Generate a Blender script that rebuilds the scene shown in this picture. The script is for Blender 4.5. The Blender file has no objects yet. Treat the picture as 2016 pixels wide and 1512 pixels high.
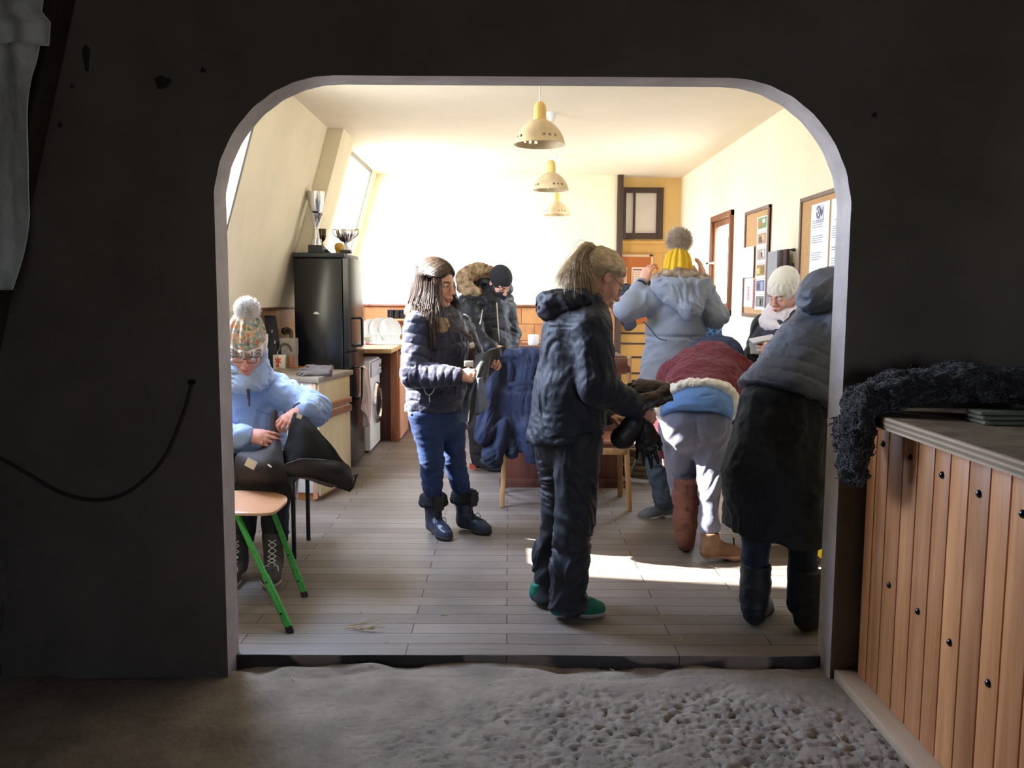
import bpy, bmesh, math, random
import numpy as np
import openvdb
from mathutils import Vector, Matrix

random.seed(7); RNG = np.random.default_rng(7)
SC = bpy.context.scene
COL = SC.collection
PI = math.pi
V = lambda *a: np.array(a, float)

# ------------------------------------------------------------------ camera
FPX = 1676.0; CH = 1.46
CAM_P, CAM_Y, CAM_R = math.radians(5.9), math.radians(-0.27), math.radians(0.3)
CAMR = Matrix.Rotation(CAM_Y, 3, 'Z') @ Matrix.Rotation(PI/2-CAM_P, 3, 'X') @ Matrix.Rotation(CAM_R, 3, 'Z')
cd = bpy.data.cameras.new('camera'); cam = bpy.data.objects.new('camera', cd); COL.objects.link(cam)
cam.matrix_world = Matrix.Translation((0, 0, CH)) @ CAMR.to_4x4()
cd.sensor_width = 36.0; cd.lens = 36.0*FPX/2016; cd.clip_start = 0.05
SC.camera = cam
_R = np.array(CAMR)
def at(px, py, Y):
    """world point at depth Y that the photo shows at a pixel"""
    d = _R @ np.array([(px-1008)/FPX, -(py-756)/FPX, -1.0])
    return np.array([0, 0, CH]) + d*(Y/d[1])
def onfloor(px, py, z=0.0):
    d = _R @ np.array([(px-1008)/FPX, -(py-756)/FPX, -1.0])
    return np.array([0, 0, CH]) + d*((z-CH)/d[2])

# ------------------------------------------------------------------ materials
def lin(c):
    return tuple(((x/255/12.92) if x/255 <= 0.04045 else ((x/255+0.055)/1.055)**2.4) for x in c)
class NT:
    def __init__(s, m): s.t = m.node_tree; s.t.nodes.clear()
    def n(s, typ, **kw):
        o = s.t.nodes.new(typ)
        for k, v in kw.items():
            if k[0] == 'i' and k[1:].isdigit(): s.set(o, int(k[1:]), v)
            elif hasattr(o, k): setattr(o, k, v)
            else: s.set(o, k.replace('_', ' '), v)
        return o
    def set(s, o, key, v):
        if isinstance(v, bpy.types.NodeSocket): s.t.links.new(v, o.inputs[key])
        else: o.inputs[key].default_value = v
def rgba(c): return (*lin(c), 1.0)
_M = {}
def mat(name, col, rough=0.65, metal=0.0, var=None, bump=None, bump2=None, sheen=0.0, sss=0.0, spec=0.5, col2=None, coat=0.0, stretch=(1, 1, 1), alpha=None):
    """plain surface: var=(scale,amount) colour noise towards col2 (or darker), bump=(scale,strength,distance)"""
    if name in _M: return _M[name]
    m = bpy.data.materials.new(name); m.use_nodes = True; t = NT(m)
    out = t.n('ShaderNodeOutputMaterial'); p = t.n('ShaderNodeBsdfPrincipled')
    t.set(out, 0, p.outputs[0])
    tc = t.n('ShaderNodeTexCoord'); mp = t.n('ShaderNodeMapping'); t.set(mp, 0, tc.outputs['Object']); mp.inputs['Scale'].default_value = stretch
    p.inputs['Roughness'].default_value = rough; p.inputs['Metallic'].default_value = metal
    p.inputs['Specular IOR Level'].default_value = spec
    if sheen: p.inputs['Sheen Weight'].default_value = sheen; p.inputs['Sheen Roughness'].default_value = 0.5
    if sss:
        p.inputs['Subsurface Weight'].default_value = sss; p.inputs['Subsurface Radius'].default_value = (0.01, 0.004, 0.002)
    if coat: p.inputs['Coat Weight'].default_value = coat
    if var:
        nz = t.n('ShaderNodeTexNoise', Scale=var[0], Detail=5.0, Roughness=0.6); t.set(nz, 'Vector', mp.outputs[0])
        rp = t.n('ShaderNodeValToRGB'); t.set(rp, 0, nz.outputs[0])
        a = 1-var[1]; c1 = lin(col); c2 = lin(col2) if col2 else tuple(x*a*a for x in c1)
        rp.color_ramp.elements[0].position = 0.32; rp.color_ramp.elements[1].position = 0.68
        rp.color_ramp.elements[0].color = (*c2, 1); rp.color_ramp.elements[1].color = (*c1, 1)
        t.set(p, 'Base Color', rp.outputs[0])
    else: p.inputs['Base Color'].default_value = rgba(col)
    prev = None
    for b in (bump, bump2):
        if not b: continue
        nz = t.n('ShaderNodeTexNoise', Scale=b[0], Detail=4.0); t.set(nz, 'Vector', mp.outputs[0])
        bp = t.n('ShaderNodeBump', Strength=b[1], Distance=b[2] if len(b) > 2 else 0.01); t.set(bp, 'Height', nz.outputs[0])
        if prev: t.set(bp, 'Normal', prev.outputs[0])
        prev = bp
    if prev: t.set(p, 'Normal', prev.outputs[0])
    _M[name] = m; return m
def wood(name, c1, c2, rough=0.5, scale=1.0, axis='Z', coat=0.0):
    """streaky wood grain along an axis (object coordinates), with a few knots"""
    if name in _M: return _M[name]
    m = bpy.data.materials.new(name); m.use_nodes = True; t = NT(m)
    out = t.n('ShaderNodeOutputMaterial'); p = t.n('ShaderNodeBsdfPrincipled'); t.set(out, 0, p.outputs[0])
    tc = t.n('ShaderNodeTexCoord'); mp = t.n('ShaderNodeMapping'); t.set(mp, 0, tc.outputs['Object'])
    s = [14*scale]*3; s['XYZ'.index(axis)] = 0.9*scale; mp.inputs['Scale'].default_value = s
    oi = t.n('ShaderNodeObjectInfo')
    ad = t.n('ShaderNodeVectorMath', operation='ADD'); t.set(ad, 0, mp.outputs[0])
    mu = t.n('ShaderNodeMath', operation='MULTIPLY'); t.set(mu, 0, oi.outputs['Random']); mu.inputs[1].default_value = 37.0
    t.set(ad, 1, mu.outputs[0])
    nz = t.n('ShaderNodeTexNoise', Scale=1.6, Detail=6.0, Roughness=0.62, Distortion=0.6); t.set(nz, 'Vector', ad.outputs[0])
    rp = t.n('ShaderNodeValToRGB'); t.set(rp, 0, nz.outputs[0])
    rp.color_ramp.elements[0].position = 0.3; rp.color_ramp.elements[1].position = 0.7
    rp.color_ramp.elements[0].color = rgba(c2); rp.color_ramp.elements[1].color = rgba(c1)
    hs = t.n('ShaderNodeHueSaturation'); t.set(hs, 'Color', rp.outputs[0])
    mr = t.n('ShaderNodeMapRange'); t.set(mr, 0, oi.outputs['Random']); mr.inputs[3].default_value = 0.8; mr.inputs[4].default_value = 1.15
    t.set(hs, 'Value', mr.outputs[0]); t.set(p, 'Base Color', hs.outputs[0])
    p.inputs['Roughness'].default_value = rough
    if coat: p.inputs['Coat Weight'].default_value = coat; p.inputs['Coat Roughness'].default_value = 0.25
    bp = t.n('ShaderNodeBump', Strength=0.25, Distance=0.003); t.set(bp, 'Height', nz.outputs[0]); t.set(p, 'Normal', bp.outputs[0])
    _M[name] = m; return m

# ------------------------------------------------------------------ objects
def tag(o, label=None, cat=None, group=None, kind=None):
    if label: o['label'] = label
    if cat: o['category'] = cat
    if group: o['group'] = group
    if kind: o['kind'] = kind
    return o
def thing(name, label, cat, loc=(0, 0, 0), group=None, rz=0.0):
    o = bpy.data.objects.new(name, None); COL.objects.link(o); o.location = [float(x) for x in loc]; o.rotation_euler = (0, 0, rz)
    o.empty_display_size = 0.1
    return tag(o, label, cat, group)
def wloc(o):
    p = Vector((0, 0, 0))
    while o is not None: p += o.location; o = o.parent
    return np.array(p)
def mesh_obj(name, verts, faces, mats, parent=None, smooth=True, sharp=None, midx=None):
    """verts are WORLD coordinates (for unrotated parents)"""
    me = bpy.data.meshes.new(name)
    v = np.asarray(verts, float)
    if parent is not None: v = v - wloc(parent)
    me.from_pydata(v.tolist(), [], faces if isinstance(faces, list) else faces.tolist())
    for m in (mats if isinstance(mats, (list, tuple)) else [mats]): me.materials.append(m)
    if midx is not None: me.polygons.foreach_set('material_index', np.asarray(midx, np.int32))
    if smooth: me.polygons.foreach_set('use_smooth', [True]*len(me.polygons))
    if smooth and sharp: me.set_sharp_from_angle(angle=math.radians(sharp))
    me.update()
    o = bpy.data.objects.new(name, me); COL.objects.link(o)
    if parent is not None: o.parent = parent
    return o
def copy_tree(o, parent=None):
    c = o.copy(); COL.objects.link(c)
    if parent is not None: c.parent = parent
    for ch in [x for x in o.children]: copy_tree(ch, c)
    return c
def frame_from(d, up=(0, 0, 1)):
    d = np.asarray(d, float); d = d/np.linalg.norm(d); up = np.asarray(up, float)
    if abs(d@up) > 0.97: up = V(1, 0, 0) if abs(d[0]) < 0.9 else V(0, 1, 0)
    x = np.cross(up, d); x /= np.linalg.norm(x); y = np.cross(d, x)
    return np.stack([x, y, d], 1)      # columns
def spline(pts, n=8):
    p = [np.asarray(q, float) for q in pts]; p = [2*p[0]-p[1]]+p+[2*p[-1]-p[-2]]; out = []
    for i in range(1, len(p)-2):
        for k in range(n):
            t = k/n; a, b, c, d = p[i-1:i+3]
            out.append(0.5*((2*b)+(c-a)*t+(2*a-5*b+4*c-d)*t*t+(3*b-a-3*c+d)*t**3))
    out.append(p[-2]); return out
class MB:
    """collects shapes into one mesh"""
    def __init__(s): s.v = []; s.f = []; s.mi = []; s.cur = 0
    def _add(s, v, f):
        b = len(s.v); s.v.extend([tuple(map(float, q)) for q in v]); s.f.extend([tuple(b+i for i in q) for q in f]); s.mi.extend([s.cur]*len(f)); return s
    def box(s, lo, hi, bev=0.0, R=None, c=None):
        lo = np.array(lo, float); hi = np.array(hi, float); lo, hi = np.minimum(lo, hi), np.maximum(lo, hi)
        bm = bmesh.new(); bmesh.ops.create_cube(bm, size=1.0)
        for v in bm.verts: v.co = Vector((np.array(v.co)+0.5)*(hi-lo)+lo)
        if bev > 0: bmesh.ops.bevel(bm, geom=list(bm.edges), offset=min(bev, 0.49*min(hi-lo)), segments=2, affect='EDGES', profile=0.5)
        bm.verts.index_update(); v = np.array([q.co for q in bm.verts]); f = [[q.index for q in p.verts] for p in bm.faces]; bm.free()
        if R is not None:
            cc = (lo+hi)/2 if c is None else np.asarray(c, float); v = (v-cc)@np.array(R).T+cc
        return s._add(v, f)
    def bar(s, a, b, w, h, bev=0.0, up=(0, 0, 1)):
        """box beam from a to b"""
        a = np.asarray(a, float); b = np.asarray(b, float); L = np.linalg.norm(b-a); M = frame_from(b-a, up); k = len(s.v)
        s.box((-w/2, -h/2, 0), (w/2, h/2, L), bev)
        for i in range(k, len(s.v)): s.v[i] = tuple(M@np.array(s.v[i])+a)
        return s
    def tube(s, pts, r, seg=10, caps=True, flat=None):
        pts = [np.asarray(p, float) for p in pts]; n = len(pts); rs = [r]*n if np.isscalar(r) else list(r)
        prev = None; v = []
        for i, p in enumerate(pts):
            d = pts[min(i+1, n-1)]-pts[max(i-1, 0)]; d = d/(np.linalg.norm(d)+1e-12)
            if prev is None: F = frame_from(d); x = F[:, 0]
            else: x = prev-d*(prev@d); x /= np.linalg.norm(x)+1e-12
            prev = x; y = np.cross(d, x)
            for k in range(seg):
                a = 2*PI*k/seg; v.append(p+rs[i]*(math.cos(a)*x+math.sin(a)*y*(flat or 1)))
        f = [(i*seg+k, i*seg+(k+1) % seg, (i+1)*seg+(k+1) % seg, (i+1)*seg+k) for i in range(n-1) for k in range(seg)]
        if caps: f.append(tuple(range(seg-1, -1, -1))); f.append(tuple((n-1)*seg+k for k in range(seg)))
        return s._add(v, f)
    def cyl(s, a, b, r, r2=None, seg=24): return s.tube([a, b], [r, r if r2 is None else r2], seg)
    def lathe(s, prof, c=(0, 0, 0), seg=40, R=None, mod=None):
        """prof [(r,z)...] spun about z at c; mod(angle)->radius factor"""
        v = []; n = len(prof)
        for r, z in prof:
            for k in range(seg):
                a = 2*PI*k/seg; q = r*(mod(a, z) if mod else 1); v.append((q*math.cos(a), q*math.sin(a), z))
        v = np.array(v)
        if R is not None: v = v@np.array(R).T
        v = v+np.asarray(c, float)
        f = [(i*seg+k, i*seg+(k+1) % seg, (i+1)*seg+(k+1) % seg, (i+1)*seg+k) for i in range(n-1) for k in range(seg)]
        if prof[0][0] > 1e-4: f.append(tuple(range(seg-1, -1, -1)))
        if prof[-1][0] > 1e-4: f.append(tuple((n-1)*seg+k for k in range(seg)))
        return s._add(v, f)
    def sphere(s, c, r, seg=20, sc=(1, 1, 1), R=None):
        n = seg//2; prof = [(max(1e-5, r*math.sin(PI*i/n)), -r*math.cos(PI*i/n)) for i in range(n+1)]
        k = len(s.v); s.lathe(prof, (0, 0, 0), seg); A = np.array(s.v[k:])*np.array(sc)
        if R is not None: A = A@np.array(R).T
        s.v[k:] = [tuple(q) for q in A+np.asarray(c, float)]; return s
    def prism(s, poly, o, u, w, d):
        """2-D polygon (p,q)-> o+p*u+q*w, extruded by vector d"""
        o, u, w, d = (np.asarray(q, float) for q in (o, u, w, d)); n = len(poly)
        a = [o+p*u+q*w for p, q in poly]; v = a+[q+d for q in a]
        f = [tuple(range(n)), tuple(range(2*n-1, n-1, -1))]+[(i, n+i, n+(i+1) % n, (i+1) % n)[::1] for i in range(n)]
        return s._add(v, f)
    def grid(s, P, thick=None):
        """P: array (m,n,3) surface; thick: offset along vertex normals makes a closed sheet"""
        P = np.asarray(P, float); m, n = P.shape[:2]
        f = [(i*n+j, (i+1)*n+j, (i+1)*n+j+1, i*n+j+1) for i in range(m-1) for j in range(n-1)]
        if thick is None: return s._add(P.reshape(-1, 3), f)
        du = np.gradient(P, axis=0); dv = np.gradient(P, axis=1); N = np.cross(du, dv); N /= np.linalg.norm(N, axis=2, keepdims=True)+1e-12
        Q = P-N*thick; b = m*n; v = np.concatenate([P.reshape(-1, 3), Q.reshape(-1, 3)])
        g = f+[tuple(b+i for i in q[::-1]) for q in f]
        ring = [i*n for i in range(m)]+[(m-1)*n+j for j in range(1, n)]+[i*n+n-1 for i in range(m-2, -1, -1)]+[j for j in range(n-2, 0, -1)]
        for i, a in enumerate(ring):
            c = ring[(i+1) % len(ring)]; g.append((c, a, b+a, b+c))
        return s._add(v, g)
    def fix(s):
        bm = bmesh.new()
        vs = [bm.verts.new(q) for q in s.v]
        return s
    def build(s, name, mats, parent=None, sharp=35, smooth=True, recalc=True):
        o = mesh_obj(name, s.v, s.f, mats, parent, smooth, None, s.mi)
        if recalc:
            bm = bmesh.new(); bm.from_mesh(o.data); bmesh.ops.recalc_face_normals(bm, faces=bm.faces); bm.to_mesh(o.data); bm.free()
        if smooth and sharp: o.data.set_sharp_from_angle(angle=math.radians(sharp))
        return o

# ------------------------------------------------------------------ noise + distance-field sculpting
_LAT = RNG.random((32, 32, 32)).astype(np.float32)*2-1
def noise(P):
    """smooth value noise at points (n,3), period 32"""
    P = np.asarray(P, np.float32); i = np.floor(P).astype(np.int32); f = P-i; f = f*f*(3-2*f); i &= 31; j = (i+1) & 31
    g = lambda a, b, c: _LAT[a[:, 0], b[:, 1], c[:, 2]]
    x, y, z = f[:, 0], f[:, 1], f[:, 2]
    c00 = g(i, i, i)*(1-x)+g(j, i, i)*x; c10 = g(i, j, i)*(1-x)+g(j, j, i)*x
    c01 = g(i, i, j)*(1-x)+g(j, i, j)*x; c11 = g(i, j, j)*(1-x)+g(j, j, j)*x
    return (c00*(1-y)+c10*y)*(1-z)+(c01*(1-y)+c11*y)*z
def fbm(P, o=3):
    P = np.asarray(P, np.float32); a = 1.0; r = 0
    for k in range(o): r = r+a*noise(P*(2**k)+17.3*k); a *= 0.5
    return r
class Fld:
    """a distance field on a grid; shapes are blended in and turned into one continuous mesh"""
    def __init__(s, lo, hi, vox):
        s.lo = np.array(lo, np.float32); s.vox = vox; s.n = np.ceil((np.array(hi)-s.lo)/vox).astype(int)+1
        s.a = np.full(s.n, 0.3, np.float32)
    def _sl(s, lo, hi, m):
        i0 = np.clip(np.floor((np.asarray(lo)-m-s.lo)/s.vox).astype(int), 0, s.n); i1 = np.clip(np.ceil((np.asarray(hi)+m-s.lo)/s.vox).astype(int)+1, 0, s.n)
        return tuple(slice(a, b) for a, b in zip(i0, i1))
    def _pts(s, sl):
        g = [(np.arange(q.start, q.stop, dtype=np.float32)*s.vox+s.lo[k]) for k, q in enumerate(sl)]
        X, Y, Z = np.meshgrid(*g, indexing='ij'); return np.stack([X, Y, Z], -1)
    def _mix(s, sl, d, k, op):
        a = s.a[sl]
        if op == 'u':
            if k > 0:
                h = np.clip(0.5+0.5*(a-d)/k, 0, 1); s.a[sl] = a*(1-h)+d*h-k*h*(1-h)
            else: s.a[sl] = np.minimum(a, d)
        else:
            d = -d
            if k > 0:
                h = np.clip(0.5-0.5*(a-d)/k, 0, 1); s.a[sl] = a*(1-h)+d*h+k*h*(1-h)
            else: s.a[sl] = np.maximum(a, d)
    def shape(s, fn, lo, hi, k=0.02, op='u'):
        sl = s._sl(lo, hi, max(k*1.5, 0.02)+3*s.vox)
        if any(q.stop <= q.start for q in sl): return s
        s._mix(sl, fn(s._pts(sl)).astype(np.float32), k, op); return s
    def cone(s, a, b, ra, rb=None, k=0.02, op='u', flat=None):
        a = np.asarray(a, np.float32); b = np.asarray(b, np.float32); rb = ra if rb is None else rb; r = max(ra, rb)
        lo = np.minimum(a, b)-r; hi = np.maximum(a, b)+r
        if flat is not None and flat[1] > 1: lo = lo-r*(flat[1]-1); hi = hi+r*(flat[1]-1)
        def fn(P):
            q = P-a; c = b-a
            if flat is not None:
                n = np.asarray(flat[0], np.float32); n = n/np.linalg.norm(n); g = 1/flat[1]-1
                q = q+n*((q@n)[..., None]*g); c = c+n*((c@n)*g)
            t = np.clip((q@c)/max(float(c@c), 1e-9), 0, 1)
            d = np.linalg.norm(q-c*t[..., None], axis=-1)-(ra+(rb-ra)*t)
            return d*(min(1, flat[1]) if flat is not None else 1)
        return s.shape(fn, lo, hi, k, op)
    def chain(s, pts, rs, k=0.02, op='u', flat=None):
        for i in range(len(pts)-1): s.cone(pts[i], pts[i+1], rs[i], rs[i+1], k, op, flat)
        return s
    def ell(s, c, r, k=0.02, op='u', R=None):
        c = np.asarray(c, np.float32); r = np.ones(3, np.float32)*np.asarray(r, np.float32); m = float(max(r))
        M = None if R is None else np.asarray(R, np.float32)
        def fn(P):
            q = P-c
            if M is not None: q = q@M
            k0 = np.linalg.norm(q/r, axis=-1); k1 = np.linalg.norm(q/(r*r), axis=-1)
            return np.where(k1 > 1e-6, k0*(k0-1)/np.maximum(k1, 1e-6), -float(min(r)))
        return s.shape(fn, c-m, c+m, k, op)
    def boxr(s, c, h, r=0.01, k=0.0, op='u', R=None):
        c = np.asarray(c, np.float32); h = np.asarray(h, np.float32); m = float(np.linalg.norm(h)); M = None if R is None else np.asarray(R, np.float32)
        def fn(P):
            q = P-c
            if M is not None: q = q@M
            q = np.abs(q)-(h-r)
            return np.linalg.norm(np.maximum(q, 0), axis=-1)+np.minimum(q.max(-1), 0)-r
        return s.shape(fn, c-m, c+m, k, op)
    def cut(s, p, n, lo=None, hi=None, k=0.006):
        """remove what lies on the side n of point p (inside an optional box)"""
        n = np.asarray(n, np.float32); n = n/np.linalg.norm(n); p = np.asarray(p, np.float32)
        sl = tuple(slice(0, q) for q in s.n) if lo is None else s._sl(lo, hi, 0)
        P = s._pts(sl); s._mix(sl, -((P-p)@n), k, 's'); return s
    def disp(s, fn, band=0.045):
        """grow (+) or sink (-) the surface by fn(points)"""
        idx = np.nonzero(np.abs(s.a) < band); P = np.stack(idx, -1).astype(np.float32)*s.vox+s.lo
        if len(P): s.a[idx] -= fn(P).astype(np.float32)
        return s
    def mesh(s, adapt=0.0):
        b = 4*s.vox; A = np.clip(s.a, -b, b)
        for k in range(3):
            q = [slice(None)]*3; q[k] = 0; A[tuple(q)] = b; q[k] = -1; A[tuple(q)] = b
        g = openvdb.FloatGrid(b); g.copyFromArray(np.ascontiguousarray(A, np.float32))
        p, tr, qu = g.convertToPolygons(0.0, adapt)
        p = p*s.vox+s.lo; f = [tuple(map(int, q[::-1])) for q in qu]+[tuple(map(int, q[::-1])) for q in tr]
        return p, f
    def build(s, name, mats, parent=None, label_fn=None, adapt=0.0, smooth=1):
        p, f = s.mesh(adapt); mi = None
        if label_fn is not None:
            c = np.array([p[list(q)].mean(0) for q in f]); mi = label_fn(c)
        return mesh_obj(name, p, f, mats, parent, True, None, mi)
def folds(P, f=(9, 9, 22), amp=0.006, seed=0.0, warp=0.35):
    """ridged cloth creases"""
    w = noise(P*4.0+seed+3.1)*warp
    q = P*np.array(f, np.float32)+seed; q[:, 2] += w*6; q[:, 0] += w*3
    return amp*(0.55-np.abs(fbm(q, 2))*1.4)
def quilt(P, bones, amp=0.010, jitter=0.0):
    """rounded baffles along the nearest bone: bones [(a,b,period)]"""
    best = np.full(len(P), 9.0, np.float32); ph = np.zeros(len(P), np.float32)
    for a, b, per in bones:
        a = np.asarray(a, np.float32); b = np.asarray(b, np.float32); c = b-a; L = np.linalg.norm(c)
        t = ((P-a)@c)/L**2; d = np.linalg.norm(P-a-c*np.clip(t, 0, 1)[:, None], axis=1)
        m = d < best; best[m] = d[m]; ph[m] = (t*L/per)[m]
    if jitter: ph = ph+jitter*noise(P*7)
    s = np.abs(np.sin(PI*ph))
    return amp*(1-(1-s)**3.5-0.55)
def strands(name, roots, dirs, length, mat_, parent, seg=5, r=0.0022, droop=0.0, curl=0.3, taper=0.2, wave=0.0):
    """many hairs as thin three-sided tubes in one mesh"""
    roots = np.asarray(roots, float); dirs = np.asarray(dirs, float); n = len(roots)
    dirs = dirs/(np.linalg.norm(dirs, axis=1, keepdims=True)+1e-9)
    L = length*RNG.uniform(0.7, 1.15, n) if np.isscalar(length) else np.asarray(length)
    side = RNG.normal(0, 1, (n, 3)); P = roots.copy(); D = dirs.copy(); pts = [P.copy()]
    for k in range(seg):
        D = D+curl*side*0.18+np.array([0, 0, -droop/seg]); D /= np.linalg.norm(D, axis=1, keepdims=True)
        side = 0.7*side+0.5*RNG.normal(0, 1, (n, 3))
        P = P+D*(L/seg)[:, None]; pts.append(P.copy())
    tubes(name, np.stack(pts, 1), r, mat_, parent, taper)
def tubes(name, A, r, mat_, parent, taper=0.2):
    """A (n,m,3) polylines -> thin tapering tubes, one mesh"""
    n, m = A.shape[:2]; T = np.gradient(A, axis=1); T /= np.linalg.norm(T, axis=2, keepdims=True)+1e-9
    ref = np.where(np.abs(T[..., 2:3]) < 0.9, np.array([0, 0, 1.0]), np.array([1.0, 0, 0])); X = np.cross(T, ref); X /= np.linalg.norm(X, axis=2, keepdims=True)+1e-9; Y = np.cross(T, X)
    rr = (r*np.linspace(1, taper, m)**0.7)[None, :, None]
    ring = [A+rr*(math.cos(2*PI*k/3)*X+math.sin(2*PI*k/3)*Y) for k in range(3)]
    v = np.stack(ring, 2).reshape(-1, 3)
    i = np.arange(n)[:, None, None]*m*3; j = np.arange(m-1)[None, :, None]*3; k = np.arange(3)[None, None, :]; k2 = (k+1) % 3
    f = np.stack([i+j+k, i+j+k2, i+j+3+k2, i+j+3+k], -1).reshape(-1, 4)
    return mesh_obj(name, v, f, mat_, parent, True)
# ================================================================== SETTING
CREAM = (244, 234, 206)
m_cream = mat('cream_paint', CREAM, 0.8, var=(2.2, 0.05), bump=(30, 0.08))
m_ceil = mat('ceiling_paint', (244, 234, 214), 0.7, var=(1.2, 0.04), bump=(8, 0.05))
m_dark = mat('dark_plaster', (118, 108, 97), 0.9, var=(1.6, 0.22), bump=(24, 0.35, 0.01), bump2=(110, 0.25, 0.004))
m_reveal = mat('reveal_paint', (196, 190, 193), 0.7, var=(7, 0.14), bump=(60, 0.2))
m_conc = mat('concrete', (166, 153, 138), 0.95, var=(6, 0.22), bump=(60, 0.5, 0.01), bump2=(230, 0.5, 0.004))
m_black = mat('black_lacquer', (14, 16, 22), 0.22, spec=0.6, var=(3, 0.2))
m_blackmetal = mat('black_metal', (18, 18, 20), 0.4)
m_white = mat('white_enamel', (232, 232, 230), 0.35)
m_chrome = mat('chrome', (215, 215, 220), 0.15, metal=1.0)
m_brown = mat('dark_brown_paint', (66, 48, 42), 0.5)
m_honey = wood('honey_pine', (205, 148, 92), (160, 102, 56), 0.5, 1.0, 'Z')
m_cask = wood('window_wood', (164, 104, 66), (112, 64, 40), 0.4, 1.2, 'Z', 0.2)
m_legwood = wood('beech', (214, 168, 112), (190, 140, 84), 0.4, 1.0, 'Z', 0.2)
m_redwood = wood('worn_redwood', (112, 62, 46), (72, 38, 30), 0.45, 0.8, 'Z', 0.2)
m_slat = wood('orange_pine_slats', (222, 160, 106), (180, 116, 70), 0.45, 0.7, 'Z', 0.15)
m_ply = wood('plywood_edge', (206, 184, 158), (176, 150, 122), 0.6, 0.8, 'Y')
m_plytop = mat('worn_plywood_top', (168, 146, 118), 0.75, var=(9, 0.35), bump=(70, 0.35, 0.004), col2=(112, 92, 72))

def floor_mat():
    m = bpy.data.materials.new('floor_planks'); m.use_nodes = True; t = NT(m)
    out = t.n('ShaderNodeOutputMaterial'); p = t.n('ShaderNodeBsdfPrincipled'); t.set(out, 0, p.outputs[0])
    tc = t.n('ShaderNodeTexCoord'); w = t.n('ShaderNodeTexNoise', Scale=1.3, Detail=2.0); t.set(w, 'Vector', tc.outputs['Object'])
    mx = t.n('ShaderNodeVectorMath', operation='MULTIPLY_ADD'); t.set(mx, 0, w.outputs[1]); mx.inputs[1].default_value = (0.0, 0.03, 0); t.set(mx, 2, tc.outputs['Object'])
    b = t.n('ShaderNodeTexBrick', offset=0.37, offset_frequency=2, squash=1.0); t.set(b, 'Vector', mx.outputs[0])
    b.inputs['Color1'].default_value = rgba((146, 134, 125)); b.inputs['Color2'].default_value = rgba((124, 112, 103)); b.inputs['Mortar'].default_value = rgba((40, 34, 30))
    b.inputs['Scale'].default_value = 1.0; b.inputs['Mortar Size'].default_value = 0.0024; b.inputs['Mortar Smooth'].default_value = 0.15
    b.inputs['Brick Width'].default_value = 1.12; b.inputs['Row Height'].default_value = 0.112; b.inputs['Bias'].default_value = 0.1
    mp = t.n('ShaderNodeMapping'); t.set(mp, 0, tc.outputs['Object']); mp.inputs['Scale'].default_value = (1.5, 26, 1)
    g = t.n('ShaderNodeTexNoise', Scale=2.2, Detail=6.0, Roughness=0.65); t.set(g, 'Vector', mp.outputs[0])
    s = t.n('ShaderNodeTexNoise', Scale=2.0, Detail=5.0); t.set(s, 'Vector', tc.outputs['Object'])
    r1 = t.n('ShaderNodeMapRange'); t.set(r1, 0, g.outputs[0]); r1.inputs[1].default_value = 0.3; r1.inputs[2].default_value = 0.7; r1.inputs[3].default_value = 0.82; r1.inputs[4].default_value = 1.12
    r2 = t.n('ShaderNodeMapRange'); t.set(r2, 0, s.outputs[0]); r2.inputs[1].default_value = 0.3; r2.inputs[2].default_value = 0.7; r2.inputs[3].default_value = 0.78; r2.inputs[4].default_value = 1.1
    mu = t.n('ShaderNodeMath', operation='MULTIPLY'); t.set(mu, 0, r1.outputs[0]); t.set(mu, 1, r2.outputs[0])
    hv = t.n('ShaderNodeHueSaturation'); t.set(hv, 'Color', b.outputs[0]); t.set(hv, 'Value', mu.outputs[0]); t.set(p, 'Base Color', hv.outputs[0])
    rr = t.n('ShaderNodeMapRange'); t.set(rr, 0, s.outputs[0]); rr.inputs[3].default_value = 0.42; rr.inputs[4].default_value = 0.62; t.set(p, 'Roughness', rr.outputs[0])
    ad = t.n('ShaderNodeMath', operation='MULTIPLY_ADD'); t.set(ad, 0, b.outputs[1]); ad.inputs[1].default_value = -1.2; t.set(ad, 2, g.outputs[0])
    bp = t.n('ShaderNodeBump', Strength=0.35, Distance=0.004); t.set(bp, 'Height', ad.outputs[0]); t.set(p, 'Normal', bp.outputs[0])
    return m
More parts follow.
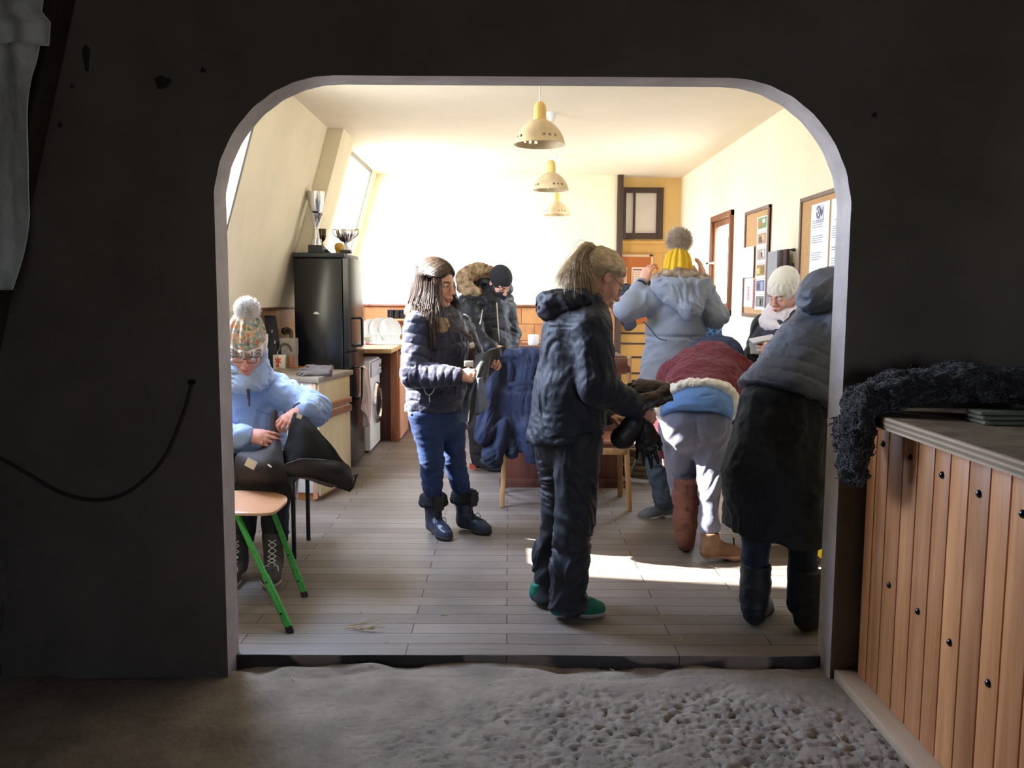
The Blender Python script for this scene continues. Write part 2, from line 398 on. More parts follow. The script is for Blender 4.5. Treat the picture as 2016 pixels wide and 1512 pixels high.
def panel_mat(name, w, h, c1, c2, mort, plane):
    """small wooden blocks on a vertical wall; plane 'XZ' or 'YZ'"""
    m = bpy.data.materials.new(name); m.use_nodes = True; t = NT(m)
    out = t.n('ShaderNodeOutputMaterial'); p = t.n('ShaderNodeBsdfPrincipled'); t.set(out, 0, p.outputs[0])
    tc = t.n('ShaderNodeTexCoord'); sp = t.n('ShaderNodeSeparateXYZ'); t.set(sp, 0, tc.outputs['Object']); cb = t.n('ShaderNodeCombineXYZ')
    t.set(cb, 0, sp.outputs['XYZ'.index(plane[0])]); t.set(cb, 1, sp.outputs[2])
    b = t.n('ShaderNodeTexBrick', offset=0.5); t.set(b, 'Vector', cb.outputs[0]); b.inputs['Scale'].default_value = 1.0
    b.inputs['Color1'].default_value = rgba(c1); b.inputs['Color2'].default_value = rgba(c2); b.inputs['Mortar'].default_value = rgba(mort)
    b.inputs['Mortar Size'].default_value = 0.004; b.inputs['Brick Width'].default_value = w; b.inputs['Row Height'].default_value = h
    nz = t.n('ShaderNodeTexNoise', Scale=14.0, Detail=5.0); t.set(nz, 'Vector', tc.outputs['Object'])
    r1 = t.n('ShaderNodeMapRange'); t.set(r1, 0, nz.outputs[0]); r1.inputs[1].default_value = 0.3; r1.inputs[2].default_value = 0.7; r1.inputs[3].default_value = 0.85; r1.inputs[4].default_value = 1.1
    hv = t.n('ShaderNodeHueSaturation'); t.set(hv, 'Color', b.outputs[0]); t.set(hv, 'Value', r1.outputs[0]); t.set(p, 'Base Color', hv.outputs[0])
    p.inputs['Roughness'].default_value = 0.5
    return m
m_floor = floor_mat()
m_dado_back = panel_mat('dado_blocks', 0.30, 0.19, (208, 150, 92), (184, 122, 70), (120, 72, 40), 'XZ')
m_dado_left = panel_mat('dado_boards', 0.17, 0.52, (172, 124, 72), (148, 102, 58), (92, 60, 34), 'YZ')
m_glass = bpy.data.materials.new('window_glass'); m_glass.use_nodes = True
_t = NT(m_glass); _o = _t.n('ShaderNodeOutputMaterial'); _mx = _t.n('ShaderNodeMixShader'); _tr = _t.n('ShaderNodeBsdfTransparent'); _gl = _t.n('ShaderNodeBsdfGlossy', Roughness=0.03)
_lw = _t.n('ShaderNodeLayerWeight', Blend=0.5); _pw = _t.n('ShaderNodeMath', operation='POWER'); _t.set(_pw, 0, _lw.outputs['Facing']); _pw.inputs[1].default_value = 5.0; _fr = _t.n('ShaderNodeMath', operation='MULTIPLY_ADD'); _t.set(_fr, 0, _pw.outputs[0]); _fr.inputs[1].default_value = 0.45; _fr.inputs[2].default_value = 0.04; _t.set(_mx, 0, _fr.outputs[0]); _t.set(_mx, 1, _tr.outputs[0]); _t.set(_mx, 2, _gl.outputs[0]); _t.set(_o, 0, _mx.outputs[0])
_tr.inputs[0].default_value = (0.97, 0.98, 0.98, 1)

YF, YB = 3.24, 3.38           # near and far face of the wall with the arch
ZC = 2.83                     # ceiling of the lit room
XR = 2.0                      # its right wall
YA = 10.05                    # its far wall (door), the partition stands 0.2 m nearer
def struct(b, name, m, **k):
    o = b.build(name, m, **k); o['kind'] = 'structure'; return o
# wall with the arch
AX0, AX1, AZ, AR0, AR1 = -1.103, 1.285, 2.265, 0.455, 0.475
arch = [(AX0, -0.1)]
for k in range(33):
    a = PI-PI/2*k/32; arch.append((AX0+AR0+AR0*math.cos(a)*1.0, AZ-AR0*1.05+AR0*1.05*math.sin(a)))
for k in range(33):
    a = PI/2-PI/2*k/32; arch.append((AX1-AR1+AR1*math.cos(a), AZ-AR1*1.05+AR1*1.05*math.sin(a)))
arch.append((AX1, -0.1))
rough = [(p+0.0012*math.sin(i*1.3), q+0.001*math.sin(i*1.7+1)) for i, (p, q) in enumerate(arch)]
b = MB(); n = len(rough)
outer = [(-2.6, -0.1)]+rough+[(4.2, -0.1), (4.2, 3.4), (-2.6, 3.4)]
b.prism(outer, (0, YF, 0), (1, 0, 0), (0, 0, 1), (0, YB-YF, 0))
o = b.build('wall_front', [m_dark, m_reveal, m_cream], sharp=30); o['kind'] = 'structure'
for p in o.data.polygons:
    c, nn = p.center, p.normal
    if abs(nn.y) < 0.5 and AX0-0.02 < c.x < AX1+0.02 and c.z < AZ+0.03: p.material_index = 1
    elif nn.y > 0.5: p.material_index = 2
# floors
b = MB(); b.box((-2.1, 3.345, -0.14), (2.15, 10.3, 0.0), 0.004); struct(b, 'floor', m_floor)
xs = np.arange(-2.2, 2.1, 0.0085); ys = np.arange(1.0, 3.36, 0.0085); X, Y = np.meshgrid(xs, ys, indexing='ij'); P2 = np.stack([X.ravel(), Y.ravel(), 0*X.ravel()], 1)
mask = np.clip(noise(P2*[1.3, 1.5, 1]+[3.3, 1.2, 0])*0.9+0.85, 0, 1.2)*np.clip((P2[:, 0]+0.75)/0.7, 0.08, 1)*np.clip((3.22-P2[:, 1])/0.25, 0.1, 1)
pits = -0.008*np.clip(np.abs(noise(P2*[34, 40, 1]+5))*1.3-0.1, 0, 1)-0.018*np.clip(noise(P2*[52, 64, 1])-0.25, 0, 1)*1.6-0.009*np.clip(noise(P2*[17, 26, 1]+8)-0.3, 0, 1)
h = -0.04+0.007*noise(P2*[2.2, 2.2, 1])+mask*pits+0.0015*noise(P2*60)
edge = np.clip((P2[:, 1]-3.20)/0.12, 0, 1)
h += edge*(0.016*noise(P2*[9, 14, 1]+9)-0.03*np.clip(noise(P2*[5, 22, 1]+40)-0.05, 0, 1)-0.002)
b = MB(); b.grid(np.stack([X, Y, h.reshape(X.shape)], -1)); struct(b, 'floor_barn', m_conc, sharp=None)
b = MB(); b.box((-2.6, -3.2, -0.12), (4.2, 3.40, -0.075)); struct(b, 'floor_barn_base', m_conc)
# barn shell
b = MB(); b.box((-2.6, -3.2, 3.3), (4.2, 3.38, 3.42)); struct(b, 'ceiling_barn', m_dark)
b = MB(); b.box((4.1, -3.2, -0.1), (4.25, 3.3, 3.4)); struct(b, 'wall_barn_right', m_dark)
b = MB(); b.box((-2.6, -3.3, -0.1), (4.2, -3.2, 0.9)); b.box((-2.6, -3.3, 0.9), (1.6, -3.2, 2.3)); b.box((1.9, -3.3, 0.9), (4.2, -3.2, 2.3)); b.box((-2.6, -3.3, 2.3), (4.2, -3.2, 3.4)); struct(b, 'wall_barn_back', m_dark)  # slot added in this unseen wall to let dim daylight into the barn
# rubble masonry left wall of the barn: bulging stones
ys = np.arange(0.5, 3.26, 0.03); zs = np.arange(-0.06, 3.32, 0.03); Yg, Zg = np.meshgrid(ys, zs, indexing='ij'); Pn = np.stack([0*Yg.ravel(), Yg.ravel(), Zg.ravel()], 1)
bx = -1.93-0.08+0.045*np.abs(noise(Pn*[1, 5, 6]+2))+0.03*noise(Pn*[1, 12, 12])+0.015*noise(Pn*[1, 30, 30])
b = MB(); b.grid(np.stack([bx.reshape(Yg.shape), Yg, Zg], -1)); b.box((-2.6, -3.2, -0.1), (-2.1, 3.24, 3.4)); b.box((-2.1, -3.2, -0.1), (-1.98, 0.6, 3.4)); b.box((-2.1, 0.5, -0.1), (-1.99, 0.52, 3.4)); struct(b, 'wall_barn_left', mat('rubble_stone', (112, 102, 90), 0.95, var=(9, 0.35), bump=(40, 0.6, 0.02)), sharp=None)

for k, (px_, py_, a_, b_) in enumerate(((170, 112, .013, .05), (320, 162, .03, .024), (400, 138, .010, .010), (142, 170, .008, .008), (1722, 226, .010, .010), (118, 246, .009, .010))):
    c_ = at(px_, py_, YF); s = MB(); s.lathe([(0.0005, 0.004), (0.6, 0.0036), (1.0, 0.0)], (0, 0, 0), 14, mod=lambda a, z: 1+.16*math.sin(3*a+k)+.1*math.sin(5*a)); s.v = [(c_[0]+x_*a_, YF-z_-.0003, c_[2]+y_*b_) for x_, y_, z_ in s.v]; struct(s, 'wall_front_chip', mat('chipped_plaster', (52, 44, 38), .95))
# lit room: sloping left wall with two roof windows
def lx(z): return -1.497-0.285*(ZC-z)
W1 = (4.2, 5.46, 1.45, 2.62); W2 = (8.3, 9.55, 1.55, ZC-0.005)
def slope_box(b, y0, y1, z0, z1, t=0.05, off=0.0):
    P = [(lx(z0)+off, z0), (lx(z1)+off, z1), (lx(z1)-t, z1+0.03), (lx(z0)-t, z0+0.03)]
    b.prism(P, (0, y0, 0), (1, 0, 0), (0, 0, 1), (0, y1-y0, 0))
b = MB()
zz = sorted({1.37, W1[2], W2[2], W1[3], ZC+0.02}); ye = [YB, W1[0], W1[1], W2[0], W2[1], YA]
for i in range(len(ye)-1):
    if i == 1: slope_box(b, ye[1], ye[2], 1.37, W1[2]); slope_box(b, ye[1], ye[2], W1[3], ZC+0.02)
    elif i == 3: slope_box(b, ye[3], ye[4], 1.37, W2[2])
    else: slope_box(b, ye[i], ye[i+1], 1.37, ZC+0.02)
b.box((-2.12, YB, -0.05), (-1.95, YA, 1.37)); b.box((-2.12, YB, 1.345), (lx(1.37), YA, 1.37))
struct(b, 'wall_left', m_cream, sharp=20)
# thick rib between the two windows, curving into the wall at its foot
pr = [(lx(ZC)+0.13, ZC+0.01), (lx(2.2)+0.13, 2.2), (lx(1.9)+0.125, 1.9), (lx(1.815)+0.10, 1.815), (lx(1.80)-0.02, 1.80), (lx(1.80)-0.2, 1.80), (lx(ZC)-0.1, ZC+0.01)]
b = MB(); b.prism(pr, (0, 7.225, 0), (1, 0, 0), (0, 0, 1), (0, 7.67-7.225, 0)); struct(b, 'wall_left_rib', m_cream, sharp=25)
for i, w in enumerate((W1, W2), 1):
    t = 0.035; ro = thing('window_%d' % i, None, None, (lx(w[2])-t, (w[0]+w[1])/2, w[2])); ro['kind'] = 'structure'
    fr = MB(); e = 0.035
    for (y0, y1, z0, z1) in ((w[0], w[0]+e, w[2], w[3]), (w[1]-e, w[1], w[2], w[3]), (w[0], w[1], w[2], w[2]+e), (w[0], w[1], w[3]-e, w[3])):
        P = [(lx(z0)-t, z0), (lx(z1)-t, z1), (lx(z1)-t+0.03, z1), (lx(z0)-t+0.03, z0)]
        fr.prism(P, (0, y0, 0), (1, 0, 0), (0, 0, 1), (0, y1-y0, 0))
    fr.build('frame', mat('window_frame_grey', (120, 116, 110), 0.5), ro)
    gl = MB(); gl._add([(lx(w[2])-t+.01, w[0], w[2]), (lx(w[2])-t+.01, w[1], w[2]), (lx(w[3])-t+.01, w[1], w[3]), (lx(w[3])-t+.01, w[0], w[3])], [(0, 1, 2, 3)]); gl.build('pane', m_glass, ro)
b = MB(); b.box((-5.4, 4.3, 0.0), (-4.7, 5.16, 6.0)); struct(b, 'exterior_sun_blocker', m_conc)  # unseen block added outside to keep sun off part of the nearer roof window
# ceiling, right wall with a casement, far wall, partition
b = MB(); b.box((-1.75, YB, ZC), (2.2, YA+0.1, ZC+0.15)); struct(b, 'ceiling', m_ceil)
W3 = (7.66, 8.42, 1.29, 2.235)
b = MB()
for lo, hi in (((XR, YB, -0.05), (XR+0.04, W3[0], ZC)), ((XR, W3[1], -0.05), (XR+0.04, YA+0.1, ZC)), ((XR, W3[0], -0.05), (XR+0.04, W3[1], W3[2])), ((XR, W3[0], W3[3]), (XR+0.04, W3[1], ZC))): b.box(lo, hi)
struct(b, 'wall_right', m_cream)
b = MB(); b.box((-2.12, YA, -0.05), (2.15, YA+0.12, ZC+0.02)); struct(b, 'wall_back', mat('warm_paint', (232, 196, 128), 0.75, var=(2, 0.06)))
b = MB(); b.box((-2.0, 9.85, -0.02), (1.235, 10.0, ZC+0.01)); struct(b, 'wall_partition', m_cream)
b = MB(); b.box((1.232, 9.80, 0), (1.297, 10.06, ZC), 0.004); struct(b, 'trim_1', m_brown)
b = MB(); b.box((-1.95, 9.825, 0), (1.225, 9.85, 1.335)); struct(b, 'trim_2', m_dado_back)
b = MB(); b.box((-1.95, 9.80, 1.335), (1.225, 9.85, 1.36), 0.004); struct(b, 'trim_3', m_cask)
b = MB(); b.box((-1.95, 6.62, 0), (-1.925, 9.83, 1.34)); struct(b, 'trim_4', m_dado_left)
b = MB(); b.box((-1.95, 6.56, 0), (-1.90, 6.62, 1.36), 0.004); b.box((-1.95, 6.62, 1.335), (-1.90, 9.83, 1.36), 0.004); struct(b, 'trim_5', mat('dado_rail_brown', (92, 62, 44), 0.5))
# casement window in the right wall
ro = thing('window_3', None, None, (XR, (W3[0]+W3[1])/2, W3[2])); ro['kind'] = 'structure'
fr = MB(); e = 0.055
for lo, hi in (((0, W3[0], W3[2]), (0, W3[0]+e, W3[3])), ((0, W3[1]-e, W3[2]), (0, W3[1], W3[3])), ((0, W3[0], W3[2]), (0, W3[1], W3[2]+e)), ((0, W3[0], W3[3]-e), (0, W3[1], W3[3]))):
    fr.box((XR-0.035+0.0015*(hi[1]-lo[1] > .2), lo[1], lo[2]), (XR+0.03, hi[1], hi[2]), 0.006)
fr.build('frame', m_cask, ro)
sa = MB(); e2 = 0.06
y0, y1, z0, z1 = W3[0]+e, W3[1]-e, W3[2]+e, W3[3]-e
for lo, hi in (((y0, z0), (y0+e2, z1)), ((y1-e2, z0), (y1, z1)), ((y0, z0), (y1, z0+e2)), ((y0, z1-e2), (y1, z1))): sa.box((XR-0.01+0.0015*(hi[0]-lo[0] > .2), lo[0], lo[1]), (XR+0.035, hi[0], hi[1]), 0.005)
sa.build('sash', m_cask, ro)
gl = MB(); gl._add([(XR+0.014, y0, z0), (XR+0.014, y1, z0), (XR+0.014, y1, z1), (XR+0.014, y0, z1)], [(0, 1, 2, 3)]); gl.build('pane', m_glass, ro)
hd = MB(); hd.tube([(XR-0.012, W3[1]-0.085, 1.79), (XR-0.055, W3[1]-0.085, 1.79), (XR-0.06, W3[1]-0.01, 1.785)], 0.009); hd.cyl((XR-0.012, W3[1]-0.085, 1.79), (XR-0.02, W3[1]-0.085, 1.79), 0.02); hd.build('handle', m_chrome, ro)
# door with a transom light above it, at the far right
m_dooryel = mat('ochre_door_paint', (222, 174, 98), 0.5, var=(3, 0.08))
ro = thing('window_4', None, None, (1.55, YA, 2.13)); ro['kind'] = 'structure'
fr = MB()
for lo, hi in (((1.30, 2.13), (1.36, 2.715)), ((1.715, 2.13), (1.79, 2.715)), ((1.30, 2.13), (1.79, 2.195)), ((1.30, 2.655), (1.79, 2.715)), ((1.445, 2.19), (1.468, 2.66))): fr.box((lo[0], YA-0.045+0.0015*(hi[0]-lo[0] > .2)+.004*(hi[0]-lo[0] < .03), lo[1]), (hi[0], YA, hi[1]), 0.004)
fr.build('frame', m_brown, ro)
for x0, x1 in ((1.36, 1.445), (1.468, 1.715)):
    g = MB(); g.box((x0, YA-0.012, 2.195), (x1, YA-0.004, 2.655)); g.build('pane', mat('frosted_pane', (222, 214, 208), 0.25, var=(2, 0.04)), ro)
ro = thing('door_1', None, None, (1.5, YA, 0)); ro['kind'] = 'structure'
d = MB(); d.box((1.30, YA-0.035, 0), (1.80, YA-0.002, 1.97)); d.box((1.30, YA-0.05, 0.02), (1.72, YA-0.03, 1.94), 0.004)
d.build('leaf', m_dooryel, ro)
d = MB(); d.box((1.80, YA-0.05, 0), (1.88, YA, 1.97), 0.005); d.box((1.30, YA-0.05, 1.97), (1.88, YA, 2.10), 0.006); d.box((1.30, YA-0.06, 2.065), (1.9, YA, 2.105), 0.004); d.build('door_frame', m_dooryel, ro)
d = MB()
for z in (0.55, 0.74, 0.90, 1.02): d.box((1.30, YA-0.058, z), (1.72, YA-0.045, z+0.022))
d.build('groove', m_brown, ro)

# ================================================================== BARN SIDE OBJECTS
# slatted counter on the right
ct = thing('wooden_counter', 'orange pine slatted counter with pale plywood top, right of the arch', 'counter', (1.37, 2.2, -0.04))
FX = 1.372
edges = []; y = 3.19
wds = [0.075, 0.1, 0.112, 0.105, 0.112, 0.098, 0.108, 0.112, 0.1, 0.11, 0.112, 0.1, 0.108, 0.112]
for i, w in enumerate(wds):
    s = MB(); s.box((FX, y-w+0.006, -0.005), (FX+0.02, y, 1.012), 0.003); sl = s.build('slat', m_slat, ct)
    edges.append((y-w/2, w)); y -= w
yend = y
s = MB(); s.box((FX+0.02, yend, -0.04), (FX+0.06, 3.2, 1.012)); s.box((FX+0.06, 3.17, -0.04), (2.1, 3.2, 1.012)); s.build('carcass', mat('carcass_dark', (62, 38, 24), 0.8), ct)
s = MB()
for i in range(5):
    s.cur = i % 2; s.box((1.285-0.002*(i % 2), yend, 1.012+0.0085*i), (2.15, 3.115+0.002*(i % 2), 1.0205+0.0085*i))
s.cur = 2; s.box((1.29, yend, 1.0545), (2.15, 3.11, 1.0565))
s.build('plywood_top', [m_ply, wood('plywood_dark_layer', (156, 132, 108), (120, 96, 76), 0.7, 0.8, 'Y'), m_plytop], ct)
s = MB(); s.box((FX-0.075, yend, -0.045), (FX+0.01, 3.235, -0.005), 0.004); s.build('base_board', m_ply, ct)
m_stud = mat('stud_iron', (70, 70, 80), 0.25, metal=1.0)
for i, (yc, w) in enumerate(edges):
    zr = [0.90] if i in (2, 4, 6, 8, 10, 12) else ([0.345] if i in (5, 9) else [])
    zr = {1: [0.93], 3: [0.92], 5: [0.905], 7: [0.895], 9: [0.89], 11: [0.885]}.get(i, []) + {2: [0.435], 4: [0.42], 6: [0.40], 8: [0.37], 10: [0.36]}.get(i, [])
    for z in zr:
        s = MB(); s.lathe([(0.0, 0.009), (0.006, 0.008), (0.011, 0.004), (0.0125, 0.0)], (FX, yc, z), 16, R=frame_from((-1, 0, 0))); s.build('stud', m_stud, ct)
# sheepskin draped over the counter end
m_sheep = mat('black_sheepskin', (34, 30, 32), 0.95, sheen=0.3, bump=(90, 0.8, 0.02))
F = Fld((1.08, 2.35, 0.70), (1.98, 3.24, 1.36), 0.011)
F.chain([V(1.90, 2.78, 1.09), V(1.78, 2.86, 1.165), V(1.55, 2.93, 1.175), V(1.36, 2.98, 1.14), V(1.265, 3.0, 1.095), V(1.235, 3.0, 0.98), V(1.235, 2.99, 0.84)], [0.035, 0.055, 0.06, 0.058, 0.055, 0.058, 0.045], 0.03, flat=((0, 1, 0), 1.75))
F.disp(lambda P: 0.012*fbm(P*38, 2)+0.006*noise(P*90))
F.cut((1.5, 2.9, 1.062), (0, 0, -1), (1.285, 2.3, 0.6), (2.1, 3.3, 1.4), k=0.0)
sk = tag(F.build('sheepskin', m_sheep), 'black curly sheepskin draped over the end of the slatted counter', 'sheepskin')
fc = np.array([p.center for p in sk.data.polygons]); fn = np.array([p.normal for p in sk.data.polygons]); ids = RNG.choice(len(fc), 5200)
strands('curly_pile', fc[ids]-fn[ids]*0.003, fn[ids]+RNG.normal(0, 0.5, (len(ids), 3)), 0.016, m_sheep, sk, seg=4, r=0.0022, curl=1.6, taper=0.6)
# folded towel beneath it
s = MB()
for i in range(3):
    s.box((1.52, 2.68+0.012*i, 1.0575+0.014*i), (1.86, 2.80, 1.070+0.014*i), 0.006)
tag(s.build('folded_cloth', mat('folded_cloth', (120, 122, 104), 0.9, var=(12, 0.2), bump=(160, 0.4))), 'folded grey green cloth lying under the black sheepskin on the counter', 'cloth')
# cable looping on the dark wall at the left
pts = spline([at(378, 752, YF-0.008), at(366, 800, YF-0.012), at(330, 890, YF-0.014), at(290, 940, YF-0.014), at(240, 975, YF-0.014), at(185, 985, YF-0.014), at(120, 970, YF-0.012), at(50, 930, YF-0.012), at(5, 905, YF-0.014), at(-50, 880, YF-0.03)], 6)
cb = thing('wall_cable', 'dark cable hanging in a loop across the dark wall left of the arch', 'cable', pts[0])
s = MB(); s.tube(pts, 0.007, 8); s.build('cable', mat('cable_brown', (58, 42, 34), 0.7), cb)
s = MB(); s.cyl(pts[0]+V(0, 0.012, 0), pts[0]-V(0, 0.012, 0), 0.011); s.build('wall_plug', m_blackmetal, cb)
# leaning beam and plastic sheet at the upper left
s = MB(); s.bar(at(105, -60, 3.05), at(-60, 720, 3.05), 0.11, 0.13, 0.008); tag(s.build('timber_brace', wood('dark_timber', (58, 44, 34), (38, 28, 22), 0.8, 1.0, 'Z')), 'dark slanting timber brace in the upper left corner beside the plastic sheet', 'beam')
m_sheet = mat('plastic_sheet', (215, 215, 208), 0.5, var=(5, 0.2), bump=(14, 0.5, 0.03))
us = np.linspace(0, 1, 60); ws = np.linspace(0, 1, 90); U, W = np.meshgrid(us, ws, indexing='ij')
rx_ = np.interp(W.ravel(), [0, .25, .45, .55, .8, 1], [0.072, 0.078, 0.046, 0.036, 0.022, -0.01]).reshape(U.shape)
base = at(0, 0, 2.6); xr = (at(1000, 300, 2.6)-at(0, 300, 2.6))/1000
Xs = at(0, 0, 2.6)[0]+(-0.2)*(1-U)+rx_*U/0.072*0.118
Zs = 2.62-W*1.15; Pq = np.stack([Xs.ravel(), 0*Xs.ravel(), Zs.ravel()], 1)
Ys = 2.62+0.05*noise(Pq*[7, 1, 2.2]+4).reshape(U.shape)+0.02*noise(Pq*[22, 1, 5]).reshape(U.shape)+0.05*(np.abs(W-0.33) < 0.03)
s = MB(); s.grid(np.stack([Xs, Ys, Zs], -1), 0.003); tag(s.build('hanging_plastic_sheet', m_sheet, sharp=None), 'creased pale plastic sheet hanging in the upper left corner of the barn', 'sheet')
# straw
m_straw = mat('straw', (196, 172, 118), 0.7)
s = MB(); c = onfloor(720, 1238)
for k in range(9):
    a = random.uniform(-0.5, 0.5); L = random.uniform(0.05, 0.13); q = c+V(random.uniform(-0.05, 0.05), random.uniform(-0.03, 0.03), 0.003+0.002*k)
    s.tube([q-V(L/2*math.cos(a), L/2*math.sin(a), 0), q+V(0, 0, random.uniform(0, .012)), q+V(L/2*math.cos(a), L/2*math.sin(a), random.uniform(0, 0.03))], 0.0017, 5)
tag(s.build('straw_wisp', m_straw), 'small tangle of straw lying on the planks inside the arch', 'straw')
s = MB()
for k in range(150):
    if k < 60: q = V(random.uniform(-1.0, 1.2), random.uniform(1.8, 3.3), -0.034)
    else: q = V(random.uniform(-1.0, 1.9), random.uniform(3.45, 8.5), 0.003)
    a = random.uniform(0, PI); L = random.uniform(0.01, 0.055); dv = V(math.cos(a), math.sin(a), random.uniform(-.1, .25))*L/2
    s.tube([q-dv*[1, 1, 0], q+dv], random.uniform(0.0009, 0.0017), 4)
tag(s.build('straw_litter', m_straw), 'scattered bits of straw and chaff over both floors', 'straw', kind='stuff')

# ================================================================== LIGHT
w = bpy.data.worlds.new('world'); SC.world = w; w.use_nodes = True; t = NT(w)
out = t.n('ShaderNodeOutputWorld'); bg = t.n('ShaderNodeBackground'); t.set(out, 0, bg.outputs[0])
tc = t.n('ShaderNodeTexCoord'); sp = t.n('ShaderNodeSeparateXYZ'); t.set(sp, 0, tc.outputs['Generated'])
rp = t.n('ShaderNodeValToRGB'); mr = t.n('ShaderNodeMapRange'); t.set(mr, 0, sp.outputs[2]); mr.inputs[1].default_value = -0.3; mr.inputs[2].default_value = 0.5; t.set(rp, 0, mr.outputs[0])
e = rp.color_ramp.elements; e[0].position = 0.0; e[0].color = (0.40, 0.40, 0.395, 1); e[1].position = 1.0; e[1].color = (0.40, 0.51, 0.74, 1)
q = e.new(0.36); q.color = (0.48, 0.49, 0.50, 1); q = e.new(0.46); q.color = (0.50, 0.58, 0.72, 1)
t.set(bg, 0, rp.outputs[0]); bg.inputs[1].default_value = 34.0
sd = bpy.data.lights.new('sun', 'SUN'); so = bpy.data.objects.new('sun', sd); COL.objects.link(so)
sdir = Vector((1, -0.16, -0.74)).normalized(); so.rotation_euler = sdir.to_track_quat('-Z', 'Y').to_euler(); so.location = (-5, 6, 6); sd.energy = 34.0; sd.angle = math.radians(0.55); sd.color = (1, 0.96, 0.9)
def portal(c, nrm, sx, sy, nm):
    ld = bpy.data.lights.new(nm, 'AREA'); ld.shape = 'RECTANGLE'; ld.size = sx; ld.size_y = sy; ld.cycles.is_portal = True
    o = bpy.data.objects.new(nm, ld); COL.objects.link(o); o.location = c; o.rotation_euler = Vector(nrm).to_track_quat('-Z', 'Z').to_euler(); return o
for i, w_ in enumerate((W1, W2)):
    zc = (w_[2]+w_[3])/2; portal((lx(zc)-0.055, (w_[0]+w_[1])/2, zc), (1, 0, -0.27), w_[1]-w_[0], (w_[3]-w_[2])*1.04, 'window_portal')
portal((XR+0.045, (W3[0]+W3[1])/2, (W3[2]+W3[3])/2), (-1, 0, 0), W3[1]-W3[0], W3[3]-W3[2], 'window_portal')
portal((1.75, -3.25, 1.6), (0, 1, 0), 0.3, 1.4, 'window_portal')  # serves the slot added behind the camera for weak barn light
vs = SC.view_settings; vs.view_transform = 'Standard'; vs.look = 'None'; vs.exposure = 0.72; vs.gamma = 1.0
SC.cycles.use_denoising = True; SC.cycles.max_bounces = 10; SC.cycles.diffuse_bounces = 6
# ================================================================== FURNITURE OF THE LIT ROOM
# pendant lamps
m_lamp = mat('lamp_enamel_cream', (232, 214, 176), 0.45, var=(14, 0.12), col2=(206, 184, 146))
def pendant(x, y, label):
    t = thing('pendant_lamp', label, 'lamp', (x, y, ZC), 'pendant lamps in a row under the ceiling')
    s = MB(); s.lathe([(0.002, -0.075), (0.016, -0.07), (0.046, 0.0)], (x, y, ZC), 28); s.build('canopy', m_white, t)
    s = MB(); s.cyl((x, y, ZC-0.07), (x, y, 2.475), 0.0035, seg=8); s.build('cord', m_white, t)
    s = MB(); s.lathe([(0.004, 2.482), (0.018, 2.478), (0.030, 2.462), (0.034, 2.44), (0.034, 2.385), (0.032, 2.385)], (x, y, 0), 32); s.build('cap', mat('lamp_cap_yellow', (236, 204, 128), 0.35), t)
    # bowl with a ring of small square holes, real gaps
    prof = [(0.032, 2.388), (0.060, 2.375), (0.085, 2.355), (0.104, 2.333), (0.117, 2.312), (0.1235, 2.300), (0.1285, 2.285), (0.134, 2.262), (0.137, 2.258)]
    seg = 96; s = MB(); ring = []
    for dr in (0.0, -0.002):
        b0 = len(s.v)
        for r, z in prof:
            for k in range(seg): a = 2*PI*k/seg; s.v.append((x+(r+dr)*math.cos(a), y+(r+dr)*math.sin(a), z))
        for i in range(len(prof)-1):
            for k in range(seg):
                if i == 5 and k % 4 in (1, 2) and (k//12) % 2 == 0: continue
                q = (b0+i*seg+k, b0+i*seg+(k+1) % seg, b0+(i+1)*seg+(k+1) % seg, b0+(i+1)*seg+k)
                s.f.append(q); s.mi.append(0)
    s.build('shade', m_lamp, t, recalc=False)
    s = MB(); s.lathe([(0.012, 2.385), (0.013, 2.36), (0.022, 2.335), (0.027, 2.315), (0.022, 2.292), (0.008, 2.280), (0.0005, 2.279)], (x, y, 0), 20); s.build('bulb', mat('bulb_glass', (235, 230, 220), 0.1), t)
pendant(0.162, 4.62, 'cream metal pendant lamp with pierced rim, nearest the arch and largest')
pendant(0.318, 6.56, 'cream metal pendant lamp with pierced rim, middle one of the row')
pendant(0.472, 8.55, 'cream metal pendant lamp with pierced rim, farthest from the arch')

# fridge
t = thing('fridge', 'tall black fridge freezer with trophies on top, left of the room', 'fridge', (-1.6, 7.4, 0))
m_fr = mat('fridge_black', (18, 22, 32), 0.24, spec=0.45, var=(2.5, 0.35))
s = MB(); s.box((-1.765, 7.05, 0.03), (-1.365, 7.70, 1.765), 0.012); s.build('body', m_fr, t)
s = MB(); s.box((-1.775, 7.035, 1.765), (-1.345, 7.72, 1.805), 0.01); s.build('top_cap', mat('fridge_top', (44, 46, 54), 0.5), t)
for nm, z0, z1 in (('freezer_door', 0.05, 0.985), ('upper_door', 1.0, 1.76)):
    s = MB(); P = [(0, 0), (0.045, 0.0), (0.066, 0.06), (0.075, 0.2), (0.075, 0.45), (0.066, 0.59), (0.045, 0.65), (0, 0.65)]
    s.prism(P, (-1.36, 7.05, z0), (1, 0, 0), (0, 1, 0), (0, 0, z1-z0)); d = s.build(nm, m_fr, t, sharp=40)
    zc = (1.04, 1.27) if z0 > 0.9 else (0.60, 0.86)
    s = MB(); x0 = -1.292; s.tube([(x0, 7.16, zc[1]), (x0+0.06, 7.16, zc[1]), (x0+0.065, 7.16, zc[1]-0.01), (x0+0.065, 7.16, zc[0]+0.01), (x0+0.06, 7.16, zc[0]), (x0, 7.16, zc[0])], 0.011, 8); s.build('handle', m_blackmetal, d)
s = MB(); s.box((-1.75, 7.08, 0), (-1.37, 7.66, 0.03)); s.build('plinth', m_blackmetal, t)
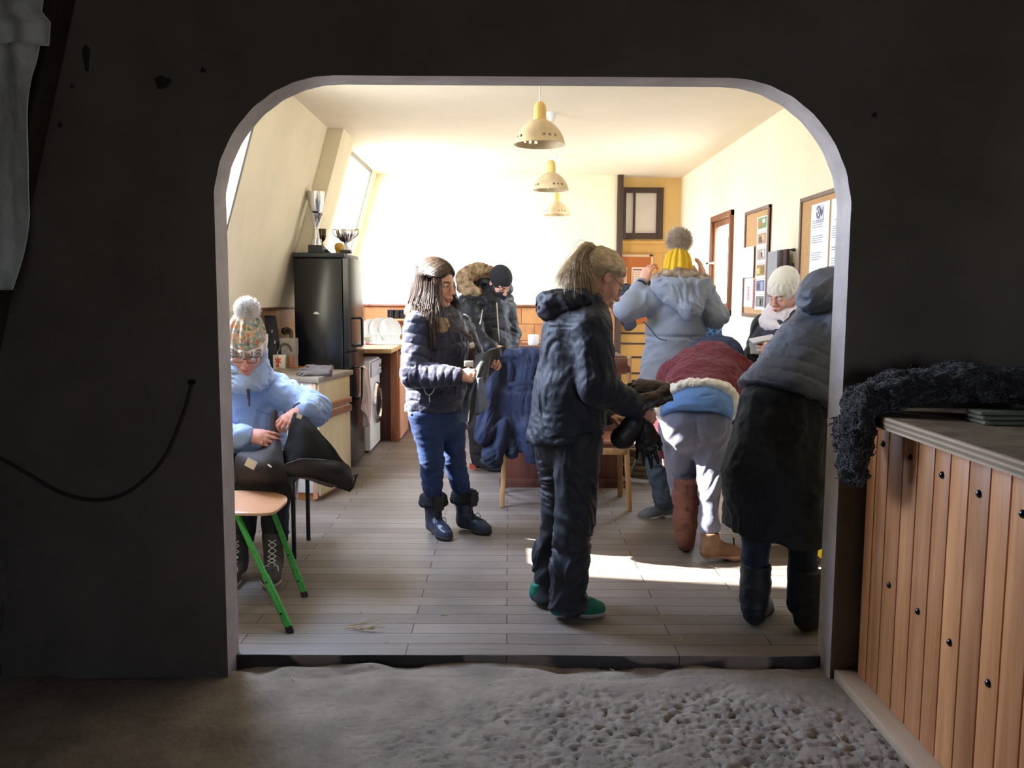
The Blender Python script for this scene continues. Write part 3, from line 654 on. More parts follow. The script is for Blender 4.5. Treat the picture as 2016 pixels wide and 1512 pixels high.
s = MB(); s._add([(-1.615, 7.046, 1.30), (-1.60, 7.046, 1.315), (-1.585, 7.046, 1.318), (-1.57, 7.046, 1.308), (-1.56, 7.046, 1.297)], [(0, 1, 2, 3, 4)]); k = MB(); k.prism([(0, 0), (.012, .014), (.03, .018), (.044, .008), (.052, -.004)], (-1.61, 7.049, 1.305), (1, 0, 0), (0, 0, 1), (0, -.003, 0)); k.build('sticker', m_white, t)
# towel over the lower handle
us = np.linspace(-1, 1, 26); vs_ = np.linspace(0, 1, 40)
U, W = np.meshgrid(us, vs_, indexing='ij')
wd = 0.055+0.075*np.clip(W*2.2, 0, 1)-0.085*np.clip(W-0.45, 0, 1)
Yt = 7.15+U*wd+0.03*W; Zt = 0.845-W*(0.50-0.12*np.abs(U)+0.12*U); Xt = -1.205+0.02*np.sin(U*7+W*3)*(0.3+W)+0.012*np.cos(U*13)
s = MB(); s.grid(np.stack([Xt, Yt, Zt], -1), 0.006)
U2, W2_ = np.meshgrid(np.linspace(-1, 1, 20), np.linspace(0, 1, 24), indexing='ij')
s.grid(np.stack([-1.243+0.006*np.sin(U2*5)+0*W2_, 7.15+U2*(0.055+0.09*W2_)+0.05*W2_, 0.845-W2_*(0.30-0.08*np.abs(U2))], -1), 0.006)
s.grid(np.stack([-1.243+0.038*(W2_), 7.15+U2*0.055, 0.845+0.018*np.sin(PI*W2_)], -1), 0.006)
tag(s.build('hand_towel', mat('towel_pink', (206, 182, 172), 0.95, bump=(180, 0.5)), sharp=None), 'pale pink towel hanging from the lower fridge handle', 'towel')
# trophies and odds on the fridge
m_silver = mat('trophy_silver', (225, 225, 228), 0.14, metal=1.0)
zt = 1.806
def on(px, Y): return at(px, 500, Y)[0]
x, y = -1.582, 7.095
t = thing('trophy_cup', 'tall silver trophy cup on a black block, left end of fridge top', 'trophy', (x, y, zt))
s = MB(); s.box((x-0.058, y-0.05, zt), (x+0.058, y+0.05, zt+0.062), 0.003); s.build('plinth', mat('plinth_black', (32, 34, 38), 0.5), t)
s = MB(); s.lathe([(0.042, zt+.062), (0.042, zt+.11), (0.030, zt+.115), (0.024, zt+.16), (0.022, zt+.19), (0.028, zt+.24), (0.045, zt+.29), (0.062, zt+.318), (0.055, zt+.32), (0.03, zt+.322)], (x, y, 0), 32, mod=lambda a, z: 1+0.02*math.cos(8*a)); s.build('stem', m_silver, t)
s = MB(); s.lathe([(0.02, zt+.32), (0.045, zt+.335), (0.060, zt+.38), (0.069, zt+.45), (0.071, zt+.495), (0.067, zt+.495), (0.063, zt+.44), (0.048, zt+.37), (0.01, zt+.345)], (x, y, 0), 40); s.build('cup', m_silver, t)
x, y = on(634, 7.17), 7.172
t = thing('trophy_cup', 'small dark bronze trophy cup half behind the tall silver trophy', 'trophy', (x, y, zt))
s = MB(); s.box((x-.03, y-.03, zt), (x+.03, y+.03, zt+.05), .003); s.build('plinth', m_blackmetal, t)
s = MB(); s.lathe([(0.022, zt+.05), (0.01, zt+.07), (0.008, zt+.09), (0.03, zt+.115), (0.038, zt+.14), (0.040, zt+.145), (0.036, zt+.15), (0.040, zt+.20), (0.036, zt+.20), (0.01, zt+.12)], (x, y, 0), 28); s.build('cup', mat('bronze', (92, 82, 66), 0.25, metal=1.0), t)
x, y = on(681, 7.2), 7.2
t = thing('trophy_cup', 'wide fluted silver trophy cup with a crinkled rim, near fridge door', 'trophy', (x, y, zt))
s = MB(); s.box((x-.045, y-.04, zt), (x+.045, y+.04, zt+.028), .003); s.build('plinth', mat('plinth_black', (32, 34, 38), 0.5), t)
s = MB(); s.lathe([(0.038, zt+.028), (0.030, zt+.045), (0.014, zt+.075), (0.016, zt+.088), (0.045, zt+.105), (0.07, zt+.14), (0.078, zt+.175), (0.074, zt+.198), (0.070, zt+.196), (0.068, zt+.15), (0.02, zt+.10)], (x, y, 0), 64, mod=lambda a, z: 1+(0.055*math.cos(12*a) if z > zt+.09 else 0)); s.build('cup', m_silver, t)
for sg in (-1, 1):
    s = MB(); s.tube(spline([V(x+sg*.06, y, zt+.125), V(x+sg*.10, y, zt+.16), V(x+sg*.105, y, zt+.2), V(x+sg*.078, y, zt+.195)], 5), 0.006, 8); s.build('handle', m_silver, t)
x, y = on(668, 7.3), 7.3
s = MB(); s.lathe([(0.0005, zt), (0.034, zt), (0.036, zt+.012), (0.03, zt+.02), (0.040, zt+.04), (0.043, zt+.058), (0.038, zt+.08), (0.022, zt+.095), (0.0005, zt+.098)], (x, y, 0), 28)
tag(s.build('yellow_ornament', mat('ornament_yellow', (222, 168, 44), 0.4, var=(20, 0.2))), 'round yellow ornament between the fluted cup and the tall trophy', 'ornament')
x, y = on(641, 7.22), 7.2
s = MB(); s.prism([(-.045, 0), (.05, 0), (.015, .035), (-.01, .055), (-.03, .04)], (x, y, zt), (1, 0, 0), (0, 0, 1), (0, .05, 0)); tag(s.build('dark_wedge', mat('wedge_dark', (34, 26, 20), 0.6)), 'small dark wedge shaped object lying beside the tall trophy', 'ornament')

# kitchen cabinet next to the seated person
ang = math.radians(-11.3); Rz = np.array(Matrix.Rotation(ang, 3, 'Z')); c0 = V(-1.345, 5.93, 0)
def cb(x, y, z): return c0+Rz@V(x, y, z)
t = thing('kitchen_cabinet', 'low kitchen cabinet with grey worktop and cream drawer front, before the fridge', 'cabinet', c0)
def rbx(s, lo, hi, bev=0.004):
    k = len(s.v); s.box(lo, hi, bev); s.v[k:] = [tuple(c0+Rz@np.array(q)) for q in s.v[k:]]; return s
s = MB(); rbx(s, (-0.55, 0, 0.06), (0, 0.60, 0.85)); s.build('body', m_white, t)
s = MB(); rbx(s, (-0.53, 0.02, 0), (-0.03, 0.58, 0.06)); s.build('plinth', m_honey, t)
m_creamfr = wood('cream_laminate', (228, 212, 172), (216, 196, 152), 0.4, 0.5, 'Z')
s = MB(); rbx(s, (0.0, 0.012, 0.64), (0.016, 0.59, 0.85)); d = s.build('drawer', m_creamfr, t)
s = MB(); rbx(s, (0.014, 0.012, 0.645), (0.034, 0.59, 0.685), 0.006); s.build('handle', m_cask, d)
s = MB(); rbx(s, (0.0, 0.012, 0.04), (0.016, 0.59, 0.635)); d = s.build('door', m_creamfr, t)
s = MB(); rbx(s, (0.014, 0.012, 0.578), (0.034, 0.59, 0.625), 0.006); s.build('handle', m_cask, d)
s = MB(); rbx(s, (-0.03, -0.006, 0.02), (0.0, 0.0, 0.85), 0.001); s.build('edge_strip', mat('edge_peach', (214, 168, 138), 0.5), t)
s = MB(); rbx(s, (-0.58, -0.02, 0.85), (0.03, 0.63, 0.888), 0.004); s.build('worktop', mat('worktop_grey', (150, 138, 124), 0.5, var=(10, 0.15), bump=(60, 0.1)), t)
# work glove on it (a pair lying crossed) is made in the hands section
# things on the shelf behind: leaning board, stool like block, packet, jar, wall pipe
t = tshelf = thing('low_shelf', 'low wooden shelf along the left wall behind the seated person', 'shelf', (-1.72, 6.8, 0))
s = MB(); s.box((-1.92, 6.525, 0.84), (-1.44, 6.885, 0.875), 0.004); s.build('shelf_board', m_honey, t)
for x in (-1.9, -1.46):
    for y in (6.55, 6.87): s = MB(); s.box((x-.02, y-.02, 0), (x+.02, y+.02, 0.84)); s.build('leg', m_honey, t)
s = MB(); P0 = at(486, 765, 6.55); P1 = at(528, 765, 6.55)
tl = thing('leaning_board', 'black board with pale marks leaning on the shelf behind the knitted hat', 'board', (-1.86, 6.55, 0.876))
zb, za = 0.878, 1.29
P = [(-1.93, zb), (-1.79, zb), (-1.845, za), (-1.93, za)]
s.prism(P, (0, 6.60, 0), (1, 0, 0), (0, 0, 1), (0, .022, 0)); s.build('panel', mat('board_black', (52, 54, 58), 0.5, var=(30, 0.3)), tl)
s = MB(); 
for i in range(len(P)):
    a, b2 = P[i], P[(i+1) % 4]; s.bar((a[0], 6.598, a[1]), (b2[0], 6.598, b2[1]), 0.012, 0.014)
s.build('rim', mat('board_rim', (30, 30, 34), 0.4), tl)
for k in range(3):
    s = MB(); zz_ = 1.16-0.085*k; xx = -1.875+0.02*k; s.prism([(0, 0), (.008, 0), (.010, .024), (.002, .026)], (xx, 6.597, zz_), (1, 0, 0), (0, 0, 1), (0, .003, 0)); s.build('mark', m_white, tl)
x0 = at(535, 700, 6.62)[0]; x1 = at(571, 700, 6.62)[0]
t = thing('storage_block', 'grey block with a dark arched opening on the shelf beside the fridge', 'box', ((x0+x1)/2, 6.62, .877))
s = MB(); s.box((x0, 6.60, 0.98), (x1, 6.74, 1.115), .006); s.box((x0+.005, 6.61, .877), (x1-.005, 6.74, .985), .004); s.build('casing', mat('block_grey', (168, 160, 150), 0.6, var=(20, .15)), t)
s = MB(); xc = (x0+x1)/2
out_ = [(math.cos(a)*.058, math.sin(a)*.07) for a in np.linspace(0, PI, 15)]; inn = [(math.cos(a)*.040, math.sin(a)*.05) for a in np.linspace(PI, 0, 15)]
s.prism(out_+inn, (xc, 6.599, 1.012), (1, 0, 0), (0, 0, 1), (0, -.012, 0)); s.build('arch', mat('arch_dark', (84, 82, 80), .6), t)
t = thing('paper_packet', 'white packet with a red star pattern in front of the grey block', 'packet', (x0+.045, 6.56, .877))
s = MB(); s.box((x0-.01, 6.53, .877), (x0+.085, 6.575, .99), .004); s.build('packet', mat('packet_white', (225, 218, 208), .6), t)
s = MB(); s.prism([((.032 if k % 2 else .014)*math.cos(k*PI/6), (.04 if k % 2 else .018)*math.sin(k*PI/6)) for k in range(12)], (x0+.03, 6.5295, .945), (1, 0, 0), (0, 0, 1), (0, -.002, 0)); s.prism([((.02 if k % 2 else .009)*math.cos(k*PI/6+.3), (.028 if k % 2 else .012)*math.sin(k*PI/6+.3)) for k in range(12)], (x0+.025, 6.5295, .905), (1, 0, 0), (0, 0, 1), (0, -.002, 0)); s.build('star', mat('star_red', (206, 88, 76), .6), t)
s = MB(); xj = x1-.012; s.lathe([(.0005, .877), (.026, .877), (.028, .885), (.027, .97), (.022, .985), (.0005, .987)], (xj, 6.545, 0), 20); tag(s.build('brown_jar', mat('jar_brown', (156, 104, 66), .35, var=(30, .3))), 'brown jar standing right of the white packet', 'jar')
t = thing('wall_pipe', 'dark bent water pipe on the wooden wall beside the fridge', 'pipe', (-1.86, 6.9, 1.2))
s = MB(); s.tube(spline([at(562, 652, 6.95), at(570, 650, 6.9), at(574, 660, 6.88), at(574, 690, 6.86), at(576, 740, 6.86)], 6), 0.016, 10); s.build('pipe', mat('pipe_dark', (74, 62, 54), .45, metal=.4), t)
s = MB(); s.cyl(at(560, 652, 6.97), at(566, 651, 6.93), .03); s.build('pipe_flange', mat('pipe_dark', (74, 62, 54)), t)
for o_ in [q for q in COL.objects if q.parent is None and q.name in ('low_shelf', 'leaning_board', 'storage_block', 'paper_packet', 'brown_jar')]: o_.location.y += .155
# washing machine, post, panel, worktop along the left wall
t = thing('washing_machine', 'white front loading washing machine standing between fridge and wooden post', 'washing machine', (-1.5, 8.1, 0))
s = MB(); s.box((-1.88, 7.80, 0.02), (-1.27, 8.40, 0.86), .015); s.build('body', m_white, t)
s = MB(); s.box((-1.275, 7.815, .70), (-1.25, 8.385, .845), .012); s.build('control_panel', mat('panel_white', (214, 216, 220), .3), t)
s = MB(); s.lathe([(0.20, 0), (.20, .02), (.185, .04), (.16, .045), (.15, .02)], (-1.272, 8.1, .44), 40, R=frame_from((1, 0, 0))); dr = s.build('door', m_chrome, t)
s = MB(); s.lathe([(.15, .025), (.11, .04), (.05, .05), (.001, .052)], (-1.272, 8.1, .44), 32, R=frame_from((1, 0, 0))); s.build('door_glass', mat('drum_glass', (22, 24, 28), .08, spec=.8), dr)
s = MB(); s.lathe([(.03, 0), (.028, .02), (.001, .022)], (-1.25, 8.26, .775), 20, R=frame_from((1, 0, 0))); s.build('knob', m_chrome, t)
s = MB(); s.box((-1.86, 7.83, 0), (-1.30, 8.37, .02)); s.build('plinth', m_blackmetal, t)
t = thing('kitchen_unit', 'wooden kitchen unit with a peach side panel beyond the washing machine', 'cabinet', (-1.4, 8.9, 0))
s = MB(); s.box((-1.9, 8.52, 0), (-1.10, 9.30, .90), .004); s.build('carcass', m_redwood, t)
s = MB(); s.box((-1.10, 8.50, .02), (-1.08, 9.15, .86), .004); s.build('side_panel', mat('peach_laminate', (226, 172, 138), .45), t)
s = MB(); s.box((-1.17, 8.43, 0), (-1.10, 8.50, .93), .004); s.build('post', m_cask, t)
t = thing('kitchen_worktop', 'long pale wooden worktop above the washing machine carrying the dish rack', 'worktop', (-1.5, 9, .93))
s = MB(); s.box((-1.93, 7.80, .93), (-1.07, 9.80, .972), .006); s.build('top', wood('worktop_pine', (232, 196, 142), (206, 160, 104), .4, .7, 'Y', .2), t)
# dishes
xd = at(760, 640, 8.7)[0]
t = thing('dish_rack', 'white wire dish rack on the worktop behind the long haired woman', 'rack', (xd, 8.62, .973))
s = MB()
for z in (.985, 1.07):
    s.tube([(xd-.2, 8.45, z), (xd+.17, 8.45, z), (xd+.17, 8.80, z), (xd-.2, 8.80, z), (xd-.2, 8.45, z)], .004, 6)
for k in range(9): s.tube([(xd-.2+.046*k, 8.45, 1.07), (xd-.2+.046*k, 8.45, .978), (xd-.2+.046*k, 8.80, .978), (xd-.2+.046*k, 8.80, 1.07)], .003, 6)
s.build('wire_frame', m_white, t)
s = MB(); s.box((xd-.22, 8.42, .973), (xd+.19, 8.83, .979), .002); s.build('drip_tray', m_white, t)
for k, (dx, r, lb) in enumerate(((-.13, .12, 'white plate standing in the dish rack, nearest the fridge'), (-.05, .125, 'white plate standing in the middle of the dish rack'), (.04, .125, 'white plate standing in the dish rack, nearest the window side post'))):
    s = MB(); s.lathe([(.0005, 0), (r*.6, .002), (r, .016), (r, .02), (r*.62, .008), (.0005, .006)], (xd+dx, 8.55+.06*k, .985+r), 40, R=frame_from((.55, -.8, .22))); tag(s.build('dinner_plate', m_white), lb, 'plate', 'plates in the dish rack')
s = MB(); s.lathe([(.0005, 0), (.03, .002), (.05, .03), (.056, .06), (.052, .06), (.045, .03), (.0005, .008)], (xd-.15, 8.47, .99), 30); tag(s.build('small_bowl', mat('bowl_mint', (206, 226, 216), .3)), 'small pale bowl at the front of the dish rack', 'bowl')
s = MB(); s.box((xd-.165, 8.40, .973), (xd-.125, 8.42, 1.0), .004); tag(s.build('sponge', mat('sponge_pink', (236, 150, 176), .9)), 'pink sponge lying in front of the dish rack', 'sponge')
for k in range(3):
    xm = at(768+11*k, 622, 9.55)[0]
    s = MB(); s.lathe([(.0005, 0), (.036, 0), (.038, .004), (.038, .098), (.034, .098), (.033, .01), (.0005, .008)], (xm, 9.6+.02*k, 1.20), 24); tag(s.build('black_mug', mat('mug_black', (24, 26, 32), .2)), ['black mug on the small wall shelf, leftmost of three', 'black mug on the small wall shelf, middle of three', 'black mug on the small wall shelf, rightmost of three'][k], 'mug', 'black mugs on the wall shelf')
t = thing('mug_shelf', 'small wooden shelf on the far wall carrying black mugs', 'shelf', (at(780, 630, 9.6)[0], 9.7, 1.18))
s = MB(); xa = at(755, 630, 9.6)[0]; s.box((xa, 9.50, 1.18), (xa+.34, 9.822, 1.199), .003); s.build('board', m_honey, t)
for xx in (xa+.03, xa+.31): s = MB(); s.prism([(0, 0), (.2, 0), (0, -.12)], (xx-.008, 9.822, 1.18), (0, -1, 0), (0, 0, 1), (.016, 0, 0)); s.build('bracket', m_cask, t)
# back counter along the far wall behind the man
t = thing('back_counter', 'dark wooden counter along the far wall behind the man in the black beanie', 'counter', (.3, 9.5, 0))
s = MB(); s.box((-.55, 9.25, 0), (1.0, 9.82, .88), .005); s.build('carcass', m_redwood, t)
s = MB(); s.box((-.58, 9.2, .88), (1.03, 9.82, .925), .005); s.build('worktop', wood('back_top', (120, 76, 52), (84, 52, 38), .4, .6, 'X'), t)
for k in range(3): s = MB(); s.box((-.50+.5*k, 9.232, .08), (-.04+.5*k, 9.252, .84), .005); d = s.build('door', m_redwood, t); q = MB(); q.sphere((-.08+.5*k, 9.222, .6), .013); q.build('knob', m_stud, d)
s = MB(); s.lathe([(.0005, 0), (.05, 0), (.06, .02), (.06, .11), (.055, .11), (.05, .02), (.0005, .015)], (at(1050, 672, 9.4)[0], 9.4, .926), 26); tag(s.build('white_pot', m_white), 'small white pot on the dark back counter', 'pot')
# brown chest between the two chairs and the man
t = thing('wooden_chest', 'dark reddish wooden chest standing behind the two chairs', 'chest', (.4, 6.7, 0))
s = MB(); s.box((-.05, 6.42, 0.015), (.86, 6.84, .98), .006); s.build('body', m_redwood, t)
s = MB(); s.box((-.07, 6.39, .98), (.88, 6.86, 1.015), .006); s.build('lid', m_redwood, t)
for z in (.30, .62): s = MB(); s.tube([(-.04, 6.413, z), (.85, 6.413, z)], .014, 8); s.build('moulding', mat('moulding_red', (124, 70, 58), .35), t)
s = MB(); s.box((-.06, 6.405, 0), (.87, 6.43, .07), .004); s.build('base_board', m_redwood, t)
# dark folded clothes on the chest
for k, (x0, dx, lb) in enumerate(((.02, .20, 'dark folded garment on the chest, under the man\'s hand'), (.30, .22, 'dark folded garment on the chest, beside the ponytail woman\'s back'))):
    F = Fld((x0-.08, 6.38, 1.0), (x0+dx+.1, 6.8, 1.14), .009); F.boxr((x0+dx/2, 6.58, 1.04), (dx/2, .14, .022), .02); F.disp(lambda P: folds(P, (14, 14, 30), .012, k*3.0)); F.cut((0, 0, 1.0165), (0, 0, -1), k=0)
    tag(F.build('folded_garment', mat('garment_dark', (44, 50, 62), .85, bump=(40, .3))), lb, 'clothing', 'garments on the chest')

# wooden chairs (backs to the camera)
def wooden_chair(label, group):
    t = thing('wooden_chair', label, 'chair', (0, 0, 0), group)
    for sx in (-1, 1):
        s = MB(); s.bar((sx*.19, -.20, 0), (sx*.165, -.15, .46), .034, .034, .006); s.bar((sx*.165, -.15, .45), (sx*.17, -.20, 1.06), .034, .03, .006); s.build('rear_leg', m_legwood, t)
        s = MB(); s.bar((sx*.185, .24, 0), (sx*.165, .20, .46), .036, .036, .006); s.build('front_leg', m_legwood, t)
        s = MB(); s.bar((sx*.17, -.16, .40), (sx*.165, .2, .40), .022, .05, .004); s.build('side_rail', m_legwood, t)
    s = MB(); s.box((-.205, -.19, .455), (.205, .24, .485), .012); s.build('seat', wood('chair_seat_brown', (150, 92, 62), (110, 64, 44), .35, .7, 'Y', .3), t)
    for z, h_ in ((1.0, .1), (.80, .045)): s = MB(); s.box((-.18, -.212, z-h_/2), (.18, -.188, z+h_/2), .008); s.build('back_rail', wood('chair_back_brown', (126, 78, 56), (92, 54, 40), .35, .7, 'X', .3), t)
    s = MB(); s.bar((-.17, -.165, .41), (.17, -.165, .41), .022, .05, .004); s.build('rear_rail', m_legwood, t)
    return t
c1 = wooden_chair('light wooden chair hidden under the draped navy jacket', 'wooden chairs before the chest'); c1.location = (.15, 5.99, 0)
c2 = copy_tree(c1); c2['label'] = 'light wooden chair with a brown back, right of the ponytail woman'; c2.location = (.645, 5.90, 0)
# black chair under the seated person
t = thing('black_chair', 'black metal legged chair carrying the seated person in the light blue jacket', 'chair', (-1.4, 4.82, 0))
for x, y0 in ((-1.19, 4.98), (-1.60, 4.98), (-1.185, 4.62), (-1.60, 4.62)):
    s = MB(); s.cyl((x, y0, 0), (x, y0, .45), .0125, seg=14); s.sphere((x, y0, .008), .014, 12, (1, 1, .6)); s.build('leg', m_blackmetal, t)
s = MB(); s.box((-1.63, 4.58, .435), (-1.16, 5.02, .465), .012); s.build('seat', mat('seat_black', (24, 24, 26), .6), t)
for x in (-1.60, -1.19): s = MB(); s.tube([(x, 4.98, .44), (x, 5.04, .62), (x, 5.08, .86)], .0125, 12); s.build('back_post', m_blackmetal, t)
s = MB(); s.box((-1.62, 5.04, .66), (-1.17, 5.08, .86), .012); s.build('backrest', mat('seat_black', (24, 24, 26)), t)
s = MB(); s.tube([(-1.36, 5.30, 0.015), (-1.32, 5.28, .35), (-1.30, 5.25, .46)], .011, 10); tag(s.build('chrome_tube', m_chrome), 'chrome tube leaning behind the black chair', 'tube')
# green school chair
m_green = mat('green_enamel', (58, 170, 66), .35, var=(40, .18))
m_plyseat = mat('plywood_seat', (226, 170, 130), .35, var=(6, .08), coat=.2)
t = thing('school_chair', 'green legged school chair with plywood seat, just inside the arch', 'chair', (-1.32, 3.95, 0))
def superr(u, e=4): return 1/((abs(math.cos(u))**e+abs(math.sin(u))**e)**(1/e))
s = MB(); rings = [0, .3, .6, .85, .97, 1.0]; na = 56; vv = []
for zo in (0, -.014):
    for r in rings:
        for k in range(na):
            a = 2*PI*k/na; q = superr(a)*r; dx, dy = .245*q*math.cos(a), .215*q*math.sin(a)
            vv.append((-1.32+dx, 3.985+dy, .482+zo+.0025*math.cos(dx*20)-0.018*(max(0, dx-.12)/.12)**2+.02*(max(0, -dx-.1)/.12)**2-(.003 if r == 1.0 and zo == 0 else 0)))
nr = len(rings); ff = []
for o_ in range(2):
    for i in range(nr-1):
        for k in range(na): ff.append((o_*nr*na+i*na+k, o_*nr*na+i*na+(k+1) % na, o_*nr*na+(i+1)*na+(k+1) % na, o_*nr*na+(i+1)*na+k))
for k in range(na): ff.append(((nr-1)*na+k, (nr-1)*na+(k+1) % na, (2*nr-1)*na+(k+1) % na, (2*nr-1)*na+k))
s._add(vv, ff); s.build('seat', m_plyseat, t, sharp=50)
for a, b2 in (((-1.245, 3.83, .462), (-.942, 3.575, .012)), ((-1.20, 4.17, .462), (-.983, 4.015, .012)), ((-1.42, 3.83, .462), (-1.72, 3.575, .012)), ((-1.44, 4.17, .462), (-1.68, 4.015, .012))):
    a, b2 = V(*a), V(*b2); lg = MB(); lg.tube([a, a+(b2-a)*.98], .0135, 14); lo_ = a+(b2-a)*.55; lg.tube([lo_, b2-(b2-a)*.02], .0165, 14); l = lg.build('leg', m_green, t)
    q = MB(); q.cyl(b2-(b2-a)*.03, V(b2[0], b2[1], 0), .017, seg=12); q.build('foot_cap', m_blackmetal, l)
    for f_ in (.60, .86): q = MB(); c = a+(b2-a)*f_; q.cyl(c-V(0, .026, -.004), c+V(.0, .026, -.004), .005, seg=8); q.build('bolt', m_blackmetal, l)
s = MB(); s.tube([(-1.245, 3.83, .462), (-1.2, 3.9, .455), (-1.2, 4.17, .455)], .0125, 12); s.tube([(-1.42, 3.83, .462), (-1.44, 4.17, .455)], .0125, 12); s.tube([(-1.20, 4.0, .455), (-1.44, 4.0, .455)], .0125, 12); s.build('under_frame', m_green, t)
for y0 in (3.87, 4.15): s = MB(); s.tube(spline([V(-1.44, y0, .455), V(-1.56, y0, .47), V(-1.60, y0, .60), V(-1.64, y0, .86)], 5), .0125, 12); s.build('back_tube', m_green, t)
s = MB(); U, W = np.meshgrid(np.linspace(-1, 1, 12), np.linspace(-1, 1, 8), indexing='ij'); s.grid(np.stack([-1.615-.015*W-.02*U**2+.02, 4.01+U*.2, .79+W*.08], -1), .012); s.build('backrest', m_plyseat, t)
# coiled hose and rods beyond the chairs
t = thing('coiled_hose', 'thick beige hose coiled on the floor beyond the wooden chairs', 'hose', (1.12, 6.75, 0))
pts = []
for k in range(7*28):
    a = 2*PI*k/28; tr = k/28; r = .215+.012*math.sin(tr*5)-.01*(tr % 2); pts.append((1.12+r*math.cos(a)+.012*math.sin(tr*2.3), 6.78+r*math.sin(a)*.9, .022+.034*tr+.006*math.sin(a*2+tr)))
s = MB(); s.tube(pts, .019, 10); s.build('coil', mat('hose_beige', (142, 126, 98), .6, var=(12, .25)), t)
s = MB(); s.tube(spline([V(*pts[-1]), V(1.24, 6.72, .35), V(1.18, 6.7, .42)], 6), .019, 10); s.build('hose_end', mat('hose_beige', (142, 126, 98)), t)
for k, (a, b2, lb) in enumerate(((at(1238, 902, 6.35), at(1275, 850, 6.45), 'dark metal rod leaning by the coiled hose, lower one'), (at(1240, 925, 6.55), at(1282, 850, 6.58), 'dark metal rod leaning by the coiled hose, upper one'))):
    s = MB(); s.cyl(V(a[0]-.03, a[1], 0.01), b2, .011, seg=10); tag(s.build('metal_rod', mat('rod_dark', (92, 82, 70), .4, metal=.5)), lb, 'rod', 'rods by the hose')
# yellow folding floor sign by the right jamb
t = thing('floor_sign', 'yellow folding floor sign mostly hidden behind the right jamb', 'sign', (1.78, 4.72, 0))
m_yel = mat('sign_yellow', (232, 206, 30), .45)
for sg in (-1, 1):
    s = MB(); s.prism([(-.15, .03), (.15, .03), (.09, .62), (-.09, .62)], (1.80, 4.72+sg*.15, 0), (1, 0, 0), (0, -sg*.22, 1), (0, sg*.012, 0)); s.build('panel', m_yel, t)
    s = MB(); s.box((1.66, 4.70+sg*.15, 0), (1.72, 4.74+sg*.15, .04), .004); s.box((1.88, 4.70+sg*.15, 0), (1.94, 4.74+sg*.15, .04), .004); s.build('foot', m_blackmetal, t)
# boards on the right wall
m_cork = mat('cork', (206, 164, 112), .85, var=(90, .14))
m_boardfr = wood('board_frame', (132, 104, 88), (104, 80, 70), .5, 1, 'Z')
m_paper = mat('paper', (232, 238, 246), .7)
m_ink = mat('ink_grey', (150, 156, 172), .7); m_ink2 = mat('ink_dark', (96, 100, 118), .7)
def board(name, label, y0, y1, z0, z1):
    t = thing(name, label, 'notice board', (XR, (y0+y1)/2, z0))
    s = MB(); s.box((XR-.016, y0, z0), (XR-.002, y1, z1)); s.build('cork_panel', m_cork, t)
    s = MB(); w_ = .028
    for a, b2 in (((y0, z0), (y0+w_, z1)), ((y1-w_, z0), (y1, z1)), ((y0, z0), (y1, z0+w_)), ((y0, z1-w_), (y1, z1))): s.box((XR-.028+.0015*(b2[0]-a[0] > .2), a[0], a[1]), (XR-.002, b2[0], b2[1]), .003)
    s.build('frame', m_boardfr, t); return t
def sheet(name, label, y0, y1, z0, z1, m, lines=(), x=XR-.018, group=None, curl=0.0, cat='paper'):
    """paper pinned on the right wall; lines: (rel y from far edge 0..1, rel y end, rel z 0 top..1, height, material)"""
    t = thing(name, label, cat, (x, (y0+y1)/2, z0), group)
    U, W = np.meshgrid(np.linspace(0, 1, 8), np.linspace(0, 1, 8), indexing='ij')
    s = MB(); s.grid(np.stack([x-curl*(W-.5)**2*.1-.001+0*U, y1+(y0-y1)*U, z1+(z0-z1)*W], -1), -.0012); s.build('sheet', m, t)
    by = {}
    for l in lines: by.setdefault((l[5] if len(l) > 5 else 'print', l[4].name), []).append(l)
    for (nm, _), ls in by.items():
        s = MB()
        for l in ls:
            a, b2, zr, hh = l[:4]; s.box((x-.0035-curl*.025, y1+(y0-y1)*a, z1+(z0-z1)*zr-hh), (x-.002, y1+(y0-y1)*b2, z1+(z0-z1)*zr), 0)
        s.build(nm, ls[0][4], t, smooth=False)
    return t
def text_lines(spec):
    out = []
    for zr, n, dz, lo, hi, hh, m in spec:
        for k in range(n):
            r = random.uniform(.75, 1.0); out.append((lo, lo+(hi-lo)*r, zr+dz*k, hh, m))
    return out
def letters(body, size, loc, parent, m, ry=-PI/2, name='lettering'):
    """flat lettering on the right wall, read from inside the room"""
    cu = bpy.data.curves.new(name, 'FONT'); cu.body = body; cu.size = size; cu.extrude = .0006; cu.align_x = 'CENTER'
    tmp = bpy.data.objects.new(name, cu); COL.objects.link(tmp); dg = bpy.context.evaluated_depsgraph_get(); me = bpy.data.meshes.new_from_object(tmp.evaluated_get(dg)); bpy.data.objects.remove(tmp)
    v = np.array([q.co for q in me.vertices]); v = np.stack([0*v[:, 0]-v[:, 2], -v[:, 0], v[:, 1]], 1)+np.asarray(loc)
    return mesh_obj(name, v, [list(p.vertices) for p in me.polygons], m, parent, False)
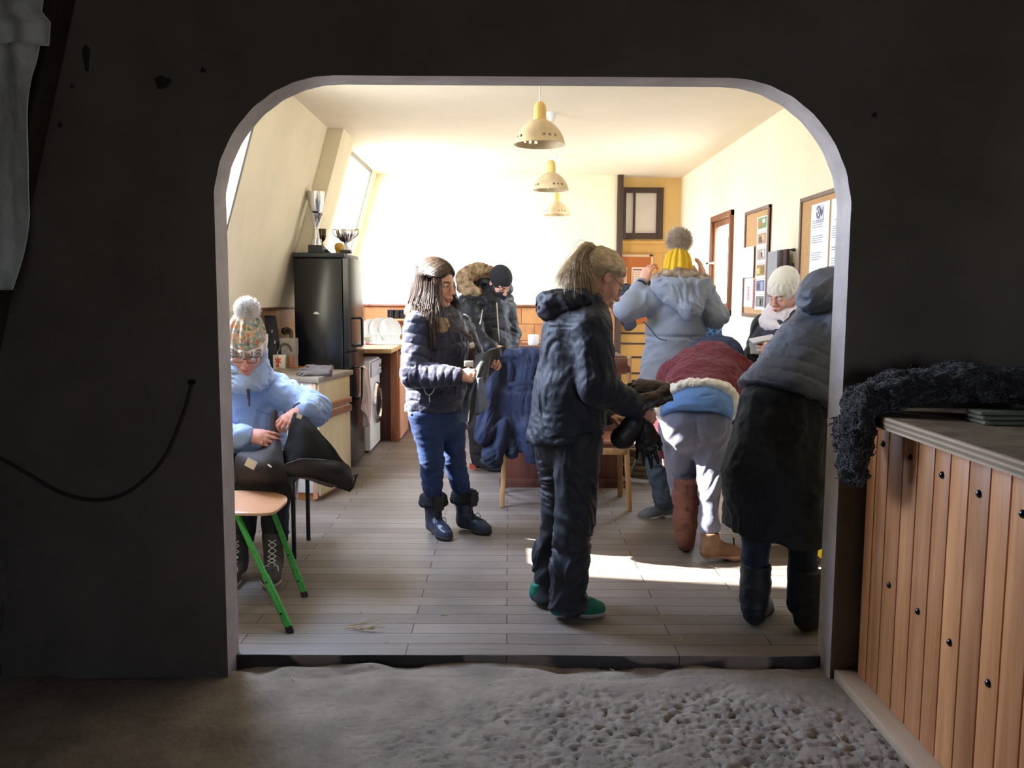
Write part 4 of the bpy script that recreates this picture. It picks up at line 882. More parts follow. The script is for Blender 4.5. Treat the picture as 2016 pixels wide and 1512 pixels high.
def logo(yc, zc, parent):
    x = XR-.0215; s = MB(); s.box((x-.0004, yc-.062, zc-.055), (x+.001, yc+.062, zc+.05)); q = s.build('logo_square', mat('logo_pale', (204, 206, 222), .7), parent, smooth=False)
    s = MB(); s.tube([(x-.001, yc+.02+.03*math.cos(a), zc+.008+.036*math.sin(a)) for a in np.linspace(.5, 2*PI-.0, 18)], .0045, 6); s.bar((x-.001, yc+.02, zc+.026), (x-.001, yc+.02, zc-.006), .006, .002)
    for a, b2 in (((-.018, .03), (-.026, -.018)), ((-.026, -.018), (-.034, .02)), ((-.034, .02), (-.042, -.018)), ((-.042, -.018), (-.052, .034))): s.bar((x-.001, yc+a[0], zc+a[1]), (x-.001, yc+b2[0], zc+b2[1]), .005, .002)
    s.bar((x-.001, yc-.058, zc-.046), (x-.001, yc+.058, zc-.046), .006, .002); s.build('logo_mark', m_ink2, q, smooth=False)
y0b, y1b, z0b, z1b = 4.86, 5.86, 1.16, 2.125
board('notice_board', 'cork notice board with two long text sheets, nearest the arch', y0b, y1b, z0b, z1b)
pa = sheet('notice_sheet', 'long white text sheet on the nearer cork board, left one', 5.33, 5.65, 1.575, 2.06, m_paper, text_lines([(.22, 4, .028, .1, .8, .004, m_ink), (.42, 4, .028, .1, .75, .004, m_ink), (.64, 4, .03, .1, .7, .004, m_ink)]), group='text sheets on the nearer board')
logo(5.49, 1.995, pa)
pb = sheet('notice_sheet', 'pale white schedule sheet pinned below the left text sheet', 5.33, 5.67, 1.30, 1.575, m_paper, text_lines([(.06, 1, 0, .35, .6, .006, m_ink), (.17, 1, 0, .25, .8, .011, m_ink2)])+[(a, b2, .32+.1*k, .004, m_ink) for k in range(6) for a, b2 in ((.1, .4), (.55, .85))], x=XR-.0195, group='text sheets on the nearer board')
pc = sheet('notice_sheet', 'long white text sheet on the nearer cork board, right one', 4.98, 5.30, 1.575, 2.06, m_paper, text_lines([(.20, 1, 0, .4, .6, .005, m_ink), (.26, 1, 0, .2, .85, .005, m_ink), (.34, 6, .028, .1, .8, .004, m_ink), (.60, 2, .03, .1, .55, .005, m_ink2), (.74, 5, .03, .1, .8, .004, m_ink)]), group='text sheets on the nearer board')
logo(5.14, 1.995, pc)
pd = sheet('notice_sheet', 'white schedule sheet pinned below the right text sheet', 4.98, 5.31, 1.30, 1.575, m_paper, text_lines([(.03, 1, 0, .38, .6, .008, m_ink2), (.12, 1, 0, .2, .85, .008, m_ink), (.25, 8, .085, .1, .8, .004, m_ink)]), x=XR-.0195, group='text sheets on the nearer board')
board('notice_board', 'cork notice board with a strip of photo prints, right of the casement window', 6.56, 7.22, 1.30, 2.165)
pal = [((96, 140, 70), (190, 96, 60), (226, 230, 236)), ((176, 140, 110), (70, 60, 60), (212, 170, 120)), ((150, 156, 150), (180, 110, 100), (226, 226, 226)), ((150, 118, 70), (214, 184, 84), (120, 92, 56)), ((90, 100, 130), (50, 54, 76), (150, 160, 190)), ((118, 122, 116), (150, 152, 142), (92, 96, 90))]
lb = ['photo print at the top of the strip, green and orange', 'photo print of warm brown tones, second from the strip top', 'photo print of pale greys, third from the strip top', 'photo print of ochre tones, fourth from the strip top', 'photo print of dark blue tones, second from the strip bottom', 'photo print of plain grey tones, bottom of the strip']
for k in range(6):
    zt_ = 2.09-.122*k; ms = [mat('photo_%d_%d' % (k, i), c, .4) for i, c in enumerate(pal[k])]
    rects = [(.1, .9, .08, .084, ms[0], 'picture'), (.15+.1*(k % 3), .45+.1*(k % 3), .3, .045, ms[1], 'shape'), (.55, .8, .2, .03+.008*k, ms[2], 'patch')]
    q = sheet('photo_print', lb[k], 6.60, 6.87, zt_-.118, zt_, m_paper, [(a, b2, c, h_, m) if i == 0 else (a, b2, c, h_, m, n_) for i, (a, b2, c, h_, m, n_) in enumerate(rects)], group='photo prints on the cork board', cat='photo')
    for ch in q.children:
        if ch.name.split('.')[0] in ('shape', 'patch'): ch.location.x -= .0015
sheet('blank_sheet', 'plain white sheet covering the middle of the farther cork board', 6.90, 7.30, 1.62, 1.87, m_paper, x=XR-.03, curl=.1)
q = sheet('printed_sheet', 'white sheet with a small red printed block low on the farther cork board', 6.93, 7.20, 1.38, 1.615, m_paper)
s = MB()
for k in range(7): s.box((XR-.0225, 7.035, 1.535-.016*k), (XR-.0205, 7.085-.006*(k % 3), 1.546-.016*k))
s.build('red_print', mat('ink_red', (226, 110, 120), .6), q, smooth=False)
s = MB(); s.box((XR-.02, 6.88, 1.37), (XR-.0165, 6.93, 1.60)); tag(s.build('brown_strip', mat('strip_redbrown', (150, 86, 76), .6)), 'narrow red brown card strip beside the sheet with the red printed block', 'card')
# folder rack on the wall
t = thing('folder_rack', 'grey wall rack of folders above the white knitted hat', 'rack', (XR, 6.15, 1.5))
for k, c in enumerate(((120, 122, 132), (156, 120, 130), (96, 98, 108), (140, 142, 150))):
    s = MB(); s.box((XR-.03-.022*(k+1), 6.02, 1.32), (XR-.032-.022*k, 6.24, 1.80-.004*k), .002); s.build('folder', mat('folder_%d' % k, c, .5), t)
s = MB(); s.box((XR-.03, 6.0, 1.30), (XR-.002, 6.26, 1.70), .003); s.box((XR-.13, 6.0, 1.29), (XR-.002, 6.26, 1.315), .003); s.build('holder', mat('rack_grey', (84, 84, 90), .4), t)
s = MB(); s.tube([(XR-.01, 5.98, 1.79), (XR-.06, 5.97, 1.79), (XR-.06, 5.97, 1.6)], .012, 8); s.build('clip', m_blackmetal, t)
# board on the door
t = thing('door_board', 'orange cork board with white sheets on the ochre door', 'notice board', (1.5, YA-.06, 1.4))
xa, xb = 1.31, 1.655
s = MB(); s.box((xa, YA-.075, 1.15), (xb, YA-.062, 1.93)); s.build('cork_panel', mat('cork_orange', (196, 116, 62), .8, var=(60, .1)), t)
s = MB()
for a, b2 in (((xa, 1.92), (xb+.02, 1.945)), ((xb-.002, 1.15), (xb+.02, 1.945))): s.box((a[0], YA-.082+.0015*(b2[0]-a[0] > .2), a[1]), (b2[0], YA-.06, b2[1]), .003)
s.build('frame', mat('door_board_frame', (226, 196, 170), .5), t)
s = MB(); s.box((xb-.02, YA-.084, 1.925), (xb+.022, YA-.058, 1.95), .002); s.build('corner', m_brown, t)
def dsheet(label, x0, x1, z0, z1, rows):
    t = thing('door_sheet', label, 'paper', ((x0+x1)/2, YA-.078, z0), 'sheets on the door board')
    s = MB(); s.box((x0, YA-.079, z0), (x1, YA-.0765, z1)); s.build('sheet', mat('paper_warm', (238, 214, 196), .7), t)
    s = MB(); s2 = MB(); w_ = x1-x0
    s.box((x0+.1*w_, YA-.0805, z1-.035), (x0+.9*w_, YA-.079, z1-.022))
    for k in range(rows):
        z = z1-.06-.026*k; s2.box((x0+.25*w_, YA-.0805, z), (x0+.85*w_, YA-.079, z+.006)); s.box((x0+.08*w_, YA-.0805, z-.002), (x0+.15*w_, YA-.079, z+.010))
    s.build('heading', mat('ink_brown', (110, 84, 84), .7), t, smooth=False); s2.build('text', mat('ink_pale', (206, 172, 156), .7), t, smooth=False)
dsheet('white sheet with a bulleted list on the orange door board', 1.43, 1.575, 1.52, 1.80, 8)
dsheet('white sheet at the left edge of the orange door board, cut by hair', 1.315, 1.375, 1.50, 1.80, 8)
# ================================================================== BODY TOOLS
m_skin = mat('skin', (222, 166, 142), 0.5, sss=0.12, var=(14, 0.06), bump=(180, 0.08, 0.002))
m_skin2 = mat('skin_rosy', (224, 158, 140), 0.5, sss=0.12, var=(14, 0.07), bump=(180, 0.08, 0.002))
m_lip = mat('lip', (186, 104, 96), 0.45); m_lash = mat('lash_dark', (46, 32, 28), 0.6); m_browd = mat('brow_brown', (88, 62, 48), 0.8)
m_eye = mat('eye_white', (222, 218, 214), 0.15); m_iris = mat('iris_brown', (46, 32, 26), 0.12)
def nrm(v): v = np.asarray(v, float); return v/(np.linalg.norm(v)+1e-12)
def head_R(az, pitch, roll=0.0):
    """columns: right, forward, up.  az: heading (0=+X, 90=+Y), pitch down, roll to the right (degrees)"""
    a, p, r = map(math.radians, (az, pitch, roll))
    f = V(math.cos(a)*math.cos(p), math.sin(a)*math.cos(p), -math.sin(p)); x = V(math.sin(a), -math.cos(a), 0); u = np.cross(x, f)
    x2 = x*math.cos(r)-u*math.sin(r); u2 = np.cross(x2, f); return np.stack([x2, f, u2], 1)
class Head:
    def __init__(s, c, az, pitch, roll=0, sc=1.0): s.c = np.asarray(c, float); s.R = head_R(az, pitch, roll); s.s = sc
    def w(s, *p): return s.c+s.R@(np.array(p, float)*s.s)
    def loc(s, P): return (np.asarray(P)-s.c)@s.R/s.s
def add_head(F, H, ears=True, age=0.0, jaw=1.0, lids=True):
    w, k = H.w, H.s; E = lambda c, r, kk=.012, op='u': F.ell(w(*c), np.array(r)*k, kk*k, op, H.R)
    C = lambda a, b, ra, rb, kk=.010, op='u', flat=None: F.cone(w(*a), w(*b), ra*k, rb*k, kk*k, op, flat)
    E((0, -.014, .036), (.0745, .096, .083), .0); E((0, .018, .018), (.068, .070, .070), .02)
    E((0, .028, -.036), (.056*jaw, .060, .078), .025); C((.048*jaw, .0, -.05), (.016, .066, -.098), .018, .016, .02); C((-.048*jaw, .0, -.05), (-.016, .066, -.098), .018, .016, .02)
    E((0, .071, -.100), (.021, .018, .017), .014)
    for sx in (-1, 1):
        E((sx*.039, .055, -.036), (.026, .026, .026), .022)
        C((sx*.050, .064, .024), (sx*.010, .089, .022), .010, .011, .014)
    for sx in (-1, 1): E((sx*.031, .099, .002), (.019, .019, .0125), .012, 's')
    for sx in (-1, 1): E((sx*.031, .0775, .001), (.0145, .0135, .0125), .003)
    C((0, .090, .016), (0, .112, -.028), .0075, .0105, .010); E((0, .113, -.033), (.0115, .012, .010), .006)
    for sx in (-1, 1): E((sx*.0115, .101, -.036), (.0085, .010, .0075), .006)
    E((0, .092, -.066), (.026, .014, .019), .012)
    C((-.019, .0925, -.0645), (0, .1035, -.0605), .0038, .0052, .004); C((.019, .0925, -.0645), (0, .1035, -.0605), .0038, .0052, .004)
    C((-.016, .0935, -.0695), (0, .1020, -.0725), .0040, .0062, .004); C((.016, .0935, -.0695), (0, .1020, -.0725), .0040, .0062, .004)
    C((-.020, .0985, -.0668), (.020, .0985, -.0668), .0018, .0018, .002, 's')
    if ears:
        for sx in (-1, 1):
            E((sx*.0765, -.012, -.004), (.0085, .020, .031), .006); E((sx*.086, -.006, -.002), (.006, .010, .018), .004, 's')
    C((0, -.018, -.06), (0, -.040, -.17), .052, .056, .03)
    if age: C((.030, .080, -.035), (.030, .078, -.075), .0025, .0025, .003, 's'); C((-.030, .080, -.035), (-.030, .078, -.075), .0025, .0025, .003, 's')
def face_labels(H, open_eyes=False, brow=True, lip=True):
    """0 skin 1 lip 2 lash 3 brow"""
    def fn(P):
        q = H.loc(P); x, y, z = np.abs(q[:, 0]), q[:, 1], q[:, 2]; m = np.zeros(len(q), np.int32)
        near = (np.abs(q) < .14).all(1) & (y > .05)
        if lip: m[near & (y > .087) & (((z+.0668) < .0078-.26*x) & ((z+.0668) > -.0098+.42*x*(x > .008)-.003*(x <= .008)))] = 1
        zl = -.0065+6.0*(x-.031)**2
        if not open_eyes: m[near & (np.abs(x-.031) < .0155) & (np.abs(z-zl) < .0018)] = 2
        if brow: m[near & (x > .012) & (x < .051) & (np.abs(z-(.0245-7*(x-.034)**2)) < .0034) & (y > .06)] = 3
        return m
    return fn
def add_hand(F, w, d, n, side, curl=(20, 25, 15), thumb=(35, 20), s=1.0, spread=4, extra=None, k=.006, fat=1.0):
    """wrist w, finger direction d, back-of-hand normal n, side 'R'/'L'; curl: one triple or four triples (index..little)"""
    w = np.asarray(w, float); d = nrm(d); n = np.asarray(n, float); n = nrm(n-d*(n@d)); x = np.cross(d, n); t = -1 if side == 'R' else 1
    T = lambda a, b, c: w+s*(a*t*x+b*d+c*n)
    curls = [curl]*4 if np.isscalar(curl[0]) else curl
    kx = (.030, .0105, -.010, -.0285); ky = (.088, .093, .087, .077); Ls = (.068, .076, .071, .055); rr = (.0092, .0095, .0090, .0080)
    for i in range(4):
        F.cone(T(kx[i]*.55, .012, 0), T(kx[i], ky[i], 0), .0150*s, .0118*s, .012*s)
    F.cone(T(0, .0, 0), T(0, .06, -.002), .023*s, .022*s, .012*s, flat=(x, 1.25))
    F.cone(T(.022, .015, -.008), T(.030, .055, -.010), .016*s, .014*s, .012*s)
    tips = []
    for i in range(4):
        p = T(kx[i], ky[i], 0.001); ang = 0.0; sp = math.radians(spread*(1.5-i)); segs = (.46, .30, .24); r0 = rr[i]*s*fat
        base = nrm(d*math.cos(sp)+t*x*math.sin(sp))
        for j in range(3):
            ang += math.radians(curls[i][j]); q = p+(base*math.cos(ang)-n*math.sin(ang))*Ls[i]*segs[j]*s
            F.cone(p, q, r0*(1-.07*j), r0*(1-.07*(j+1)), .003*s if j else .006*s); p = q
        tips.append(p)
    a1, a2 = map(math.radians, thumb)
    p = T(.026, .022, -.008); dirs = nrm(t*x*math.sin(a1)+d*math.cos(a1)-n*.35); q = p+dirs*.040*s; F.cone(p, q, .0145*s*fat, .0118*s*fat, .010*s)
    d2 = nrm(dirs+(-t*x*math.sin(a2)*.9+d*.2-n*.25*a2)); q2 = q+d2*.032*s; F.cone(q, q2, .0112*s*fat, .0100*s*fat, .003*s)
    d3 = nrm(d2+(-t*x*math.sin(a2)*.5-n*.15*a2)); q3 = q2+d3*.024*s; F.cone(q2, q3, .0100*s*fat, .0080*s*fat, .003*s)
    return tips, q3
def body(root, H, chest, pelvis, arms=(), legs=(), hands=(), mats=None, labels=None, vox=.0034, head_kw={}, name='body', neck=True):
    """one continuous figure: head, neck, trunk, arms with hands, legs"""
    pts = [H.w(0, 0, .13), H.w(0, .13, -.1), H.w(0, -.12, 0), H.w(.09, 0, 0), H.w(-.09, 0, 0), chest, pelvis]
    for a in list(arms)+list(legs): pts += list(a)
    for h in hands: pts += [np.asarray(h['w'])+nrm(h['d'])*.2, np.asarray(h['w'])+.05, np.asarray(h['w'])-.08]
    pts = np.array(pts); F = Fld(pts.min(0)-.13, pts.max(0)+.13, vox)
    chest = np.asarray(chest, float); pelvis = np.asarray(pelvis, float); nb = H.w(0, -.036, -.16)
    F.cone(chest, pelvis, .105, .10, .03); F.cone(nb, chest, .055, .10, .04)
    for (sh, el, wr) in arms: F.chain([nb*.35+np.asarray(sh)*.65, sh, el, wr], [.05, .048, .036, .026], .02)
    for (hp, kn, an) in legs: F.chain([hp, kn, an], [.075, .05, .036], .03); F.cone(pelvis, hp, .09, .075, .03)
    for h in hands: add_hand(F, **h)
    add_head(F, H, **head_kw)
    return F.build(name, mats or [m_skin, m_lip, m_lash, m_browd], root, labels)
def eye_open(root, H, gaze=(0, 1, -.1)):
    for sx in (-1, 1):
        c = H.w(sx*.031, .0775, .001); g = H.R@nrm(gaze); s = MB(); s.sphere(c+H.R@V(0, .0022, -.0005), .0128*H.s, 18); s.cur = 1; s.sphere(c+H.R@V(0, .0022, 0)+g*.0076*H.s, .0066*H.s, 14); s.build('eye', [m_eye, m_iris], root)
        s = MB(); s.tube(spline([H.w(sx*.0175, .0855, -.0005), H.w(sx*.025, .0915, .0052), H.w(sx*.034, .0915, .0062), H.w(sx*.0455, .083, .0005)], 5), .0016*H.s, 6); s.build('eyelash', m_lash, root)
def glasses(root, H, m, w=.0235, h=.017, arms=True, metal=False):
    r = .0010 if metal else .0017; t = None
    s = MB()
    for sx in (-1, 1):
        pts = []
        for k in range(29):
            a = 2*PI*k/28; q = superr(a, 3.2); pts.append(H.w(sx*.032+w*q*math.cos(a), .1045-.02*abs(.9*q*math.cos(a)*w)/w*.15, -.004+h*q*math.sin(a)))
        s.tube(pts, r, 6, caps=False)
        if arms: s.tube([H.w(sx*.057, .100, .004), H.w(sx*.076, .06, .006), H.w(sx*.083, -.01, .012)], r, 6)
    s.tube(spline([H.w(-.009, .106, .0), H.w(0, .111, .004), H.w(.009, .106, .0)], 4), r, 6)
    g = s.build('glasses', m, root)
    s = MB()
    for sx in (-1, 1):
        b = len(s.v); s.v += [tuple(H.w(sx*.032+w*.97*superr(2*PI*k/24, 3.2)*math.cos(2*PI*k/24), .1043, -.004+h*.97*superr(2*PI*k/24, 3.2)*math.sin(2*PI*k/24))) for k in range(24)]; s.f.append(tuple(b+k for k in range(24))); s.mi.append(0)
    s.build('lens', m_glass, g)
    return g
def beanie(root, H, m, z0=.030, ribs=34, tall=.10, amp=.004, brim=.045, mbrim=None, name='knitted_hat', wd=1.0, tilt=.25, vox=.0035, slouch=0.0, cable=0):
    """knit cap: dome, folded brim, ribs"""
    c = H.w(0, -.008, z0); F = Fld(c-.26, c+.26, vox); k = H.s; up = H.R[:, 2]-tilt*H.R[:, 1]*0
    F.ell(H.w(0, -.014, z0+.010), np.array((.089*wd, .108*wd, tall+.012))*k, 0, 'u', H.R)
    if slouch: F.ell(H.w(0, -.055, z0+.07), np.array((.075, .085, .065))*k*slouch, .05, 'u', H.R)
    n = nrm(H.R@V(0, -tilt, -1)); F.cut(H.w(0, .0, z0-brim), n, k=.004)
    def rib(P):
        q = H.loc(P); a = np.arctan2(q[:, 0], q[:, 1]+.014)
        v = amp*np.sign(np.sin(a*ribs/2))*np.abs(np.sin(a*ribs/2))**.7
        if cable: v = v*.45+.0055*np.abs(np.sin(a*7+np.sin(q[:, 2]*70)*1.0))-.002
        return v*np.clip((tall+z0-q[:, 2])/.03, .1, 1)
    F.disp(rib, .02)
    o = F.build(name, m, root)
    if mbrim is not None:
        G = Fld(c-.2, c+.2, vox); G.ell(H.w(0, -.014, z0+.010), np.array((.0975*wd, .1165*wd, tall+.012))*k, 0, 'u', H.R); G.cut(H.w(0, 0, z0-brim-.004), n, k=.006); G.cut(H.w(0, 0, z0-brim+.048), -n, k=.006); G.disp(rib, .02)
        G.build('hat_brim', mbrim, o)
    return o
def pompom(parent, c, r, m, n=2600, name='pompom', rr=.0016, core=.72, squash=1.0):
    F = Fld(np.asarray(c)-r*1.3, np.asarray(c)+r*1.3, .006); F.ell(c, (r*core, r*core, r*core*squash), 0); o = F.build(name, m, parent)
    d = RNG.normal(0, 1, (n, 3)); d /= np.linalg.norm(d, axis=1, keepdims=True)
    strands('pompom_fibres', np.asarray(c)+d*r*core*.9*np.array([1, 1, squash]), d+RNG.normal(0, .25, (n, 3)), r*.52, m, o, seg=4, r=rr, curl=.9, droop=.1); return o
def fur(name, parent, o, n, length, m, r=.0018, curl=.9, bias=(0, 0, 0), droop=.2, sel=None):
    """fibres growing from a mesh's faces"""
    cs = np.array([p.center for p in o.data.polygons]); ns = np.array([p.normal for p in o.data.polygons]); ar = np.array([p.area for p in o.data.polygons])
    cs = cs+wloc(o)
    if sel is not None: ar = ar*sel(cs)
    ids = RNG.choice(len(cs), n, p=ar/ar.sum())
    return strands(name, cs[ids]-ns[ids]*.002, ns[ids]+RNG.normal(0, .35, (n, 3))+np.asarray(bias), length, m, o if parent is None else parent, seg=5, r=r, curl=curl, droop=droop)
def shoe(root, name, heel, direction, up=(0, 0, 1), L=.27, shaft=None, m_up=None, m_sole=None, sole_h=.022, heelz=.0, laces=None, toe=.036, wide=1.0, wrink=0.0, shaft_cut=None, sole_grow=.005, tread=False, vox=.0045, fold_seed=0):
    """shoe built along a local x axis (heel -> toe) standing on its sole; shaft: [(x,z,r)...]"""
    d = nrm(direction); u = np.asarray(up, float); u = nrm(u-d*(u@d)); y = np.cross(u, d); M = np.stack([d, y, u], 1); heel = np.asarray(heel, float)
    sc = L/.27; top = max([q[1] for q in shaft]) if shaft else .12
    def fld(g):
        F = Fld((-.09, -.14, -.03), (L+.08, .14, top+.14), vox)
        F.chain([V(.042*sc, 0, .050), V(.11*sc, 0, .058), V(.19*sc, 0, .045), V(.235*sc, 0, .036)], [.036*wide+g, .037*wide+g, .041*wide+g, toe+g], .02, flat=((0, 1, 0), 1.0))
        F.ell(V(.195*sc, 0, .03), (.062+g, .044*wide+g, .035), .02)
        return F
    F = fld(0); F.chain([V(.045*sc, 0, .06), V(.055*sc, 0, .105)], [.040*wide, .042*wide], .03); F.cone(V(.06*sc, 0, .10), V(.15*sc, 0, .058), .036*wide, .034*wide, .03)
    if shaft: F.chain([V(*(q[0], 0, q[1])) for q in shaft], [q[2] for q in shaft], .025)
    else: F.cut((.05, 0, .115), (-.35, 0, 1), k=.006)
    if shaft: F.cut((0, 0, top+shaft[-1][2]*.25), (0, 0, 1), k=.004)
    if wrink: F.disp(lambda P: folds(P, (10, 12, 26), wrink, fold_seed), .03)
    F.cut((0, 0, sole_h-.004), (0, 0, -1), k=.002)
    p, f = F.mesh(); p = p@M.T+heel; o = mesh_obj(name, p, f, m_up, root)
    G = fld(sole_grow); G.cut((0, 0, sole_h), (0, 0, 1), k=.004); G.cut((0, 0, 0), (0, 0, -1), k=.003)
    if heelz: G.boxr((.13*sc, 0, 0), (.035, .1, heelz), .008, .004, 's')
    if tread: G.disp(lambda P: np.where(P[:, 2] < .013, .0025*np.sign(np.sin(P[:, 0]*420)), 0), .01)
    p, f = G.mesh(); p = p@M.T+heel; mesh_obj('sole', p, f, m_sole, o)
    if laces is not None:
        s = MB(); prev = None
        def top_at(x):
            # height of the instep on the centre line
            i = int(round((x-F.lo[0])/vox)); j = int(round((0-F.lo[1])/vox)); col = F.a[i, j, :]; zz_ = np.nonzero(col < 0)[0]; return F.lo[2]+vox*zz_.max() if len(zz_) else .08
        xs_ = np.linspace(laces[0], laces[1], laces[3]); pr = []
        for x in xs_:
            z = top_at(x) if not (shaft and x < .085*sc) else None
            pr.append((x, z))
        prr = laces[4] if len(laces) > 4 else None
        P_ = prr or [(x, z) for x, z in pr]
        for i in range(len(P_)-1):
            for sg in (-1, 1):
                a = V(P_[i][0], sg*.020, P_[i][1]-.003); b = V(P_[i+1][0], -sg*.020, P_[i+1][1]-.003); mid = (a+b)/2+V(.0, 0, .004) if prr is None else (a+b)/2+V(.006, 0, .002)
                s.tube([M@a+heel, M@mid+heel, M@b+heel], .0028, 6)
        a = P_[0]
        for sg in (-1, 1): s.tube(spline([M@V(a[0]+.004, 0, a[1])+heel, M@V(a[0]+.02, sg*.03, a[1]+.012)+heel, M@V(a[0]+.028, sg*.035, a[1]-.02)+heel, M@V(a[0]+.012, sg*.012, a[1]-.004)+heel], 4), .0024, 6)
        s.build('laces', laces[2], o)
    return o, M
def garment(lo, hi, vox=.0072): return Fld(lo, hi, vox)
# ================================================================== PEOPLE
def fabric(name, col, rough=.8, sheen=.15, b1=(26, .35, .012), b2=(300, .25, .002), var=(9, .14)): return mat(name, col, rough, sheen=sheen, bump=b1, bump2=b2, var=var)
m_hairbrown = mat('hair_brown', (92, 72, 60), .5, var=(40, .3), spec=.5)
m_hairblond = mat('hair_blond_grey', (232, 210, 172), .4, var=(45, .25), spec=.6, col2=(176, 150, 118))
m_fur_tan = mat('fur_tan', (206, 178, 138), .8, var=(24, .35), col2=(96, 72, 54))
m_fur_dark = mat('fur_black', (26, 24, 26), .9)
def cloth(name, rows, thick, m, parent=None, nu=30, nv=30, amp=.006, freq=(14, 14, 14), seed=0.0, smooth_rows=True):
    """draped cloth through rows of control points (world)"""
    R_ = [np.array(spline(r, max(2, nu//max(1, len(r)-1)))) for r in rows]; n = min(len(r) for r in R_); R_ = [r[np.linspace(0, len(r)-1, n).round().astype(int)] for r in R_]
    cols = [np.array(spline([r[i] for r in R_], max(2, nv//(len(rows)-1)))) for i in range(n)]
    P = np.stack(cols, 1); du = np.gradient(P, axis=0); dv = np.gradient(P, axis=1); N = np.cross(du, dv); N /= np.linalg.norm(N, axis=2, keepdims=True)+1e-9
    nz = fbm(P.reshape(-1, 3)*np.array(freq)+seed, 2).reshape(P.shape[:2]); P = P+N*(amp*nz)[..., None]
    s = MB(); s.grid(P, thick); return s.build(name, m, parent, sharp=None), P
def bb(pts, m=.2): p = np.array(pts, float); return p.min(0)-m, p.max(0)+m
def right_of(az): a = math.radians(az); return V(math.sin(a), -math.cos(a), 0)
def fwd_of(az): a = math.radians(az); return V(math.cos(a), math.sin(a), 0)

# ------------------------------------------------------------------ woman in jeans and navy quilted jacket
Y0 = 5.03
g = (onfloor(870, 1068)+onfloor(930, 1052))/2
p2 = thing('person', 'person with long brown hair in navy quilted jacket, blue jeans and lace boots', 'person', (g[0], g[1], 0), 'people in the room')
H = Head(at(860, 560, 5.02), -30, 8, 2, 1.06); rt = right_of(-40); fw = fwd_of(-40)
che = at(864, 668, 5.06); pel = at(858, 800, 5.05)
shR, elR, wrR = at(822, 640, 4.90), at(815, 738, 4.84), at(902, 740, 4.74)
shL, elL, wrL = at(905, 642, 5.20), at(942, 730, 5.20), at(957, 722, 4.98)
feet = {}
for q, a_, b_ in (('R', onfloor(846, 1046), onfloor(895, 1072)), ('L', onfloor(902, 1040), onfloor(962, 1054))): feet[q] = (a_, nrm(b_-a_), a_+nrm(b_-a_)*.052)
kR, aR, kL, aL = at(851, 908, 4.99), feet['R'][2]+V(0, 0, .2), at(895, 905, 5.12), feet['L'][2]+V(0, 0, .2)
hR, hL = at(838, 815, 4.97), at(884, 815, 5.12)
body(p2, H, che, pel, [(shR, elR, wrR), (shL, elL, wrL)], [(hR, kR, aR), (hL, kL, aL)],
     [dict(w=wrR+V(.0, 0, 0), d=(.92, -.15, .02), n=(-.1, -.85, .5), side='R', curl=(62, 80, 55), thumb=(40, 60)),
      dict(w=wrL, d=(.55, -.45, .35), n=(.35, .3, .8), side='L', curl=(55, 60, 40), thumb=(30, 50))], labels=face_labels(H, True))
eye_open(p2, H, (.25, 1, -.12))
m_navyq = mat('navy_quilted', (34, 36, 62), .58, sheen=.2, bump=(40, .4, .01), bump2=(200, .15, .002), var=(8, .1), spec=.5)
F = garment(*bb([shR, elR, wrR, shL, elL, wrL, che, pel], .17)); 
F.cone(at(863, 640, 5.06), at(860, 730, 5.05), .135, .150, .04, flat=(rt, 1.28)); F.cone(at(860, 730, 5.05), at(856, 812, 5.05), .150, .163, .05, flat=(rt, 1.22))
F.cone(che+fw*.07+V(0, 0, .02), che+fw*.075-V(0, 0, .03), .10, .10, .05, flat=(rt, 1.3))
F.chain([shR, H.w(0, -.05, -.225), shL], [.07, .07, .07], .05)
z_h = at(857, 799, 5.05)[2]; F.cut((0, 0, z_h), (.06, 0, -1), k=.02)
F.chain([shR, elR, wrR-V(.012, 0, 0)], [.078, .074, .052], .025); F.chain([shL, elL, wrL], [.076, .070, .052], .025)
F.disp(lambda P: quilt(P, [(che+V(0, 0, .25), pel-V(0, 0, .05), .068), (shR, elR, .062), (elR, wrR, .055), (shL, elL, .062), (elL, wrL, .055)], .008, .35)+.006*fbm(P*15)+folds(P, (16, 16, 18), .004, 2.0))
jk = F.build('quilted_jacket', m_navyq, p2)
s = MB(); cpts = spline([H.w(.0, .06, -.17), che+fw*.172+V(0, 0, .04), che+fw*.18-V(0, 0, .12), pel+fw*.155+V(0, 0, .03)], 6); s.tube(cpts, .006, 6, flat=.5); s.build('zipper', mat('zip_dark', (70, 70, 86), .35, metal=.3), jk)
c = at(842, 765, 4.86); s = MB(); s.tube(spline([c+V(-.03, .0, .05), c+V(-.015, -.01, -.015), c+V(.01, -.02, -.035), c+V(.035, -.02, -.01), c+V(.05, -.02, .05)], 5), .0032, 6); s.tube([c+V(.01, -.02, -.035), c+V(.012, -.022, -.075)], .0025, 6); s.build('drawcord', mat('cord_white', (222, 218, 210), .6), jk)
# fur collar
ring = [H.w(0, -.10, -.13), H.w(.095, -.055, -.15), H.w(.115, .03, -.185), H.w(.07, .10, -.22), H.w(.03, .125, -.26)]; ringl = [H.w(0, -.10, -.13), H.w(-.095, -.055, -.15), H.w(-.115, .03, -.185), H.w(-.07, .10, -.22), H.w(-.03, .125, -.26)]
F = garment(*bb(ring+ringl, .12), .008); F.chain(ring, [.05, .058, .058, .05, .036], .02); F.chain(ringl, [.05, .058, .058, .05, .036], .02); F.disp(lambda P: .01*fbm(P*30))
fc_ = F.build('fur_collar', m_fur_tan, p2); fur('collar_fibres', None, fc_, 6000, .055, m_fur_tan, .0013, .8, (0, 0, -.25))
s = MB(); s.sphere(H.w(.0, .085, -.165), .04, 16, (1, 1, .8)); s.build('scarf', fabric('scarf_mustard', (196, 160, 70)), p2)
